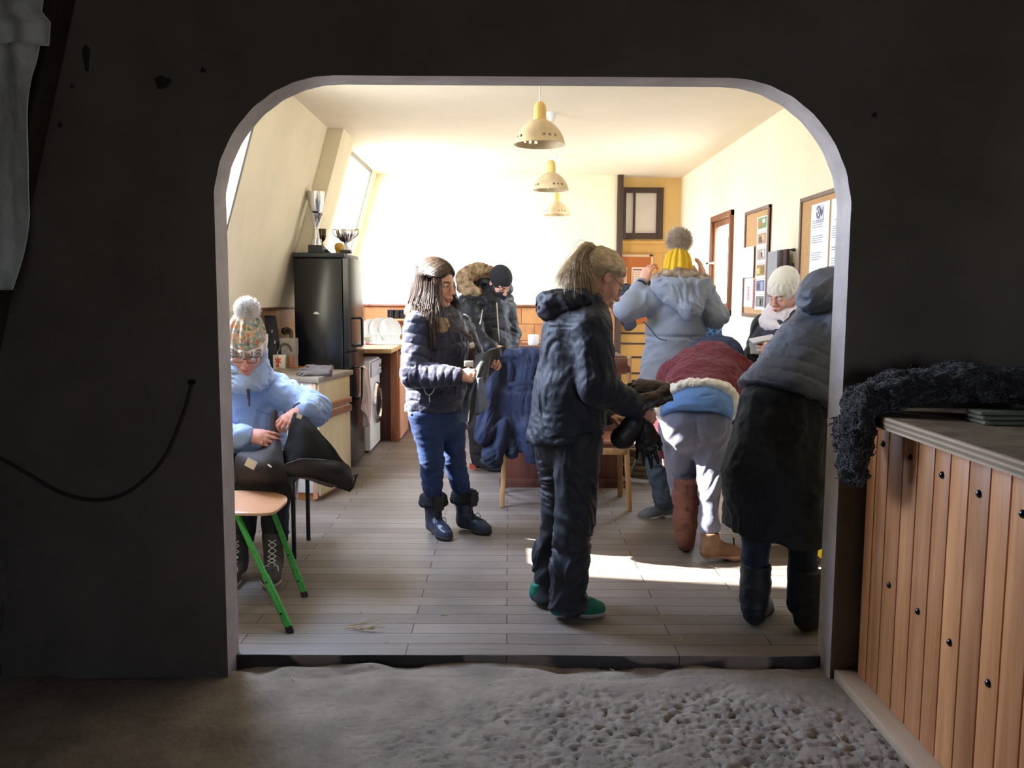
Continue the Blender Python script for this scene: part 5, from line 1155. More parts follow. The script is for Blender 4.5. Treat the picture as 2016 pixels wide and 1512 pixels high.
# hair: cap and long strands
F = garment(H.c-.24, H.c+.2, .0045); F.ell(H.w(0, -.022, .046), np.array((.088, .106, .090))*H.s, 0, 'u', H.R); F.ell(H.w(0, -.055, -.05), np.array((.080, .066, .10))*H.s, .03, 'u', H.R)
F.ell(H.w(0, .105, -.022), np.array((.060, .075, .090))*H.s, .012, 's', H.R); F.disp(lambda P: .0025*noise(P*[90, 90, 12])); F.build('hair', m_hairbrown, p2)
def hair_long(H, n, L0, L1, sd):
    """strands combed from a middle part over one side of the head, then hanging"""
    A = []; C = V(0, -.022, .046); R3 = V(.092, .110, .094)
    for i in range(n):
        al = RNG.uniform(-.9, 1.12); g = math.radians(np.interp(al, [-.9, 1.12], [-75, 30])+RNG.normal(0, 9)); k = RNG.uniform(1.0, 1.10)
        a = nrm(V(.03*sd, math.sin(al), math.cos(al))); e = nrm(V(sd*math.cos(g), math.sin(g), -.03)); om = math.acos(np.clip(a@e, -1, 1)); wp = []
        for j in range(8):
            t = j/7; v_ = (math.sin((1-t)*om)*a+math.sin(t*om)*e)/math.sin(om); wp.append(H.w(*(C+v_*R3*k)))
        L = RNG.uniform(L0, L1)*(1 if g < .2 else .9); q = wp[-1]; out = nrm(H.R@V(sd*math.cos(g), math.sin(g), 0)); jit = RNG.normal(0, .010, 3)*[1, 1, .3]; ph0 = round(g*5)*1.9
        for j in range(1, 8):
            t = j/7; wp.append(q+out*(.012*math.sin(t*2.6)+(.045+.035*math.sin(g) if sd > 0 else .05)*min(1, max(0, (t*L-.08)/.10))**1.3)+jit*t+V(0, 0, -L*t)+V(.006*math.sin(t*7+ph0), .006*math.cos(t*6+ph0*1.7), 0)*t)
        A.append(np.array(wp))
    return np.array(A)
A = hair_long(H, 1600, .20, .46, 1); B_ = hair_long(H, 800, .10, .28, -1)
tubes('hair_strands', np.concatenate([A, B_]), .0026, m_hairbrown, p2, .25)
br = spline([H.w(-.062, .06, -.11), H.w(-.07, .085, -.2), at(921, 660, 4.93), at(932, 690, 4.92)], 9); A = []
for i in range(150):
    o_ = RNG.uniform(0, 2*PI); A.append(np.array([q+.017*V(math.cos(o_+j*.55), .6*math.sin(o_+j*.55), 0)*(.9+.25*math.sin(j*1.1))*(1 if j < 22 else .7) for j, q in enumerate(br)]))
tubes('braid', np.array(A), .0028, m_hairbrown, p2, .6)
s = MB(); s.sphere(br[-4], .017, 12, (1, 1, 1.3)); s.build('hair_tie', mat('tie_beige', (206, 196, 184), .7), p2)
strands('braid_tail', np.array([br[-3]]*90)+RNG.normal(0, .006, (90, 3)), np.array([[.18, -.05, -1]]*90)+RNG.normal(0, .16, (90, 3)), .19, m_hairbrown, p2, r=.0022, seg=7, curl=.5)
# jeans and boots
m_jean = mat('blue_denim', (32, 60, 106), .75, bump=(60, .3, .006), bump2=(500, .3, .001), var=(10, .22), col2=(17, 35, 74))
F = garment(*bb([hR, hL, kR, kL, aR, aL, pel], .18), .0062); F.ell(at(857, 822, 5.05), (.158, .135, .13), 0, R=frame_from((0, 0, 1), rt)); 
F.chain([hR, kR, aR], [.104, .069, .047], .03); F.cone(kR*.7+aR*.3-fw*.012, kR*.45+aR*.55-fw*.01, .062, .056, .03); F.chain([hL, kL, aL], [.100, .066, .047], .03); F.cone(kL*.7+aL*.3-fw*.012, kL*.45+aL*.55-fw*.01, .060, .054, .03)
F.cut(at(860, 786, 5.05), (0, 0, 1), k=.004)
F.disp(lambda P: folds(P, (7, 7, 30), .006, 2)*np.clip(1.15-P[:, 2]*.7, .4, 1.2)); jn = F.build('jeans', m_jean, p2)
m_bootnavy = mat('boot_navy_leather', (44, 56, 78), .35, var=(16, .25), bump=(70, .2, .004)); m_rub = mat('sole_dark', (52, 50, 52), .7); m_blk = mat('lace_black', (22, 22, 24), .8)
for hl, d in (feet['R'][:2], feet['L'][:2]):
    hl = hl; lacept = [(.125, .105), (.105, .13), (.095, .155), (.09, .18), (.09, .205)]
    o, M_ = shoe(p2, 'boot', hl, d, L=.262, shaft=[(.05, .10, .046), (.053, .17, .050), (.053, .225, .056)], m_up=m_bootnavy, m_sole=m_rub, sole_h=.026, heelz=.009, laces=(0, 0, m_blk, 0, lacept), wrink=.003, tread=True)
    cc = hl+M_@V(.053, 0, .225); F = garment(cc-.13, cc+.15, .007)
    for k in range(12):
        a0, a1 = 2*PI*k/12, 2*PI*(k+1)/12
        if k in (11, 0): continue
        F.cone(cc+M_@V(.058*math.cos(a0), .058*math.sin(a0), .0), cc+M_@V(.058*math.cos(a1), .058*math.sin(a1), .0), .026, .026, .01); F.cone(cc+M_@V(.068*math.cos(a0), .068*math.sin(a0), -.03), cc+M_@V(.068*math.cos(a1), .068*math.sin(a1), -.03), .022, .022, .012)
    cf = F.build('boot_fur_cuff', m_fur_dark, o); fur('cuff_fibres', None, cf, 700, .028, m_fur_dark, .0017, 1.0)
    s = MB(); c0_ = cc+M_@V(.07, 0, -.03); s.prism([(-.032, -.035), (.032, -.035), (.036, .05), (-.036, .06)], c0_, M_[:, 1], V(0, 0, 1)+M_[:, 0]*.1, M_[:, 0]*.012); s.build('boot_tongue', mat('tongue_black', (30, 30, 33), .7), o)
# dark garment in her hands
rows = [[at(936, 702, 4.88), at(955, 690, 4.84), at(985, 684, 4.90), at(1000, 682, 4.98)], [at(928, 735, 4.78), at(945, 728, 4.74), at(962, 722, 4.80), at(974, 715, 4.88)], [at(914, 775, 4.78), at(930, 770, 4.70), at(946, 765, 4.76), at(952, 760, 4.84)], [at(905, 830, 4.80), at(920, 835, 4.70), at(938, 822, 4.76), at(958, 805, 4.84)]]
ch, _ = cloth('folded_chaps', rows, .014, fabric('chaps_black', (26, 28, 28), .6), None, 30, 36, .022, (13, 13, 5), 4.0); tag(ch, 'black riding chaps held up by the woman in blue jeans', 'chaps')
rows = [[at(934, 745, 4.72), at(942, 744, 4.70), at(950, 742, 4.72)], [at(930, 790, 4.72), at(945, 788, 4.70), at(958, 780, 4.72)], [at(928, 815, 4.73), at(946, 812, 4.70), at(964, 800, 4.72)]]
lq, _ = cloth('chaps_lining', rows, .006, fabric('lining_grey', (112, 120, 136), .7), ch, 16, 20, .01, (20, 20, 8), 1.0)
s = MB(); c = at(923, 716, 4.72); s.box(c-V(.026, .004, .016), c+V(.026, .004, .016), .003); s.build('label_tag', mat('tag_cream', (216, 206, 186), .7), ch)

# ------------------------------------------------------------------ ponytail woman, seen from behind her right side
pf, pfl = onfloor(1118, 1214), onfloor(1078, 1189)
p4 = thing('person', 'person with blond ponytail and glasses in black rain jacket and green sneakers', 'person', ((pf[0]+pfl[0])/2, (pf[1]+pfl[1])/2, 0), 'people in the room')
H = Head(at(1186, 549, 3.86), 22, 34, 0, 1.02); rt = right_of(22); fw = fwd_of(22)
che, pel = at(1132, 690, 3.86), at(1118, 850, 3.84)
shR, elR, wrR = at(1166, 648, 3.68), at(1178, 762, 3.60), at(1254, 800, 3.72)
shL, elL, wrL = at(1105, 640, 4.04), at(1125, 770, 4.10), at(1190, 818, 4.00)
hR, kR, aR = at(1138, 868, 3.74), at(1131, 1015, 3.70), at(1119, 1190, 3.74); hL, kL, aL = at(1096, 866, 3.95), at(1106, 1005, 3.96), at(1078, 1172, 3.93)
body(p4, H, che, pel, [(shR, elR, wrR), (shL, elL, wrL)], [(hR, kR, aR), (hL, kL, aL)],
     [dict(w=wrR, d=(.75, .25, -.45), n=(.35, -.6, .65), side='R', curl=(40, 55, 40), thumb=(25, 40)), dict(w=wrL, d=(.8, -.2, -.25), n=(.2, .4, .8), side='L', curl=(55, 60, 40), thumb=(35, 50))], labels=face_labels(H), head_kw=dict(age=1))
glasses(p4, H, mat('frame_dark', (44, 36, 32), .35), .022, .014, True, True)
m_rain = mat('black_rain_jacket', (46, 48, 60), .62, bump=(34, .4, .010), bump2=(120, .12, .002), var=(9, .12), spec=.4)
F = garment(*bb([shR, elR, wrR, shL, elL, wrL, che, pel], .2), .0066)
F.cone(at(1136, 655, 3.86), at(1124, 770, 3.85), .150, .152, .05, flat=(rt, 1.25)); F.cone(at(1124, 770, 3.85), at(1113, 862, 3.84), .152, .176, .05, flat=(rt, 1.22))
F.chain([shR, at(1150, 612, 3.86), shL], [.07, .085, .07], .06)
F.cut(at(1115, 858, 3.84), (.18, .0, -1), k=.012)
F.chain([shR, elR, wrR-V(.01, 0, 0)], [.083, .080, .058], .03); F.chain([shL, elL, wrL], [.08, .076, .058], .03)
F.disp(lambda P: folds(P, (9, 9, 9), .0075, 5.0, .9)+folds(P, (20, 20, 18), .0035, 2.0, .9)); jk = F.build('rain_jacket', m_rain, p4)
# hood lying on the back, collar
F = garment(at(1020, 690, 3.5), at(1230, 520, 4.25), .0066); bk = -fw
F.ell(at(1108, 602, 3.86), (.115, .15, .052), 0, R=np.stack([fw, rt, V(0, 0, 1)], 1)@np.array(Matrix.Rotation(math.radians(24), 3, 'Y'))); F.ell(at(1140, 590, 3.78), (.10, .07, .05), .04); F.ell(at(1135, 588, 3.98), (.09, .07, .05), .04); F.ell(at(1086, 612, 3.87), (.065, .115, .05), .04)
F.ell(at(1142, 572, 3.87), (.085, .075, .05), .03, 's'); F.disp(lambda P: folds(P, (11, 11, 16), .013, 8.0, .8)+folds(P, (26, 26, 30), .005, 4.0, .6)); F.build('hood', m_rain, jk)
F = garment(at(1120, 660, 3.6), at(1240, 530, 4.1), .006); nb = H.w(0, -.035, -.13)
for k in range(14):
    a0, a1 = 2*PI*k/14, 2*PI*(k+1)/14; q = lambda a: nb+fw*.075*math.cos(a)+rt*.07*math.sin(a)+V(0, 0, -.015-.035*math.cos(a))
    F.cone(q(a0), q(a1), .024, .024, .012); F.cone(q(a0)-V(0, 0, .04), q(a1)-V(0, 0, .04), .026, .026, .02)
F.disp(lambda P: folds(P, (14, 14, 24), .006, 1.0)); F.build('collar', fabric('collar_navy', (40, 44, 66), .85), p4)
# hair pulled back to a ponytail
F = garment(H.c-.22, H.c+.22, .0042); F.ell(H.w(0, -.022, .044), np.array((.081, .103, .086))*H.s, 0, 'u', H.R); F.ell(H.w(0, .105, -.055), np.array((.12, .10, .125))*H.s, .008, 's', H.R); F.cut(H.w(0, -.05, -.07), H.R@V(0, .5, -1), k=.01)
for sx in (-1, 1): F.ell(H.w(sx*.085, -.008, -.006), np.array((.02, .03, .036))*H.s, .006, 's', H.R)
tie = H.w(0, -.112, .072)
def towards(P):
    q = H.loc(P); a = np.arctan2(q[:, 0], q[:, 1]-.2); return .0012*np.sin(a*95+q[:, 2]*20)+.0006*noise(P*60)
F.disp(towards, .02); F.build('hair', m_hairblond, p4)
A = []
for i in range(1500):
    th = RNG.uniform(0, 2*PI); fr_ = RNG.uniform(.72, 1.02)
    d0 = V(math.sin(th)*.85, .35+.25*math.cos(th*2)*0+math.cos(th)*.75, -.25+.55*max(0, math.cos(th))); a = nrm(d0); tl = nrm((H.loc(tie)-V(0, -.022, .044)))
    pts = []
    for j in range(9):
        t = j/8; v_ = nrm(a*(1-t)+tl*t); pts.append(H.w(*(V(0, -.022, .044)+v_*V(.084, .106, .089)*(1.0+.02*RNG.random()+.10*max(0, t-.8)*2))))
    A.append(pts)
tubes('hair_strands', np.array(A), .0014, m_hairblond, p4, .9)
s = MB(); s.tube([tie+.016*(math.cos(a)*H.R[:, 0]+math.sin(a)*H.R[:, 2])-H.R[:, 1]*.004 for a in np.linspace(0, 2*PI, 20)], .008, 8, caps=False); s.build('hair_tie', mat('tie_dark', (40, 32, 34), .8), p4)
A = []
for i in range(1300):
    r0 = RNG.normal(0, .010, 3); sp = RNG.normal(0, 1, 3); L = RNG.uniform(.7, 1.1)
    ctl = [tie+r0*.8, tie+r0+V(-.025, -.01, .008)+sp*.006, at(1141, 516, 3.83)+r0*1.3+sp*.010, at(1139+7*sp[0], 545, 3.80)+r0*1.6+sp*.009*L, at(1142+10*sp[0], 545+42*L, 3.78)+r0*1.6+sp*.010]
    A.append(np.array(spline(ctl, 4)))
tubes('ponytail', np.array(A), .0012, m_hairblond, p4, .5)
A = []
for i in range(110):
    r0 = RNG.normal(0, .010, 3); sp = RNG.normal(0, 1, 3)
    A.append(np.array(spline([tie+r0, at(1135, 512, 3.86)+sp*.01, at(1116, 535, 3.84)+sp*.012, at(1104, 556, 3.84)+sp*.014], 4)))
tubes('ponytail_wisps', np.array(A), .0011, m_hairblond, p4, .4)
# trousers and sneakers
m_trous = mat('black_trousers', (34, 38, 48), .62, bump=(24, .3, .012), bump2=(260, .2, .002), var=(7, .16))
F = garment(*bb([hR, hL, kR, kL, aR, aL, pel], .18), .0064); F.ell(at(1117, 872, 3.84), (.165, .145, .12), 0, R=np.stack([rt, fw, V(0, 0, 1)], 1))
F.chain([hR, kR, at(1122, 1110, 3.71), at(1119, 1196, 3.735)], [.110, .087, .080, .085], .03); F.chain([hL, kL, at(1085, 1090, 3.95), at(1080, 1172, 3.93)], [.108, .084, .078, .080], .03)
F.cut(at(1119, 1203, 3.735), (0, 0, -1), at(1040, 1300, 3.5), at(1200, 1150, 3.84), k=.004); F.cut(at(1080, 1178, 3.93), (0, 0, -1), at(1020, 1300, 3.84), at(1200, 1120, 4.2), k=.004); F.cut(at(1117, 840, 3.84), (0, 0, 1), k=.004)
F.disp(lambda P: folds(P, (7, 7, 15), .016, 12.0, .7)*np.clip(1.35-P[:, 2], .5, 1.1)); F.build('trousers', m_trous, p4)
m_greensh = mat('green_suede', (18, 122, 100), .7, var=(20, .2), bump=(150, .3, .002)); m_solew = mat('sole_pale', (176, 172, 162), .7)
for hl, d in ((pf+V(-.085, -.02, 0), fwd_of(8)), (pfl+V(-.085, -.01, 0), fwd_of(12))):
    o, M_ = shoe(p4, 'sneaker', hl, d, L=.258, m_up=m_greensh, m_sole=m_solew, sole_h=.026, laces=(.125, .195, mat('lace_green', (40, 140, 116), .8), 5))
    s = MB(); zs_ = [(.095, .042), (.105, .075), (.118, .045), (.130, .075)]
    for i in range(3): s.bar(hl+M_@V(zs_[i][0], -.0475, zs_[i][1]), hl+M_@V(zs_[i+1][0], -.0475, zs_[i+1][1]), .007, .006)
    s.build('side_logo', mat('logo_white', (218, 220, 216), .6), o)
# gloves she holds: black pair and brown pair
def glove(name, label, w, d, n, side, curl, m, s_=1.12, cuff=.09, parent=None, group=None, thumb=(35, 20), fold=None, spread=5):
    w = np.asarray(w, float); d = nrm(d); F = Fld(np.minimum(w-d*(cuff+.06), w+d*.25)-.12, np.maximum(w-d*(cuff+.06), w+d*.25)+.12, .0042); add_hand(F, w, d, n, side, curl, thumb, s_, spread, fat=1.12)
    nn = nrm(np.asarray(n)-d*(np.asarray(n)@d)); F.cone(w+d*.02, w-d*cuff, .033, .042, .015, flat=(nn, .62)); F.disp(lambda P: .0025*fbm(P*50)); F.cut(w-d*cuff, -d, k=.002)
    return tag(F.build(name, m), label, 'glove', group)
m_glblack = mat('glove_black', (20, 20, 22), .42, bump=(60, .25, .004)); m_glbrown = mat('glove_brown_leather', (74, 56, 50), .4, bump=(50, .3, .005), var=(20, .25))
glove('glove', 'black glove with fingers hanging down, lowest in the ponytail woman\'s hand', at(1268, 838, 3.74), (.10, -.05, -1), (-.1, -.95, .1), 'R', [(8, 12, 8), (4, 10, 8), (6, 10, 10), (10, 14, 10)], m_glblack, 1.15, .085, group='gloves held by the ponytail woman', spread=7)
F = Fld(at(1190, 900, 3.6), at(1285, 790, 3.9), .005); F.chain([at(1262, 812, 3.74), at(1246, 838, 3.72), at(1228, 862, 3.72)], [.028, .040, .046], .02, flat=((0, 1, 0), .6)); F.ell(at(1224, 862, 3.72), (.045, .03, .04), .02); F.disp(lambda P: folds(P, (12, 12, 12), .006)); tag(F.build('mitten', m_glblack), 'black mitten pointing down left, held with the black glove', 'glove', 'gloves held by the ponytail woman')
glove('glove', 'brown leather glove held highest, next to the grey blue parka', at(1296, 764, 3.78), (-1, .1, .12), (.1, -.6, .8), 'R', (28, 38, 25), m_glbrown, 1.1, .05, group='gloves held by the ponytail woman')
glove('glove', 'brown leather glove held just above the white cuff', at(1290, 785, 3.70), (-.9, -.1, -.35), (-.2, -.8, .5), 'L', (40, 40, 20), m_glbrown, 1.05, .07, group='gloves held by the ponytail woman')
# ------------------------------------------------------------------ seated woman at the left
p1 = thing('person', 'person seated in light blue jacket, glasses and knitted pompom hat, at the left jamb', 'person', (-1.38, 4.6, 0), 'people in the room')
H = Head(at(486, 686, 4.54), -80, 28, -3, 1.05); rt = right_of(-84); fw = fwd_of(-84)
che, pel = at(488, 795, 4.74), at(490, 895, 4.84)
shL, elL, wrL = at(548, 768, 4.72), at(617, 806, 4.58), at(592, 808, 4.36)
shR, elR, wrR = at(440, 772, 4.72), at(428, 862, 4.62), at(490, 858, 4.34)
hL, kL, aL = at(520, 900, 4.82), at(545, 950, 4.38), at(541, 1085, 4.34); hR, kR, aR = at(463, 900, 4.82), at(478, 952, 4.38), at(474, 1088, 4.32)
body(p1, H, che, pel, [(shR, elR, wrR), (shL, elL, wrL)], [(hR, kR, aR), (hL, kL, aL)],
     [dict(w=wrL, d=(-.62, -.35, -.45), n=(-.15, -.75, .75), side='L', curl=[(20, 40, 20), (22, 48, 25), (25, 52, 30), (28, 55, 30)], thumb=(30, 50), fat=1.05, s=1.05, spread=6), dict(w=wrR, d=(.93, -.1, -.12), n=(.1, -.85, .45), side='R', curl=[(18, 28, 15), (20, 30, 18), (22, 32, 18), (26, 32, 20)], thumb=(20, 30), s=1.05, spread=5)],
     mats=[m_skin2, m_lip, m_lash, m_browd], labels=face_labels(H), head_kw=dict(age=1))
glasses(p1, H, mat('frame_black', (22, 20, 22), .25), .0245, .0175)
m_blue = mat('light_blue_shell', (146, 172, 216), .6, sheen=.1, bump=(26, .4, .012), bump2=(200, .12, .002), var=(8, .06))
F = garment(*bb([shR, elR, wrR, shL, elL, wrL, che, pel], .18), .0062)
F.cone(at(489, 770, 4.74), at(489, 850, 4.76), .135, .155, .05, flat=(rt, 1.25)); F.cone(at(489, 850, 4.76), at(490, 890, 4.80), .16, .175, .05, flat=(rt, 1.2)); F.chain([shR, at(487, 742, 4.72), shL], [.078, .07, .078], .06); F.cut(at(490, 893, 4.7), (0, .25, -1), k=.02)
F.chain([shL, elL, wrL+V(.02, .02, 0)], [.088, .088, .056], .03); F.chain([shR, elR, wrR-V(.03, 0, 0)], [.086, .084, .056], .03)
F.disp(lambda P: folds(P, (9, 9, 10), .012, 21.0, .6)+folds(P, (22, 22, 24), .0035, 3.0, .6)); jk = F.build('jacket', m_blue, p1)
for w_, d_ in ((wrL, wrL-elL), (wrR, wrR-elR)):
    d_ = nrm(d_); s = MB(); s.tube([w_-d_*.012, w_+d_*.004, w_+d_*.012], [.040, .043, .038], 20); s.build('jacket_cuff', mat('cuff_dark', (36, 36, 42), .8), jk)
s = MB(); z0_ = che+fw*.20; s.tube(spline([H.w(.0, .06, -.19), at(490, 772, 4.53), at(491, 800, 4.52)], 5), .005, 6); s.build('zipper', mat('zip_dark', (70, 70, 86)), jk)
s = MB(); s.tube([at(488, 766, 4.50), at(490, 786, 4.49)], .008, 8); s.build('zip_pull', mat('pull_dark', (44, 40, 44), .5), jk)
s = MB(); s.tube(spline([at(505, 806, 4.52), at(513, 811, 4.52), at(530, 816, 4.54), at(540, 818, 4.56)], 4), .003, 6); s.build('pocket_seam', mat('seam_blue', (92, 124, 176), .7), jk)
m_gait = mat('gaiter_grey_blue', (158, 174, 198), .85, sheen=.2, bump=(40, .3, .006))
F = garment(H.c-.26, H.c+.22, .0055); nb = H.w(0, -.012, -.120)
for k in range(16):
    a0, a1 = 2*PI*k/16, 2*PI*(k+1)/16; q = lambda a, r, z: nb+H.R[:, 0]*r*1.0*math.sin(a)+H.R[:, 1]*r*1.06*math.cos(a)+H.R[:, 2]*z
    up_ = lambda a: .045-.085*max(0, math.cos(a))**1.5
    F.cone(q(a0, .086, up_(a0)+.03), q(a1, .086, up_(a1)+.03), .020, .020, .02); F.cone(q(a0, .096, -.01+up_(a0)*.5), q(a1, .096, -.01+up_(a1)*.5), .026, .026, .02); F.cone(q(a0, .105, -.055), q(a1, .105, -.055), .032, .032, .02)
F.ell(H.w(0, -.05, -.04), np.array((.082, .07, .09))*H.s, .02, 'u', H.R); F.disp(lambda P: folds(P, (10, 10, 26), .013, 4.0, .6)); F.build('neck_gaiter', m_gait, p1)
# hat
def knit_mat(name, cols, scale):
    m = bpy.data.materials.new(name); m.use_nodes = True; t = NT(m); out = t.n('ShaderNodeOutputMaterial'); p = t.n('ShaderNodeBsdfPrincipled'); t.set(out, 0, p.outputs[0]); p.inputs['Roughness'].default_value = .9
    tc = t.n('ShaderNodeTexCoord'); vo = t.n('ShaderNodeTexVoronoi', Scale=scale); t.set(vo, 'Vector', tc.outputs['Object']); sp = t.n('ShaderNodeSeparateColor'); t.set(sp, 0, vo.outputs['Color'])
    rp = t.n('ShaderNodeValToRGB'); rp.color_ramp.interpolation = 'CONSTANT'; t.set(rp, 0, sp.outputs[0]); e = rp.color_ramp.elements
    for i, c in enumerate(cols):
        q = e[0] if i == 0 else (e[1] if i == 1 else e.new(i/len(cols))); q.position = i/len(cols); q.color = rgba(c)
    t.set(p, 'Base Color', rp.outputs[0]); bp = t.n('ShaderNodeBump', Strength=.5, Distance=.004); t.set(bp, 'Height', vo.outputs[0]); t.set(p, 'Normal', bp.outputs[0]); return m
m_knit = knit_mat('knit_multicolour', [(206, 190, 168), (196, 130, 96), (140, 166, 150), (206, 178, 128), (104, 130, 106), (206, 160, 136), (150, 166, 178), (214, 196, 170)], 62)
m_knitw = mat('knit_white', (236, 228, 216), .9, bump=(140, .5, .004), sheen=.2)
hat = beanie(p1, H, m_knit, .040, 26, .150, .0075, .032, m_knitw, vox=.004, tilt=.12)
pompom(hat, H.w(-.005, -.02, .215), .058, knit_mat('pompom_wool', [(244, 240, 232), (242, 236, 226), (240, 234, 226), (232, 212, 202), (238, 234, 228), (206, 206, 212), (244, 240, 234)], 38), 2400, rr=.0022, core=.8)
gl = {'S': ["01110", "10001", "10000", "01110", "00001", "10001", "01110"], 'W': ["10001", "10001", "10101", "10101", "11011", "11011", "01010"], 'E': ["11111", "10000", "10000", "11110", "10000", "10000", "11111"]}
s = MB()
for ci, ch_ in enumerate("SWWE"):
    for r_, row in enumerate(gl[ch_]):
        for c_, b_ in enumerate(row):
            if b_ == '1':
                a = (-.80+ci*.46+c_*.078)*1.0; s.cur = (r_+c_+ci) % 3
                q = H.w(-.1015*math.sin(-a), -.014+.1205*math.cos(a), .048-.0066*r_-.005*math.cos(a)); n_ = nrm(H.R@V(math.sin(a), math.cos(a), 0)); t_ = np.cross(n_, H.R[:, 2])
                s.box(q-V(.003, .003, .003), q+V(.003, .003, .003), 0, R=np.stack([t_, n_, H.R[:, 2]], 1))
s.build('hat_lettering', [mat('wool_grey_green', (130, 138, 124), .9), mat('wool_brown', (168, 128, 106), .9), mat('wool_slate', (126, 124, 132), .9)], hat, smooth=False)
# dark trousers, boots with white laces
m_dk = mat('dark_trousers', (32, 32, 38), .8, bump=(26, .3, .012), bump2=(260, .2, .002), var=(7, .16))
F = garment(*bb([hR, kR, aR, hL, kL, aL], .17), .0068); F.ell(at(490, 902, 4.80), (.185, .16, .10), 0); F.chain([hL, kL, at(542, 1058, 4.345)], [.10, .082, .066], .03); F.chain([hR, kR, at(475, 1060, 4.325)], [.10, .082, .066], .03)
F.cut(at(500, 1066, 4.34), (0, 0, -1), k=.003); F.cut(at(490, 873, 4.75), (0, 0, 1), k=.01); F.disp(lambda P: folds(P, (8, 8, 16), .010, 31.0, .6)); tr = F.build('trousers', m_dk, p1)
s = MB(); s.cyl(at(546, 1042, 4.27), at(546, 1042, 4.26), .006); s.build('trouser_snap', m_chrome, tr)
m_bootgrey = mat('boot_grey_nubuck', (74, 70, 64), .7, var=(18, .25), bump=(80, .3, .003)); m_lacew = mat('lace_white', (216, 212, 202), .8); m_solecream = mat('sole_cream', (190, 180, 160), .7)
for fx, fy, dd in ((aL[0]-.01, 4.36, fwd_of(-80)), (aR[0]-.01, 4.345, fwd_of(-88))):
    lp = [(.17, .088), (.155, .10), (.14, .113), (.125, .13), (.108, .155), (.102, .185), (.10, .21)]
    shoe(p1, 'boot', (fx, fy+.01, 0), dd, L=.275, shaft=[(.048, .10, .046), (.052, .17, .047), (.052, .225, .049)], m_up=m_bootgrey, m_sole=m_solecream, sole_h=.03, laces=(0, 0, m_lacew, 0, lp), wrink=.002)
# the chaps in her hands
m_chap = mat('chaps_dark_brown', (52, 44, 42), .75, bump=(40, .3, .004), var=(14, .2)); m_chapin = mat('chaps_black_lining', (22, 22, 24), .9); m_tag = mat('tag_cream', (216, 206, 186))
rows = [[at(577, 812, 4.31), at(590, 814, 4.29), at(603, 818, 4.31)], [at(569, 850, 4.30), at(600, 848, 4.24), at(632, 852, 4.30)], [at(555, 893, 4.32), at(606, 895, 4.20), at(668, 897, 4.32)], [at(532, 920, 4.34), at(612, 938, 4.20), at(694, 935, 4.34)], [at(540, 925, 4.36), at(615, 946, 4.22), at(690, 966, 4.36)]]
cp, P_ = cloth('riding_chaps', rows, .010, m_chapin, None, 34, 40, .010, (10, 10, 10), 3.0); tag(cp, 'dark riding chaps held open by the seated person in light blue', 'chaps')
s = MB(); e_ = P_[-1]; s.grid(np.stack([e_[:28]+V(-.012, -.012, -.004), e_[:28]+V(.006, -.016, .006), e_[:28]+V(.016, -.004, .008), e_[:28]+V(.016, .012, 0)], 1), .004); s.build('edge_binding', mat('binding_brown', (116, 96, 86), .8, var=(40, .3), bump=(90, .6, .004)), cp, sharp=None)
rows = [[at(527, 917, 4.27), at(545, 925, 4.2), at(560, 915, 4.19), at(590, 905, 4.16)], [at(560, 936, 4.26), at(585, 935, 4.18), at(620, 915, 4.155), at(640, 905, 4.16)], [at(620, 948, 4.26), at(645, 935, 4.18), at(665, 925, 4.16), at(680, 912, 4.2)], [at(690, 968, 4.33), at(694, 955, 4.28), at(694, 943, 4.26), at(693, 928, 4.30)]]
fl_, _ = cloth('lower_flap', rows, .008, m_chap, cp, 24, 24, .006, (12, 12, 12), 6.0)
s = MB(); s.tube([at(682, 945, 4.30), at(700, 935, 4.30), at(705, 933, 4.30)], .010, 8, flat=.4); s.tube([at(703, 932, 4.30), at(694, 962, 4.31), at(688, 966, 4.31)], .010, 8, flat=.4); s.build('strap', m_chap, cp)
s = MB(); c = at(589, 820, 4.255); s.box(c-V(.014, .002, .010), c+V(.014, .002, .010), .001, R=np.array(Matrix.Rotation(.4, 3, 'Y'))); s.build('label_tag', m_tag, cp)
rows = [[at(535, 811, 4.38), at(541, 806, 4.38), at(547, 812, 4.39)], [at(531, 835, 4.38), at(540, 832, 4.36), at(549, 836, 4.38)], [at(527, 860, 4.37), at(540, 858, 4.34), at(551, 862, 4.36)], [at(505, 885, 4.32), at(533, 885, 4.26), at(557, 890, 4.28)], [at(468, 893, 4.24), at(515, 905, 4.14), at(562, 915, 4.20)], [at(462, 925, 4.22), at(512, 935, 4.12), at(568, 940, 4.20)], [at(466, 950, 4.27), at(515, 958, 4.25), at(572, 955, 4.27)], [at(470, 972, 4.32), at(520, 985, 4.30), at(582, 982, 4.32)]]
cp2, _ = cloth('riding_chaps', rows, .009, m_chap, None, 30, 52, .010, (9, 9, 9), 8.0); tag(cp2, 'dark brown chap leg lying over the seated person\'s knees', 'chaps')
s = MB(); c = at(494, 913, 4.10); s.box(c-V(.026, .0015, .022), c+V(.026, .0015, .022), .001, R=np.array(Matrix.Rotation(.5, 3, 'Y'))); s.build('label_tag', m_tag, cp2)
s = MB(); c = at(531, 917, 4.12); s.box(c-V(.012, .002, .005), c+V(.012, .002, .005), .001, R=np.array(Matrix.Rotation(.6, 3, 'Y'))); s.build('strap_tip', m_chrome, cp2)
s = MB(); hc = at(506, 856, 4.2); s.tube([wrR+.0*hc+V(.085, -.034, -.028)+.0102*V(0, math.cos(a), math.sin(a)) for a in np.linspace(0, 2*PI, 16)], .0018, 6, caps=False); s.build('ring', mat('gold', (220, 170, 70), .2, metal=1.0), p1)

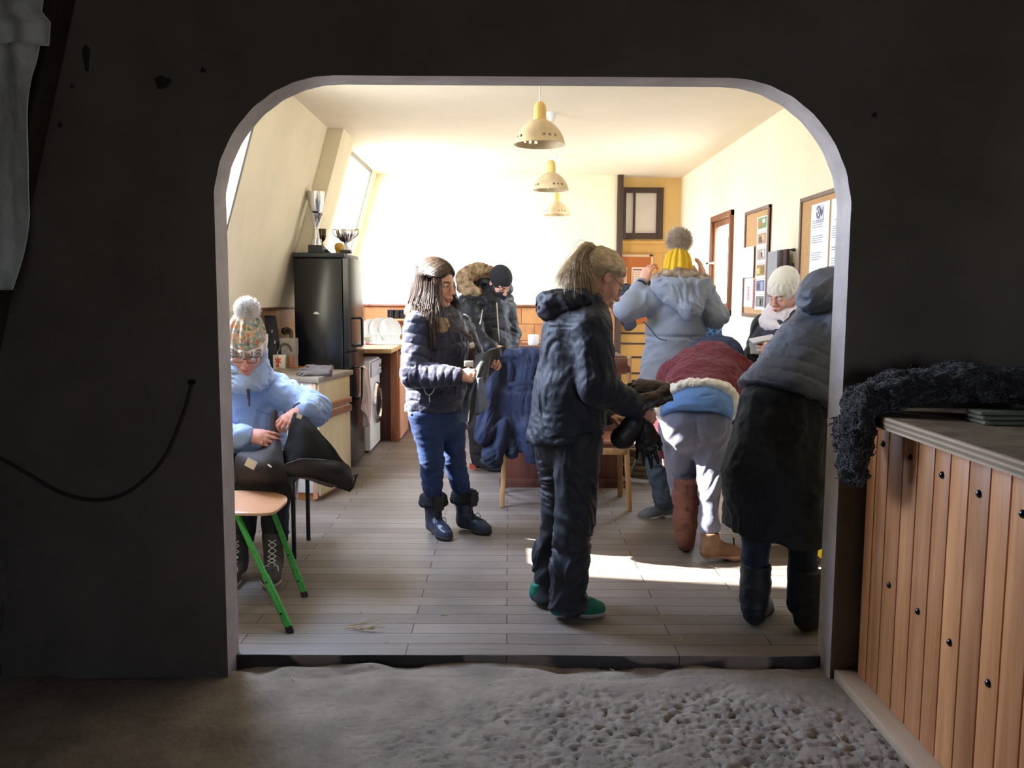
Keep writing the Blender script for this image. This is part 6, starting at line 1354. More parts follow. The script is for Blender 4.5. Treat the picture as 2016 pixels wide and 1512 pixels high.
# ------------------------------------------------------------------ man in the black parka behind
p3 = thing('person', 'person in black parka with tan fur hood and black beanie, looking down', 'person', (-.22, 7.1, 0), 'people in the room')
H = Head(at(984, 556, 7.08), -48, 42, 6, 1.02); rt = right_of(-62); fw = fwd_of(-62)
che, pel = at(958, 640, 7.14), at(960, 745, 7.14)
shR, elR, wrR = at(920, 602, 7.02), at(936, 672, 6.86), at(972, 684, 6.70); shL, elL, wrL = at(992, 600, 7.30), at(1004, 660, 7.30), at(1000, 700, 7.15)
hR, kR, aR = at(948, 760, 7.05), at(940, 840, 7.02), at(941, 912, 7.1); hL, kL, aL = at(972, 760, 7.22), at(966, 840, 7.22), at(965, 912, 7.24)
body(p3, H, che, pel, [(shR, elR, wrR), (shL, elL, wrL)], [(hR, kR, aR), (hL, kL, aL)], [dict(w=wrR, d=(.93, -.2, -.22), n=(.2, -.45, .85), side='R', curl=[(5, 10, 8), (12, 20, 15), (18, 25, 18), (22, 28, 20)], thumb=(25, 30), s=1.08), dict(w=wrL, d=(.5, -.6, -.4), n=(.2, .1, .9), side='L', curl=(30, 40, 25))], labels=face_labels(H), vox=.0045)
m_bkbeanie = mat('beanie_black', (36, 36, 40), .9, bump=(200, .3, .002))
beanie(p3, H, m_bkbeanie, .026, 0, .095, 0, .030, None, name='beanie', tilt=.35)
F = garment(H.c-.25, H.c+.2, .006); F.ell(H.w(0, .035, -.075), np.array((.078, .085, .075))*H.s, 0, 'u', H.R); F.cone(H.w(0, .0, -.08), H.w(0, -.02, -.18), .085, .095, .03); F.cut(H.w(0, .1, -.030), H.R@V(0, .25, 1), k=.006); F.disp(lambda P: folds(P, (14, 14, 30), .004)); F.build('neck_mask', mat('mask_black', (30, 30, 34), .85), p3)
m_parka = mat('black_parka', (25, 27, 34), .55, bump=(26, .4, .014), var=(8, .15))
F = garment(*bb([shR, elR, wrR, shL, elL, wrL, che, pel], .2), .0085)
F.cone(at(958, 605, 7.14), at(960, 690, 7.14), .155, .17, .05, flat=(rt, 1.2)); F.cone(at(960, 690, 7.14), at(960, 775, 7.14), .17, .185, .05, flat=(rt, 1.15)); F.chain([shR, at(962, 588, 7.12), shL], [.09, .09, .09], .06); F.cut(at(960, 770, 7.14), (0, 0, -1), k=.01); F.chain([shR, elR, wrR-V(.03, 0, 0)], [.095, .09, .065], .03); F.chain([shL, elL, wrL], [.095, .088, .062], .03)
F.disp(lambda P: quilt(P, [(che+V(0, 0, .3), pel, .16), (shR, elR, .14), (elR, wrR, .13), (shL, elL, .14), (elL, wrL, .13)], .012, .3)+folds(P, (10, 10, 16), .008, 41.0)); jk = F.build('parka', m_parka, p3)
s = MB(); s.tube(spline([at(950, 610, 6.90), at(946, 632, 6.86), at(941, 652, 6.84)], 4), .006, 6); s.tube(spline([at(978, 596, 6.93), at(981, 640, 6.90), at(983, 672, 6.88)], 4), .006, 6); s.build('zipper', m_chrome, jk)
F = garment(at(880, 640, 6.7), at(1030, 500, 7.6), .009); F.ell(at(940, 560, 7.26), (.13, .15, .10), 0); F.ell(at(975, 568, 7.28), (.15, .12, .09), .05); F.chain([at(925, 585, 7.08), at(944, 596, 6.98)], [.05, .035], .03); F.ell(H.c, (.10, .12, .13), .02, 's', H.R); F.disp(lambda P: folds(P, (9, 9, 9), .012, 1.0)); hd_ = F.build('hood', m_parka, jk)
hp = [at(962, 535, 7.20), at(945, 533, 7.16), at(926, 538, 7.10), at(914, 550, 7.05), at(914, 562, 7.02), at(924, 573, 7.0), at(938, 576, 6.98)]
F = garment(*bb(hp, .2), .009); F.chain(hp, [.05, .06, .062, .062, .06, .058, .04], .03); F.disp(lambda P: .014*fbm(P*22)); fo = F.build('hood_fur', m_fur_tan, hd_); fur('hood_fibres', hd_, fo, 8000, .058, m_fur_tan, .0017, .8, (-.1, 0, .1), .3)
F = garment(*bb([hR, kR, aR, hL, kL, aL, pel], .18), .009); F.ell(pel-V(0, 0, .02), (.17, .15, .12), 0); F.chain([hR, kR, aR], [.10, .078, .062], .03); F.chain([hL, kL, aL], [.10, .078, .062], .03); F.disp(lambda P: folds(P, (8, 8, 18), .01, 51.0)); F.cut((0, 0, .06), (0, 0, -1)); F.build('trousers', mat('dark_brown_trousers', (50, 44, 44), .8, var=(9, .2)), p3)
m_red = mat('shoe_red', (176, 62, 44), .6)
for q, dd in ((aR, fwd_of(-25)), (aL, fwd_of(-35))):
    o, M_ = shoe(p3, 'shoe', (q[0]-.05, q[1], 0), dd, L=.285, m_up=mat('shoe_black', (34, 34, 38), .5), m_sole=mat('sole_black', (28, 28, 30), .6), sole_h=.03, laces=(.13, .2, m_blk, 5)); s = MB(); hl = V(q[0]-.05, q[1], 0)
    s.prism([(-.0, .012), (.07, .012), (.05, .045), (.0, .06)], hl+M_@V(.0, -.0435, 0), M_[:, 0], V(0, 0, 1), -M_[:, 1]*.004); s.build('heel_patch', m_red, o)

# ------------------------------------------------------------------ woman from behind with yellow hat
p5 = thing('person', 'person from behind in grey blue parka and yellow knitted hat, hands raised', 'person', (1.08, 5.5, 0), 'people in the room')
H = Head(at(1332, 553, 5.56), 84, 6, 2, 1.02); rt = right_of(86); fw = fwd_of(86)
che, pel = at(1333, 640, 5.52), at(1324, 790, 5.52)
shL, elL, wrL = at(1283, 590, 5.50), at(1232, 610, 5.44), at(1264, 556, 5.54); shR, elR, wrR = at(1385, 590, 5.50), at(1410, 622, 5.46), at(1385, 556, 5.62)
aL_ = onfloor(1310, 1030); hL, kL, aL = at(1300, 830, 5.52), at(1296, 930, 5.48), aL_+V(.0, .0, .12); hR, kR, aR = at(1350, 830, 5.52), at(1352, 930, 5.55), at(1353, 1000, 5.6)
body(p5, H, che, pel, [(shR, elR, wrR), (shL, elL, wrL)], [(hR, kR, aR), (hL, kL, aL)], [dict(w=wrL, d=(.32, .1, .95), n=(-.7, -.6, .2), side='L', curl=[(30, 45, 20), (25, 40, 20), (28, 40, 20), (30, 45, 25)], thumb=(30, 20), s=1.04, spread=9), dict(w=wrR, d=(-.08, .1, 1), n=(.75, -.5, .1), side='R', curl=[(8, 22, 15), (10, 25, 18), (14, 28, 20), (18, 30, 20)], thumb=(20, 20), s=1.04, spread=5)])
m_yknit = mat('yellow_knit', (238, 196, 44), .85, bump=(130, .5, .004), sheen=.2, var=(30, .08))
hat = beanie(p5, H, m_yknit, .040, 30, .165, .0075, .052, m_yknit, vox=.004, tilt=.05, wd=1.02)
pompom(hat, H.w(.0, -.018, .262), .082, mat('pompom_fur_grey', (240, 222, 204), .85, var=(30, .35)), 3000, rr=.0017, core=.72)
m_gparka = mat('grey_blue_parka', (150, 160, 178), .7, bump=(22, .35, .012), bump2=(240, .2, .002), var=(7, .1))
F = garment(*bb([shR, elR, wrR, shL, elL, wrL, che, pel], .22), .0072)
F.cone(at(1334, 605, 5.52), at(1330, 662, 5.52), .135, .135, .05, flat=(rt, 1.36)); F.cone(at(1330, 662, 5.52), at(1322, 795, 5.52), .142, .19, .05, flat=(rt, 1.32)); F.chain([shL, at(1334, 575, 5.53), shR], [.085, .085, .085], .06); F.cut(at(1322, 800, 5.5), (-.1, 0, -1), k=.012)
F.chain([shL, elL, wrL-V(.01, 0, .02)], [.09, .08, .052], .03); F.chain([shR, elR, wrR-V(0, 0, .02)], [.09, .082, .052], .03)
zc_ = at(1330, 664, 5.5)[2]; F.disp(lambda P: folds(P, (7, 7, 15), .008, 61.0, .5)-.012*np.exp(-((P[:, 2]-zc_)/.012)**2)*(P[:, 1] < 5.6)); jk = F.build('parka', m_gparka, p5)
F = garment(at(1260, 660, 5.15), at(1420, 520, 5.75), .0066); F.cone(at(1296, 560, 5.40), at(1358, 612, 5.33), .05, .05, .04, flat=((0, 1, 0), .8)); F.cone(at(1394, 566, 5.40), at(1362, 612, 5.33), .05, .05, .04, flat=((0, 1, 0), .8)); F.ell(at(1345, 575, 5.38), (.155, .06, .085), .04); F.ell(at(1345, 556, 5.40), (.17, .085, .045), .04); F.ell(at(1362, 606, 5.34), (.06, .05, .06), .03); F.ell(at(1340, 548, 5.46), (.13, .10, .03), .02, 's'); F.disp(lambda P: folds(P, (11, 11, 14), .012, 71.0, .6)); hd_ = F.build('hood', m_gparka, jk)
s = MB(); s.bar(at(1361, 592, 5.27), at(1360, 614, 5.265), .028, .006, .001); s.bar(at(1361, 603, 5.262), at(1360.5, 611, 5.262), .036, .009, .002); s.build('hood_strap', mat('strap_grey', (108, 120, 140), .6), hd_)
s = MB(); s.tube(spline([at(1266, 634, 5.30), at(1283, 654, 5.28), at(1296, 668, 5.285), at(1312, 672, 5.29)], 4), .006, 6, flat=.6); s.build('waist_cord', mat('cord_navy', (70, 82, 110), .6), jk); s = MB(); s.tube(spline([at(1380, 668, 5.29), at(1370, 671, 5.285), at(1358, 668, 5.285)], 4), .006, 6, flat=.6); s.build('waist_cord', mat('cord_navy', (70, 82, 110)), jk)
fp = [at(1290, 548, 5.42), at(1310, 541, 5.42), at(1335, 539, 5.42), at(1365, 540, 5.42), at(1392, 548, 5.42)]
F = garment(*bb(fp, .12), .007); F.chain(fp, [.03, .033, .034, .033, .03], .02); F.disp(lambda P: .008*fbm(P*30)); fo = F.build('hood_fur', mat('fur_mixed', (232, 212, 190), .85, var=(16, .5), col2=(112, 90, 78)), hd_); fur('hood_fibres', hd_, fo, 2200, .04, mat('fur_mixed', (170, 148, 128)), .0016, .9, (0, 0, .3), .3)
for w_, d_ in ((wrL, wrL-elL),): s = MB(); d_ = nrm(d_); s.tube([w_-d_*.03, w_-d_*.012], [.050, .046], 20); s.tube([w_-d_*.045+V(.05, -.02, 0), w_-d_*.01+V(.06, -.02, .0)], .02, 10); s.build('cuff_strap', mat('cuff_dark', (36, 36, 42)), jk)
m_slate = mat('slate_trousers', (74, 92, 116), .6, bump=(20, .5, .016), var=(9, .2))
F = garment(*bb([hR, kR, aR, hL, kL, aL, pel], .18), .0075); F.ell(pel-V(0, 0, .03), (.18, .15, .12), 0); F.chain([hL, kL, at(1306, 995, 5.40)], [.105, .08, .062], .03); F.chain([hR, kR, aR], [.105, .08, .062], .03); F.disp(lambda P: folds(P, (10, 10, 14), .014, 81.0, .7)); F.build('trousers', m_slate, p5)
m_shgrey = mat('shoe_grey', (104, 112, 128), .55, bump=(90, .2, .003))
hl = at(1336, 1018, 5.42); shoe(p5, 'shoe', hl+V(.0, 0, -.02), nrm(V(-1, .12, -.22)), (0, 0, 1), L=.27, m_up=m_shgrey, m_sole=mat('sole_white', (226, 228, 230), .6), sole_h=.028, laces=(.13, .2, m_lacew, 4))
shoe(p5, 'shoe', (aR[0], aR[1]-.08, 0), fwd_of(80), L=.27, m_up=m_shgrey, m_sole=mat('sole_white', (226, 228, 230)), sole_h=.028)
# plaid bag at her side
m_plaid = bpy.data.materials.new('blue_plaid'); m_plaid.use_nodes = True; t = NT(m_plaid); out = t.n('ShaderNodeOutputMaterial'); p = t.n('ShaderNodeBsdfPrincipled'); t.set(out, 0, p.outputs[0]); tc = t.n('ShaderNodeTexCoord'); mp = t.n('ShaderNodeMapping'); t.set(mp, 0, tc.outputs['Object']); mp.inputs['Rotation'].default_value = (0, .6, 0)
w1 = t.n('ShaderNodeTexWave', Scale=9.0); t.set(w1, 0, mp.outputs[0]); w2 = t.n('ShaderNodeTexWave', bands_direction='Z', Scale=9.0); t.set(w2, 0, mp.outputs[0]); mx = t.n('ShaderNodeMath', operation='MAXIMUM'); t.set(mx, 0, w1.outputs['Fac']); t.set(mx, 1, w2.outputs['Fac'])
rp = t.n('ShaderNodeValToRGB'); t.set(rp, 0, mx.outputs[0]); e = rp.color_ramp.elements; e[0].position = .80; e[0].color = rgba((52, 134, 216)); e[1].position = .97; e[1].color = rgba((176, 214, 244)); t.set(p, 'Base Color', rp.outputs[0]); p.inputs['Roughness'].default_value = .8
F = Fld(at(1370, 700, 5.45), at(1440, 600, 5.95), .006); F.chain([at(1405, 640, 5.70), at(1402, 668, 5.70), at(1397, 695, 5.70)], [.05, .068, .055], .03, flat=((0, 1, 0), .6)); F.disp(lambda P: folds(P, (12, 12, 16), .01)); pb_ = thing('plaid_bag', 'blue plaid cloth bag hanging at the right side of the grey blue parka', 'bag', at(1402, 668, 5.7)); F.build('bag_body', m_plaid, pb_)
s = MB(); s.tube(spline([at(1404, 640, 5.70), at(1404, 618, 5.68), at(1402, 600, 5.62)], 4), .008, 8); s.build('bag_strap', m_plaid, pb_)

for o_ in (p5, pb_): o_.location.x += .024; o_.location.y += .12
# ------------------------------------------------------------------ person bending over in maroon fleece
p6 = thing('person', 'person bending over in maroon fleece with white hem and grey sweatpants', 'person', (1.1, 4.75, 0), 'people in the room')
H = Head(at(1412, 706, 5.36), 86, 52, 0, 1.02); rt = right_of(80); fw = fwd_of(80)
che, pel = at(1392, 738, 5.14), at(1369, 815, 4.80)
shL, elL, wrL = at(1328, 745, 5.18), at(1306, 825, 5.06), at(1312, 885, 4.96); shR, elR, wrR = at(1455, 745, 5.16), at(1466, 830, 5.10), at(1450, 900, 5.05)
bl = onfloor(1352, 1085); br_ = onfloor(1398, 1102)
hL, kL, aL = at(1337, 850, 4.82), at(1346, 955, 4.86), bl+V(0, -.02, .12); hR, kR, aR = at(1398, 850, 4.74), at(1402, 955, 4.68), br_+V(-.02, .0, .11)
body(p6, H, che, pel, [(shR, elR, wrR), (shL, elL, wrL)], [(hR, kR, aR), (hL, kL, aL)], [dict(w=wrL, d=(.05, -.1, -1), n=(-.9, -.3, 0), side='L', curl=(40, 50, 30), thumb=(30, 40), s=1.04), dict(w=wrR, d=(-.2, 0, -1), n=(.9, .2, 0), side='R', curl=(40, 50, 30))], mats=[m_skin2, m_lip, m_lash, m_browd])
m_fleece = mat('maroon_fleece', (108, 26, 42), .95, sheen=.12, bump=(60, .6, .008), bump2=(160, .5, .004), var=(22, .16)); m_sherpa = mat('white_sherpa', (236, 230, 218), .95, sheen=.3, bump=(90, .8, .01))
F = garment(*bb([shR, elR, wrR, shL, elL, wrL, che, pel], .22), .0072)
F.cone(at(1399, 727, 5.20), at(1371, 803, 4.78), .165, .172, .05, flat=(rt, 1.30)); F.chain([shL, at(1400, 722, 5.24), shR], [.10, .12, .10], .07); bn = nrm(V(.0, -1, -.42)); cutp = at(1373, 780, 4.86)+bn*.085; F.cut(cutp+bn*.02, bn, k=.02)
F.chain([shL, elL, wrL], [.10, .078, .06], .04); F.chain([shR, elR, wrR], [.10, .078, .06], .04); F.disp(lambda P: folds(P, (5, 5, 7), .011, 91.0, .3)+.0045*fbm(P*42)); jk = F.build('fleece_jacket', m_fleece, p6)
F = garment(at(1270, 880, 4.5), at(1500, 700, 5.3), .0072); F.cone(at(1399, 727, 5.20), at(1371, 804, 4.76), .168, .182, .05, flat=(rt, 1.30)); F.cut(cutp+bn*.045, bn, k=.02); F.cut(cutp-bn*.012, -bn, k=.02); F.disp(lambda P: .007*fbm(P*34)); hm = F.build('sherpa_hem', m_sherpa, jk)
F = garment(at(1270, 900, 4.4), at(1500, 700, 5.3), .0066); F.cone(at(1374, 790, 4.82), at(1371, 812, 4.74), .156, .160, .05, flat=(rt, 1.25)); F.ell(pel-V(0, 0, .02), (.185, .155, .12), .05); F.cut(cutp-bn*.005, -bn, k=.005); F.cut(at(1370, 812, 4.66), nrm(V(-.12, -.55, -.85)), k=.01); F.disp(lambda P: folds(P, (7, 7, 26), .009, 14.0)); F.build('shirt', mat('shirt_blue', (92, 132, 190), .75, bump=(40, .3, .006)), p6)
m_sweat = mat('grey_sweatpants', (112, 114, 134), .85, sheen=.2, bump=(24, .3, .012), bump2=(220, .2, .002), var=(8, .1))
F = garment(*bb([hR, kR, aR, hL, kL, aL, pel], .2), .0066); F.ell(at(1369, 836, 4.79), (.195, .165, .145), 0); F.ell(at(1345, 845, 4.72), (.10, .10, .12), .05); F.ell(at(1396, 845, 4.70), (.10, .10, .12), .05)
F.chain([hL, kL, at(1348, 990, 4.86)], [.112, .080, .062], .04); F.chain([hR, kR, at(1397, 1030, 4.63), aR+V(0, 0, .01)], [.115, .076, .056, .046], .035); F.cut(at(1368, 792, 4.72), nrm(V(.1, .5, .85)), k=.01)
xc_ = at(1371, 840, 4.62)[0]; F.disp(lambda P: folds(P, (8, 8, 13), .010, 15.0, .6)-.010*np.exp(-((P[:, 0]-xc_-.1*(P[:, 2]-.75)**2)/.007)**2)*(P[:, 1] < 4.78)*np.clip((P[:, 2]-.55)/.1, 0, 1)*np.clip((.80-P[:, 2])/.1, 0, 1)); sw = F.build('sweatpants', m_sweat, p6)
A_ = [at(1431, 832, 4.72), at(1432, 880, 4.68), at(1428, 940, 4.62), at(1421, 985, 4.60), at(1415, 1030, 4.60), at(1412, 1065, 4.60)]
s = MB(); s.tube(spline(A_, 5), .012, 8, flat=.5); s.build('side_stripe', mat('stripe_white', (232, 226, 214), .8), sw)
F = Fld(at(1350, 720, 5.1), at(1480, 650, 5.65), .007); F.ell(at(1411, 694, 5.36), (.145, .14, .115), 0); F.ell(at(1385, 700, 5.30), (.10, .12, .09), .04); F.ell(at(1430, 700, 5.30), (.10, .12, .09), .04); F.disp(lambda P: folds(P, (10, 10, 18), .012, 33.0)); F.build('hood', mat('hood_navy', (48, 60, 92), .85, bump=(40, .3, .006)), p6)
m_bootbr = mat('boot_brown_suede', (124, 76, 62), .75, bump=(50, .4, .006), var=(14, .22))
tb_, M_ = shoe(p6, 'tall_boot', bl+V(-.02, -.05, 0), fwd_of(78), L=.27, shaft=[(.05, .10, .062), (.055, .20, .070), (.06, .32, .076), (.06, .41, .076)], m_up=m_bootbr, m_sole=m_rub, sole_h=.02, wrink=.007, wide=1.15)
hb_ = bl+V(-.02, -.05, 0); s = MB(); s.tube(spline([hb_+M_@V(.004, 0, .05), hb_+M_@V(-.006, 0, .13), hb_+M_@V(-.014, 0, .22), hb_+M_@V(-.018, 0, .33), hb_+M_@V(-.017, 0, .40)], 5), .0035, 6); s.build('back_seam', mat('seam_brown', (90, 52, 42), .7), tb_)
s = MB(); s.tube([hb_+M_@V(.06+.0745*math.cos(a), .0745*math.sin(a), .418) for a in np.linspace(0, 2*PI, 30)], .006, 6, caps=False); s.build('boot_rim', m_bootbr, tb_)
m_tan = mat('boot_tan', (122, 88, 62), .6, bump=(60, .3, .004), var=(14, .25))
shoe(p6, 'ankle_boot', br_+V(-.06, -.03, 0), fwd_of(10), L=.255, shaft=[(.05, .10, .047), (.05, .15, .052)], m_up=m_tan, m_sole=mat('sole_tan', (176, 138, 112), .7), sole_h=.034, heelz=.016, wrink=.003)

# ------------------------------------------------------------------ woman with white knitted hat and phone
p7 = thing('person', 'person in white cable knit hat and white scarf looking down at a phone', 'person', (1.72, 5.45, 0), 'people in the room')
H = Head(at(1541, 579, 5.42), -142, 24, -4, .98); rt = right_of(-140); fw = fwd_of(-140)
che, pel = at(1548, 690, 5.46), at(1552, 800, 5.48)
shR, elR, wrR = at(1578, 640, 5.28)+V(0, 0, 0), at(1572, 705, 5.22), at(1532, 682, 5.12); shL, elL, wrL = at(1508, 645, 5.60), at(1487, 700, 5.56), at(1492, 690, 5.34)
hR, kR, aR = at(1570, 830, 5.42), at(1570, 930, 5.40), at(1570, 1010, 5.42); hL, kL, aL = at(1536, 830, 5.56), at(1536, 930, 5.54), at(1536, 1010, 5.56)
body(p7, H, che, pel, [(shR, elR, wrR), (shL, elL, wrL)], [(hR, kR, aR), (hL, kL, aL)], [dict(w=wrR, d=(-.9, -.05, -.12), n=(.1, -.9, -.3), side='R', curl=[(20, 25, 15), (24, 30, 18), (28, 34, 20), (32, 38, 24)], thumb=(45, 20), s=.98), dict(w=wrL, d=(.2, -.6, .3), n=(-.6, -.2, -.6), side='L', curl=(40, 45, 30), thumb=(40, 20), s=.95)], mats=[mat('skin_pale', (236, 182, 162), .5, sss=.12, var=(14, .06)), m_lip, m_lash, m_browd], labels=face_labels(H))
m_ivory = mat('ivory_knit', (238, 234, 220), .9, bump=(130, .5, .004), sheen=.2)
hat = beanie(p7, H, m_ivory, .030, 40, .098, .0045, .028, None, vox=.0036, tilt=.30, slouch=1.0, cable=1)
s = MB(); a = .42; q = H.w(.098*math.sin(a), -.014+.112*math.cos(a), .024); n_ = nrm(H.R@V(math.sin(a), math.cos(a), 0)); s.box(q-V(.02, .003, .005), q+V(.02, .003, .005), .001, R=np.stack([np.cross(n_, H.R[:, 2]), n_, H.R[:, 2]], 1)); s.build('hat_label', mat('label_silver', (150, 146, 140), .4), hat)
F = garment(H.c-.28, H.c+.2, .006); nb = H.w(0, -.02, -.13)
for r_, z_, q_ in ((.084, .022, .032), (.104, -.02, .040), (.118, -.065, .042)):
    for k in range(16):
        a0, a1 = 2*PI*k/16, 2*PI*(k+1)/16; f_ = lambda a: nb+rt*r_*math.sin(a)*1.15+fw*r_*math.cos(a)+V(0, 0, z_-.030*max(0, math.cos(a))+.035*max(0, -math.cos(a)+.3)+.012*math.sin(a*2))
        F.cone(f_(a0), f_(a1), q_, q_, .012)
F.disp(lambda P: folds(P, (12, 12, 22), .008, 7.0)); F.build('scarf', mat('scarf_white', (232, 224, 226), .92, bump=(110, .5, .005), sheen=.3), p7)
m_bkj = mat('black_softshell', (36, 38, 44), .65, bump=(24, .35, .012), var=(8, .15))
F = garment(*bb([shR, elR, wrR, shL, elL, wrL, che, pel], .2), .0075); F.cone(at(1548, 645, 5.46), at(1551, 790, 5.48), .135, .155, .05, flat=(rt, 1.2)); F.chain([shR, H.w(0, -.05, -.26), shL], [.085, .07, .085], .06); F.cut(at(1550, 800, 5.48), (0, 0, -1), k=.01); F.chain([shR, elR, wrR+V(.02, 0, 0)], [.085, .078, .056], .03); F.chain([shL, elL, wrL+V(0, .02, 0)], [.085, .076, .055], .03)
F.cone(H.w(0, .10, -.24), pel+fw*.22, .05, .05, .02, 's'); F.disp(lambda P: folds(P, (8, 8, 12), .011, 17.0, .5)); jk = F.build('jacket', m_bkj, p7)
F = garment(*bb([che, pel], .25), .009); F.cone(at(1546, 660, 5.44), at(1550, 790, 5.46), .128, .145, .05, flat=(rt, 1.15)); F.build('sweater', mat('sweater_grape', (66, 54, 66), .9), p7)
F = garment(*bb([hR, kR, aR, hL, kL, aL, pel], .18), .009); F.ell(pel-V(0, 0, .03), (.165, .145, .12), 0); F.chain([hR, kR, aR], [.10, .075, .055], .03); F.chain([hL, kL, aL], [.10, .075, .055], .03); F.build('trousers', m_dk, p7)
for q in (aR, aL): shoe(p7, 'shoe', (q[0]+.05, q[1]+.03, 0), fw, L=.25, m_up=mat('shoe_black', (34, 34, 38)), m_sole=m_rub)
ph = thing('smartphone', 'smartphone in a grey folding case held by the person in the white hat', 'phone', at(1503, 676, 5.12))
nP = nrm(V(-.15, -.30, .9)); uP = nrm(np.cross(V(0, 0, 1), V(.55, -.83, 0))); M3 = frame_from(nP, (.9, .1, .1))
s = MB(); c = at(1502, 667, 5.14); s.box(c-V(.036, .074, .004), c+V(.036, .074, .004), .003, R=M3); s.build('phone_body', mat('phone_silver', (206, 206, 210), .3), ph)
s = MB(); c2_ = c-nP*.006; s.box(c2_-V(.040, .078, .003), c2_+V(.040, .078, .003), .002, R=M3); c3 = at(1496, 684, 5.13); M4 = frame_from(nrm(V(-.2, -.85, .4)), (1, 0, 0)); s.box(c3-V(.038, .06, .003), c3+V(.038, .06, .003), .002, R=M4); s.build('folding_case', mat('case_grey', (150, 150, 146), .6), ph)

# ------------------------------------------------------------------ person in the long dark coat at the right jamb
fa, fb = onfloor(1482, 1236), onfloor(1578, 1248)
p8 = thing('person', 'person leaning right in long black coat and grey quilted jacket, half behind the right jamb', 'person', ((fa[0]+fb[0])/2, (fa[1]+fb[1])/2, 0), 'people in the room')
H = Head(V(1.60, 3.98, 1.52), 55, 30, 0, 1.0); rt = right_of(60); fw = fwd_of(60)
che, pel = at(1612, 670, 3.84), at(1540, 810, 3.74)
shL, elL, wrL = V(1.50, 4.12, 1.36), V(1.66, 4.26, 1.20), V(1.80, 4.26, 1.10); shR, elR, wrR = V(1.52, 3.72, 1.38), V(1.72, 3.85, 1.14), V(1.86, 4.05, 1.05)
hA, kA, aA = at(1497, 880, 3.74), at(1490, 1040, 3.72), fa+V(.01, .05, .12); hB, kB, aB = at(1585, 880, 3.70), at(1584, 1040, 3.67), fb+V(.01, .05, .12)
body(p8, H, che, pel, [(shR, elR, wrR), (shL, elL, wrL)], [(hA, kA, aA), (hB, kB, aB)], [dict(w=wrL, d=(.8, .1, -.5), n=(.3, 0, .8), side='L', curl=(25, 30, 20)), dict(w=wrR, d=(.8, .2, -.5), n=(.3, -.3, .8), side='R', curl=(25, 30, 20))])
F = garment(H.c-.2, H.c+.2, .006); F.ell(H.w(0, -.02, .04), np.array((.085, .105, .09))*H.s, 0, 'u', H.R); F.ell(H.w(0, .105, -.04), np.array((.07, .08, .1))*H.s, .01, 's', H.R); F.build('hair', m_hairbrown, p8)
m_coat = mat('long_black_coat', (24, 25, 30), .8, bump=(30, .4, .012), var=(8, .2)); m_qgrey = mat('grey_quilted', (84, 90, 106), .65, bump=(40, .35, .008), bump2=(220, .2, .002), var=(12, .2))
F = garment(at(1380, 1120, 3.3), at(1720, 680, 4.2), .0075); F.cone(at(1540, 800, 3.76), at(1527, 930, 3.74), .165, .205, .05, flat=(rt, 1.12)); F.cone(at(1527, 930, 3.74), at(1522, 1075, 3.72), .205, .222, .05, flat=(rt, 1.04)); F.cut(at(1520, 1054, 3.72), nrm(V(-.18, 0, -1)), k=.018); F.disp(lambda P: folds(P, (8, 8, 5), .010, 19.0, .5)+.003*fbm(P*40)); ct_ = F.build('long_coat', m_coat, p8)
s = MB(); s.tube([at(1444, 1058, 3.62), at(1445, 1072, 3.62)], .004, 6); s.build('drawcord_end', m_blackmetal, ct_)
F = garment(at(1400, 860, 3.3), V(2.05, 4.5, 1.75), .0075); F.cone(at(1646, 640, 3.90), at(1608, 700, 3.82), .15, .165, .05, flat=(rt, 1.25)); F.cone(at(1608, 700, 3.82), at(1545, 788, 3.76), .165, .185, .05, flat=(rt, 1.2)); F.chain([shL, at(1640, 590, 3.95), shR], [.10, .11, .10], .07); hn = nrm(at(1540, 790, 3.76)-at(1622, 600, 3.92)); F.cut(at(1540, 782, 3.76), nrm(hn+V(0, 0, -.25)), at(1380, 900, 3.2), at(1700, 690, 4.3), k=.02)
F.chain([shR, elR, wrR], [.09, .08, .06], .04); F.chain([shL, elL, wrL], [.09, .08, .06], .04)
F.disp(lambda P: quilt(P, [(at(1625, 600, 3.92), at(1540, 790, 3.76), .062), (shR, elR, .06), (elR, wrR, .06), (shL, elL, .06), (elL, wrL, .06)], .008, .3)+.004*fbm(P*25)); F.build('quilted_jacket', m_qgrey, p8)
F = Fld(at(1550, 660, 3.55), at(1720, 500, 4.3), .0072); F.ell(at(1622, 585, 3.80), (.125, .12, .085), 0); F.ell(at(1640, 560, 3.84), (.12, .12, .075), .05); F.ell(H.c, (.1, .12, .13), .03, 's', H.R); F.disp(lambda P: folds(P, (12, 12, 12), .014, 27.0, .6)); F.build('hood', m_qgrey, p8)
m_legg = mat('dark_denim', (34, 42, 58), .8, var=(12, .2), bump=(60, .3, .006)); F = garment(*bb([hA, kA, aA, hB, kB, aB], .16), .0075); F.chain([hA, kA, aA], [.09, .066, .058], .03); F.chain([hB, kB, aB], [.09, .068, .060], .03); F.disp(lambda P: folds(P, (9, 9, 20), .005)); F.build('leggings', m_legg, p8)
m_snow = mat('snow_boot_black', (38, 40, 46), .55, bump=(40, .35, .008), var=(10, .2))
for q, dd in ((fa, fwd_of(62)), (fb, fwd_of(40))):
    shoe(p8, 'snow_boot', q+V(-.005, .0, 0), dd, L=.27, shaft=[(.05, .10, .060), (.052, .18, .062), (.052, .26, .066)], m_up=m_snow, m_sole=m_rub, sole_h=.03, wrink=.004, wide=1.2)

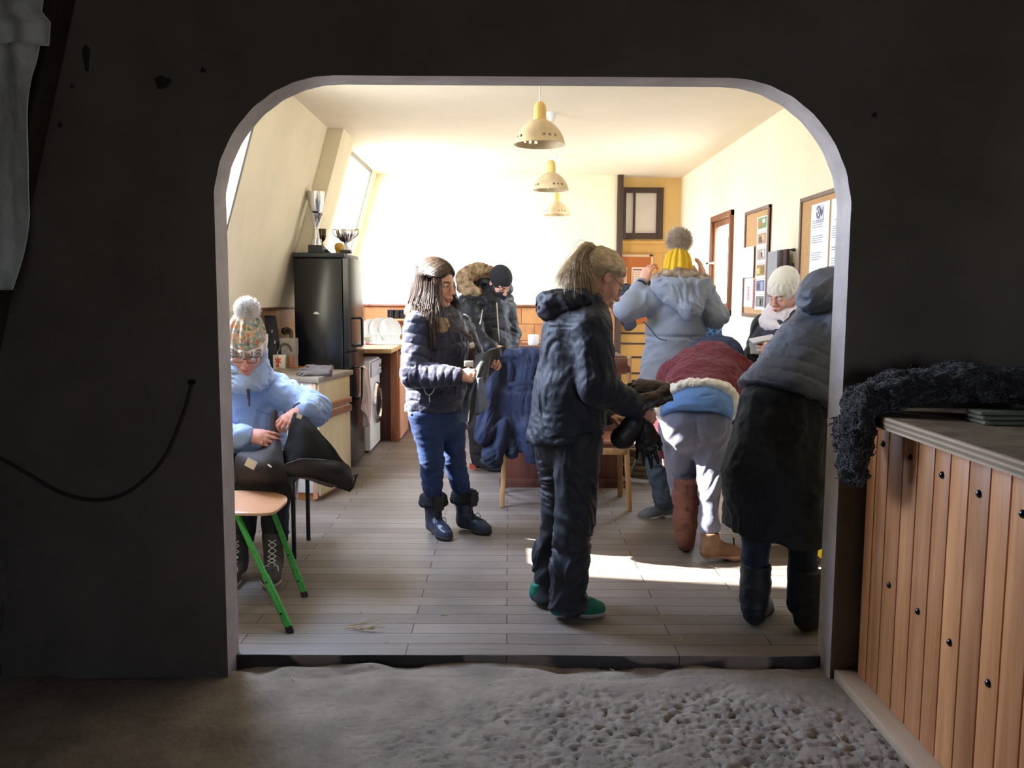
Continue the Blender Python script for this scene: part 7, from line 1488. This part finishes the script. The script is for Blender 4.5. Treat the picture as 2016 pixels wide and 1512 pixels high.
# ------------------------------------------------------------------ clothes on the chair, gloves on the cabinet, coat on the door
m_navyj = mat('navy_jacket', (46, 55, 84), .75, bump=(24, .4, .012), bump2=(240, .2, .002), var=(8, .18))
cy = 5.775
t = thing('draped_jacket', 'navy jacket with dark sleeves draped over the back of the wooden chair', 'jacket', (.1, 5.76, .5))
F = garment(at(920, 930, 5.4), at(1120, 670, 6.1), .0075); F.boxr(at(1018, 735, 5.745), (.185, .026, .165), .022); F.boxr(at(1022, 830, 5.72), (.175, .03, .21), .025, .05); F.cone(at(966, 701, 5.80), at(1075, 694, 5.80), .038, .038, .04)
F.chain([at(975, 705, 5.74), at(962, 770, 5.70), at(955, 850, 5.68), at(950, 862, 5.68)], [.055, .062, .060, .055], .03); F.chain([at(990, 840, 5.68), at(975, 900, 5.66)], [.05, .05], .03); F.cone(at(1040, 840, 5.70), at(1050, 905, 5.70), .06, .055, .04)
F.disp(lambda P: folds(P, (11, 11, 3), .011, 35.0, .6)+folds(P, (24, 24, 14), .004, 3.0, .8)); F.build('jacket_body', m_navyj, t)
s = MB(); s.bar(at(1002, 757, 5.672), at(1060, 752, 5.672), .006, .03, .002); s.build('pocket_flap', m_navyj, t)
F = garment(at(930, 940, 5.4), at(1080, 830, 5.9), .007); F.chain([at(975, 862, 5.74), at(968, 895, 5.68), at(975, 908, 5.68)], [.055, .062, .05], .03); F.chain([at(1000, 860, 5.74), at(1008, 890, 5.70)], [.06, .05], .03); F.disp(lambda P: folds(P, (14, 14, 20), .010, 45.0, .6)); F.build('inner_layer', mat('fleece_dark_blue', (52, 62, 84), .9, bump=(60, .4, .006), var=(10, .3)), t)
m_glgrey = mat('glove_grey_wool', (112, 104, 102), .95, bump=(120, .5, .004), var=(30, .15))
zt_ = .889
w_ = at(640, 735, 6.10); w_[2] = zt_+.030
glove('work_glove', 'grey woollen glove lying on the cabinet worktop, one finger sticking up', w_, (-.95, -.1, .02), (.05, -.85, .5), 'R', [(-50, 5, 5), (-12, 12, 8), (8, 12, 10), (12, 20, 10)], m_glgrey, 1.15, .05, thumb=(40, 0), spread=10)
s = thing('hanging_coat', 'dark coat hanging on the ochre door beside the ponytail woman\'s face', 'coat', at(1232, 620, 9.75))
F = Fld(at(1190, 680, 9.5), at(1262, 550, 10.0), .011); F.chain([at(1232, 575, 9.84), at(1230, 610, 9.82), at(1240, 640, 9.82)], [.09, .12, .07], .04, flat=((0, 1, 0), .7)); F.disp(lambda P: folds(P, (7, 7, 9), .016, 3.0)); F.build('coat_body', mat('coat_dark_navy', (38, 42, 58), .8), s)
k = MB(); k.tube([(at(1232, 565, 9.85)[0], 9.99, at(1232, 565, 9.85)[2]), (at(1232, 565, 9.85)[0], 9.86, at(1232, 562, 9.85)[2])], .008, 8); k.build('coat_hook', m_blackmetal, s)
w_ = at(636, 742, 6.04); w_[2] = .889+.022
glove('work_glove', 'grey woollen glove lying flat on the cabinet worktop, under the other glove', w_, (-.97, -.05, 0), (.02, -.12, .99), 'L', [(4, 8, 5), (2, 6, 8), (6, 8, 6), (8, 12, 10)], m_glgrey, 1.12, .05, thumb=(45, 0), spread=9)
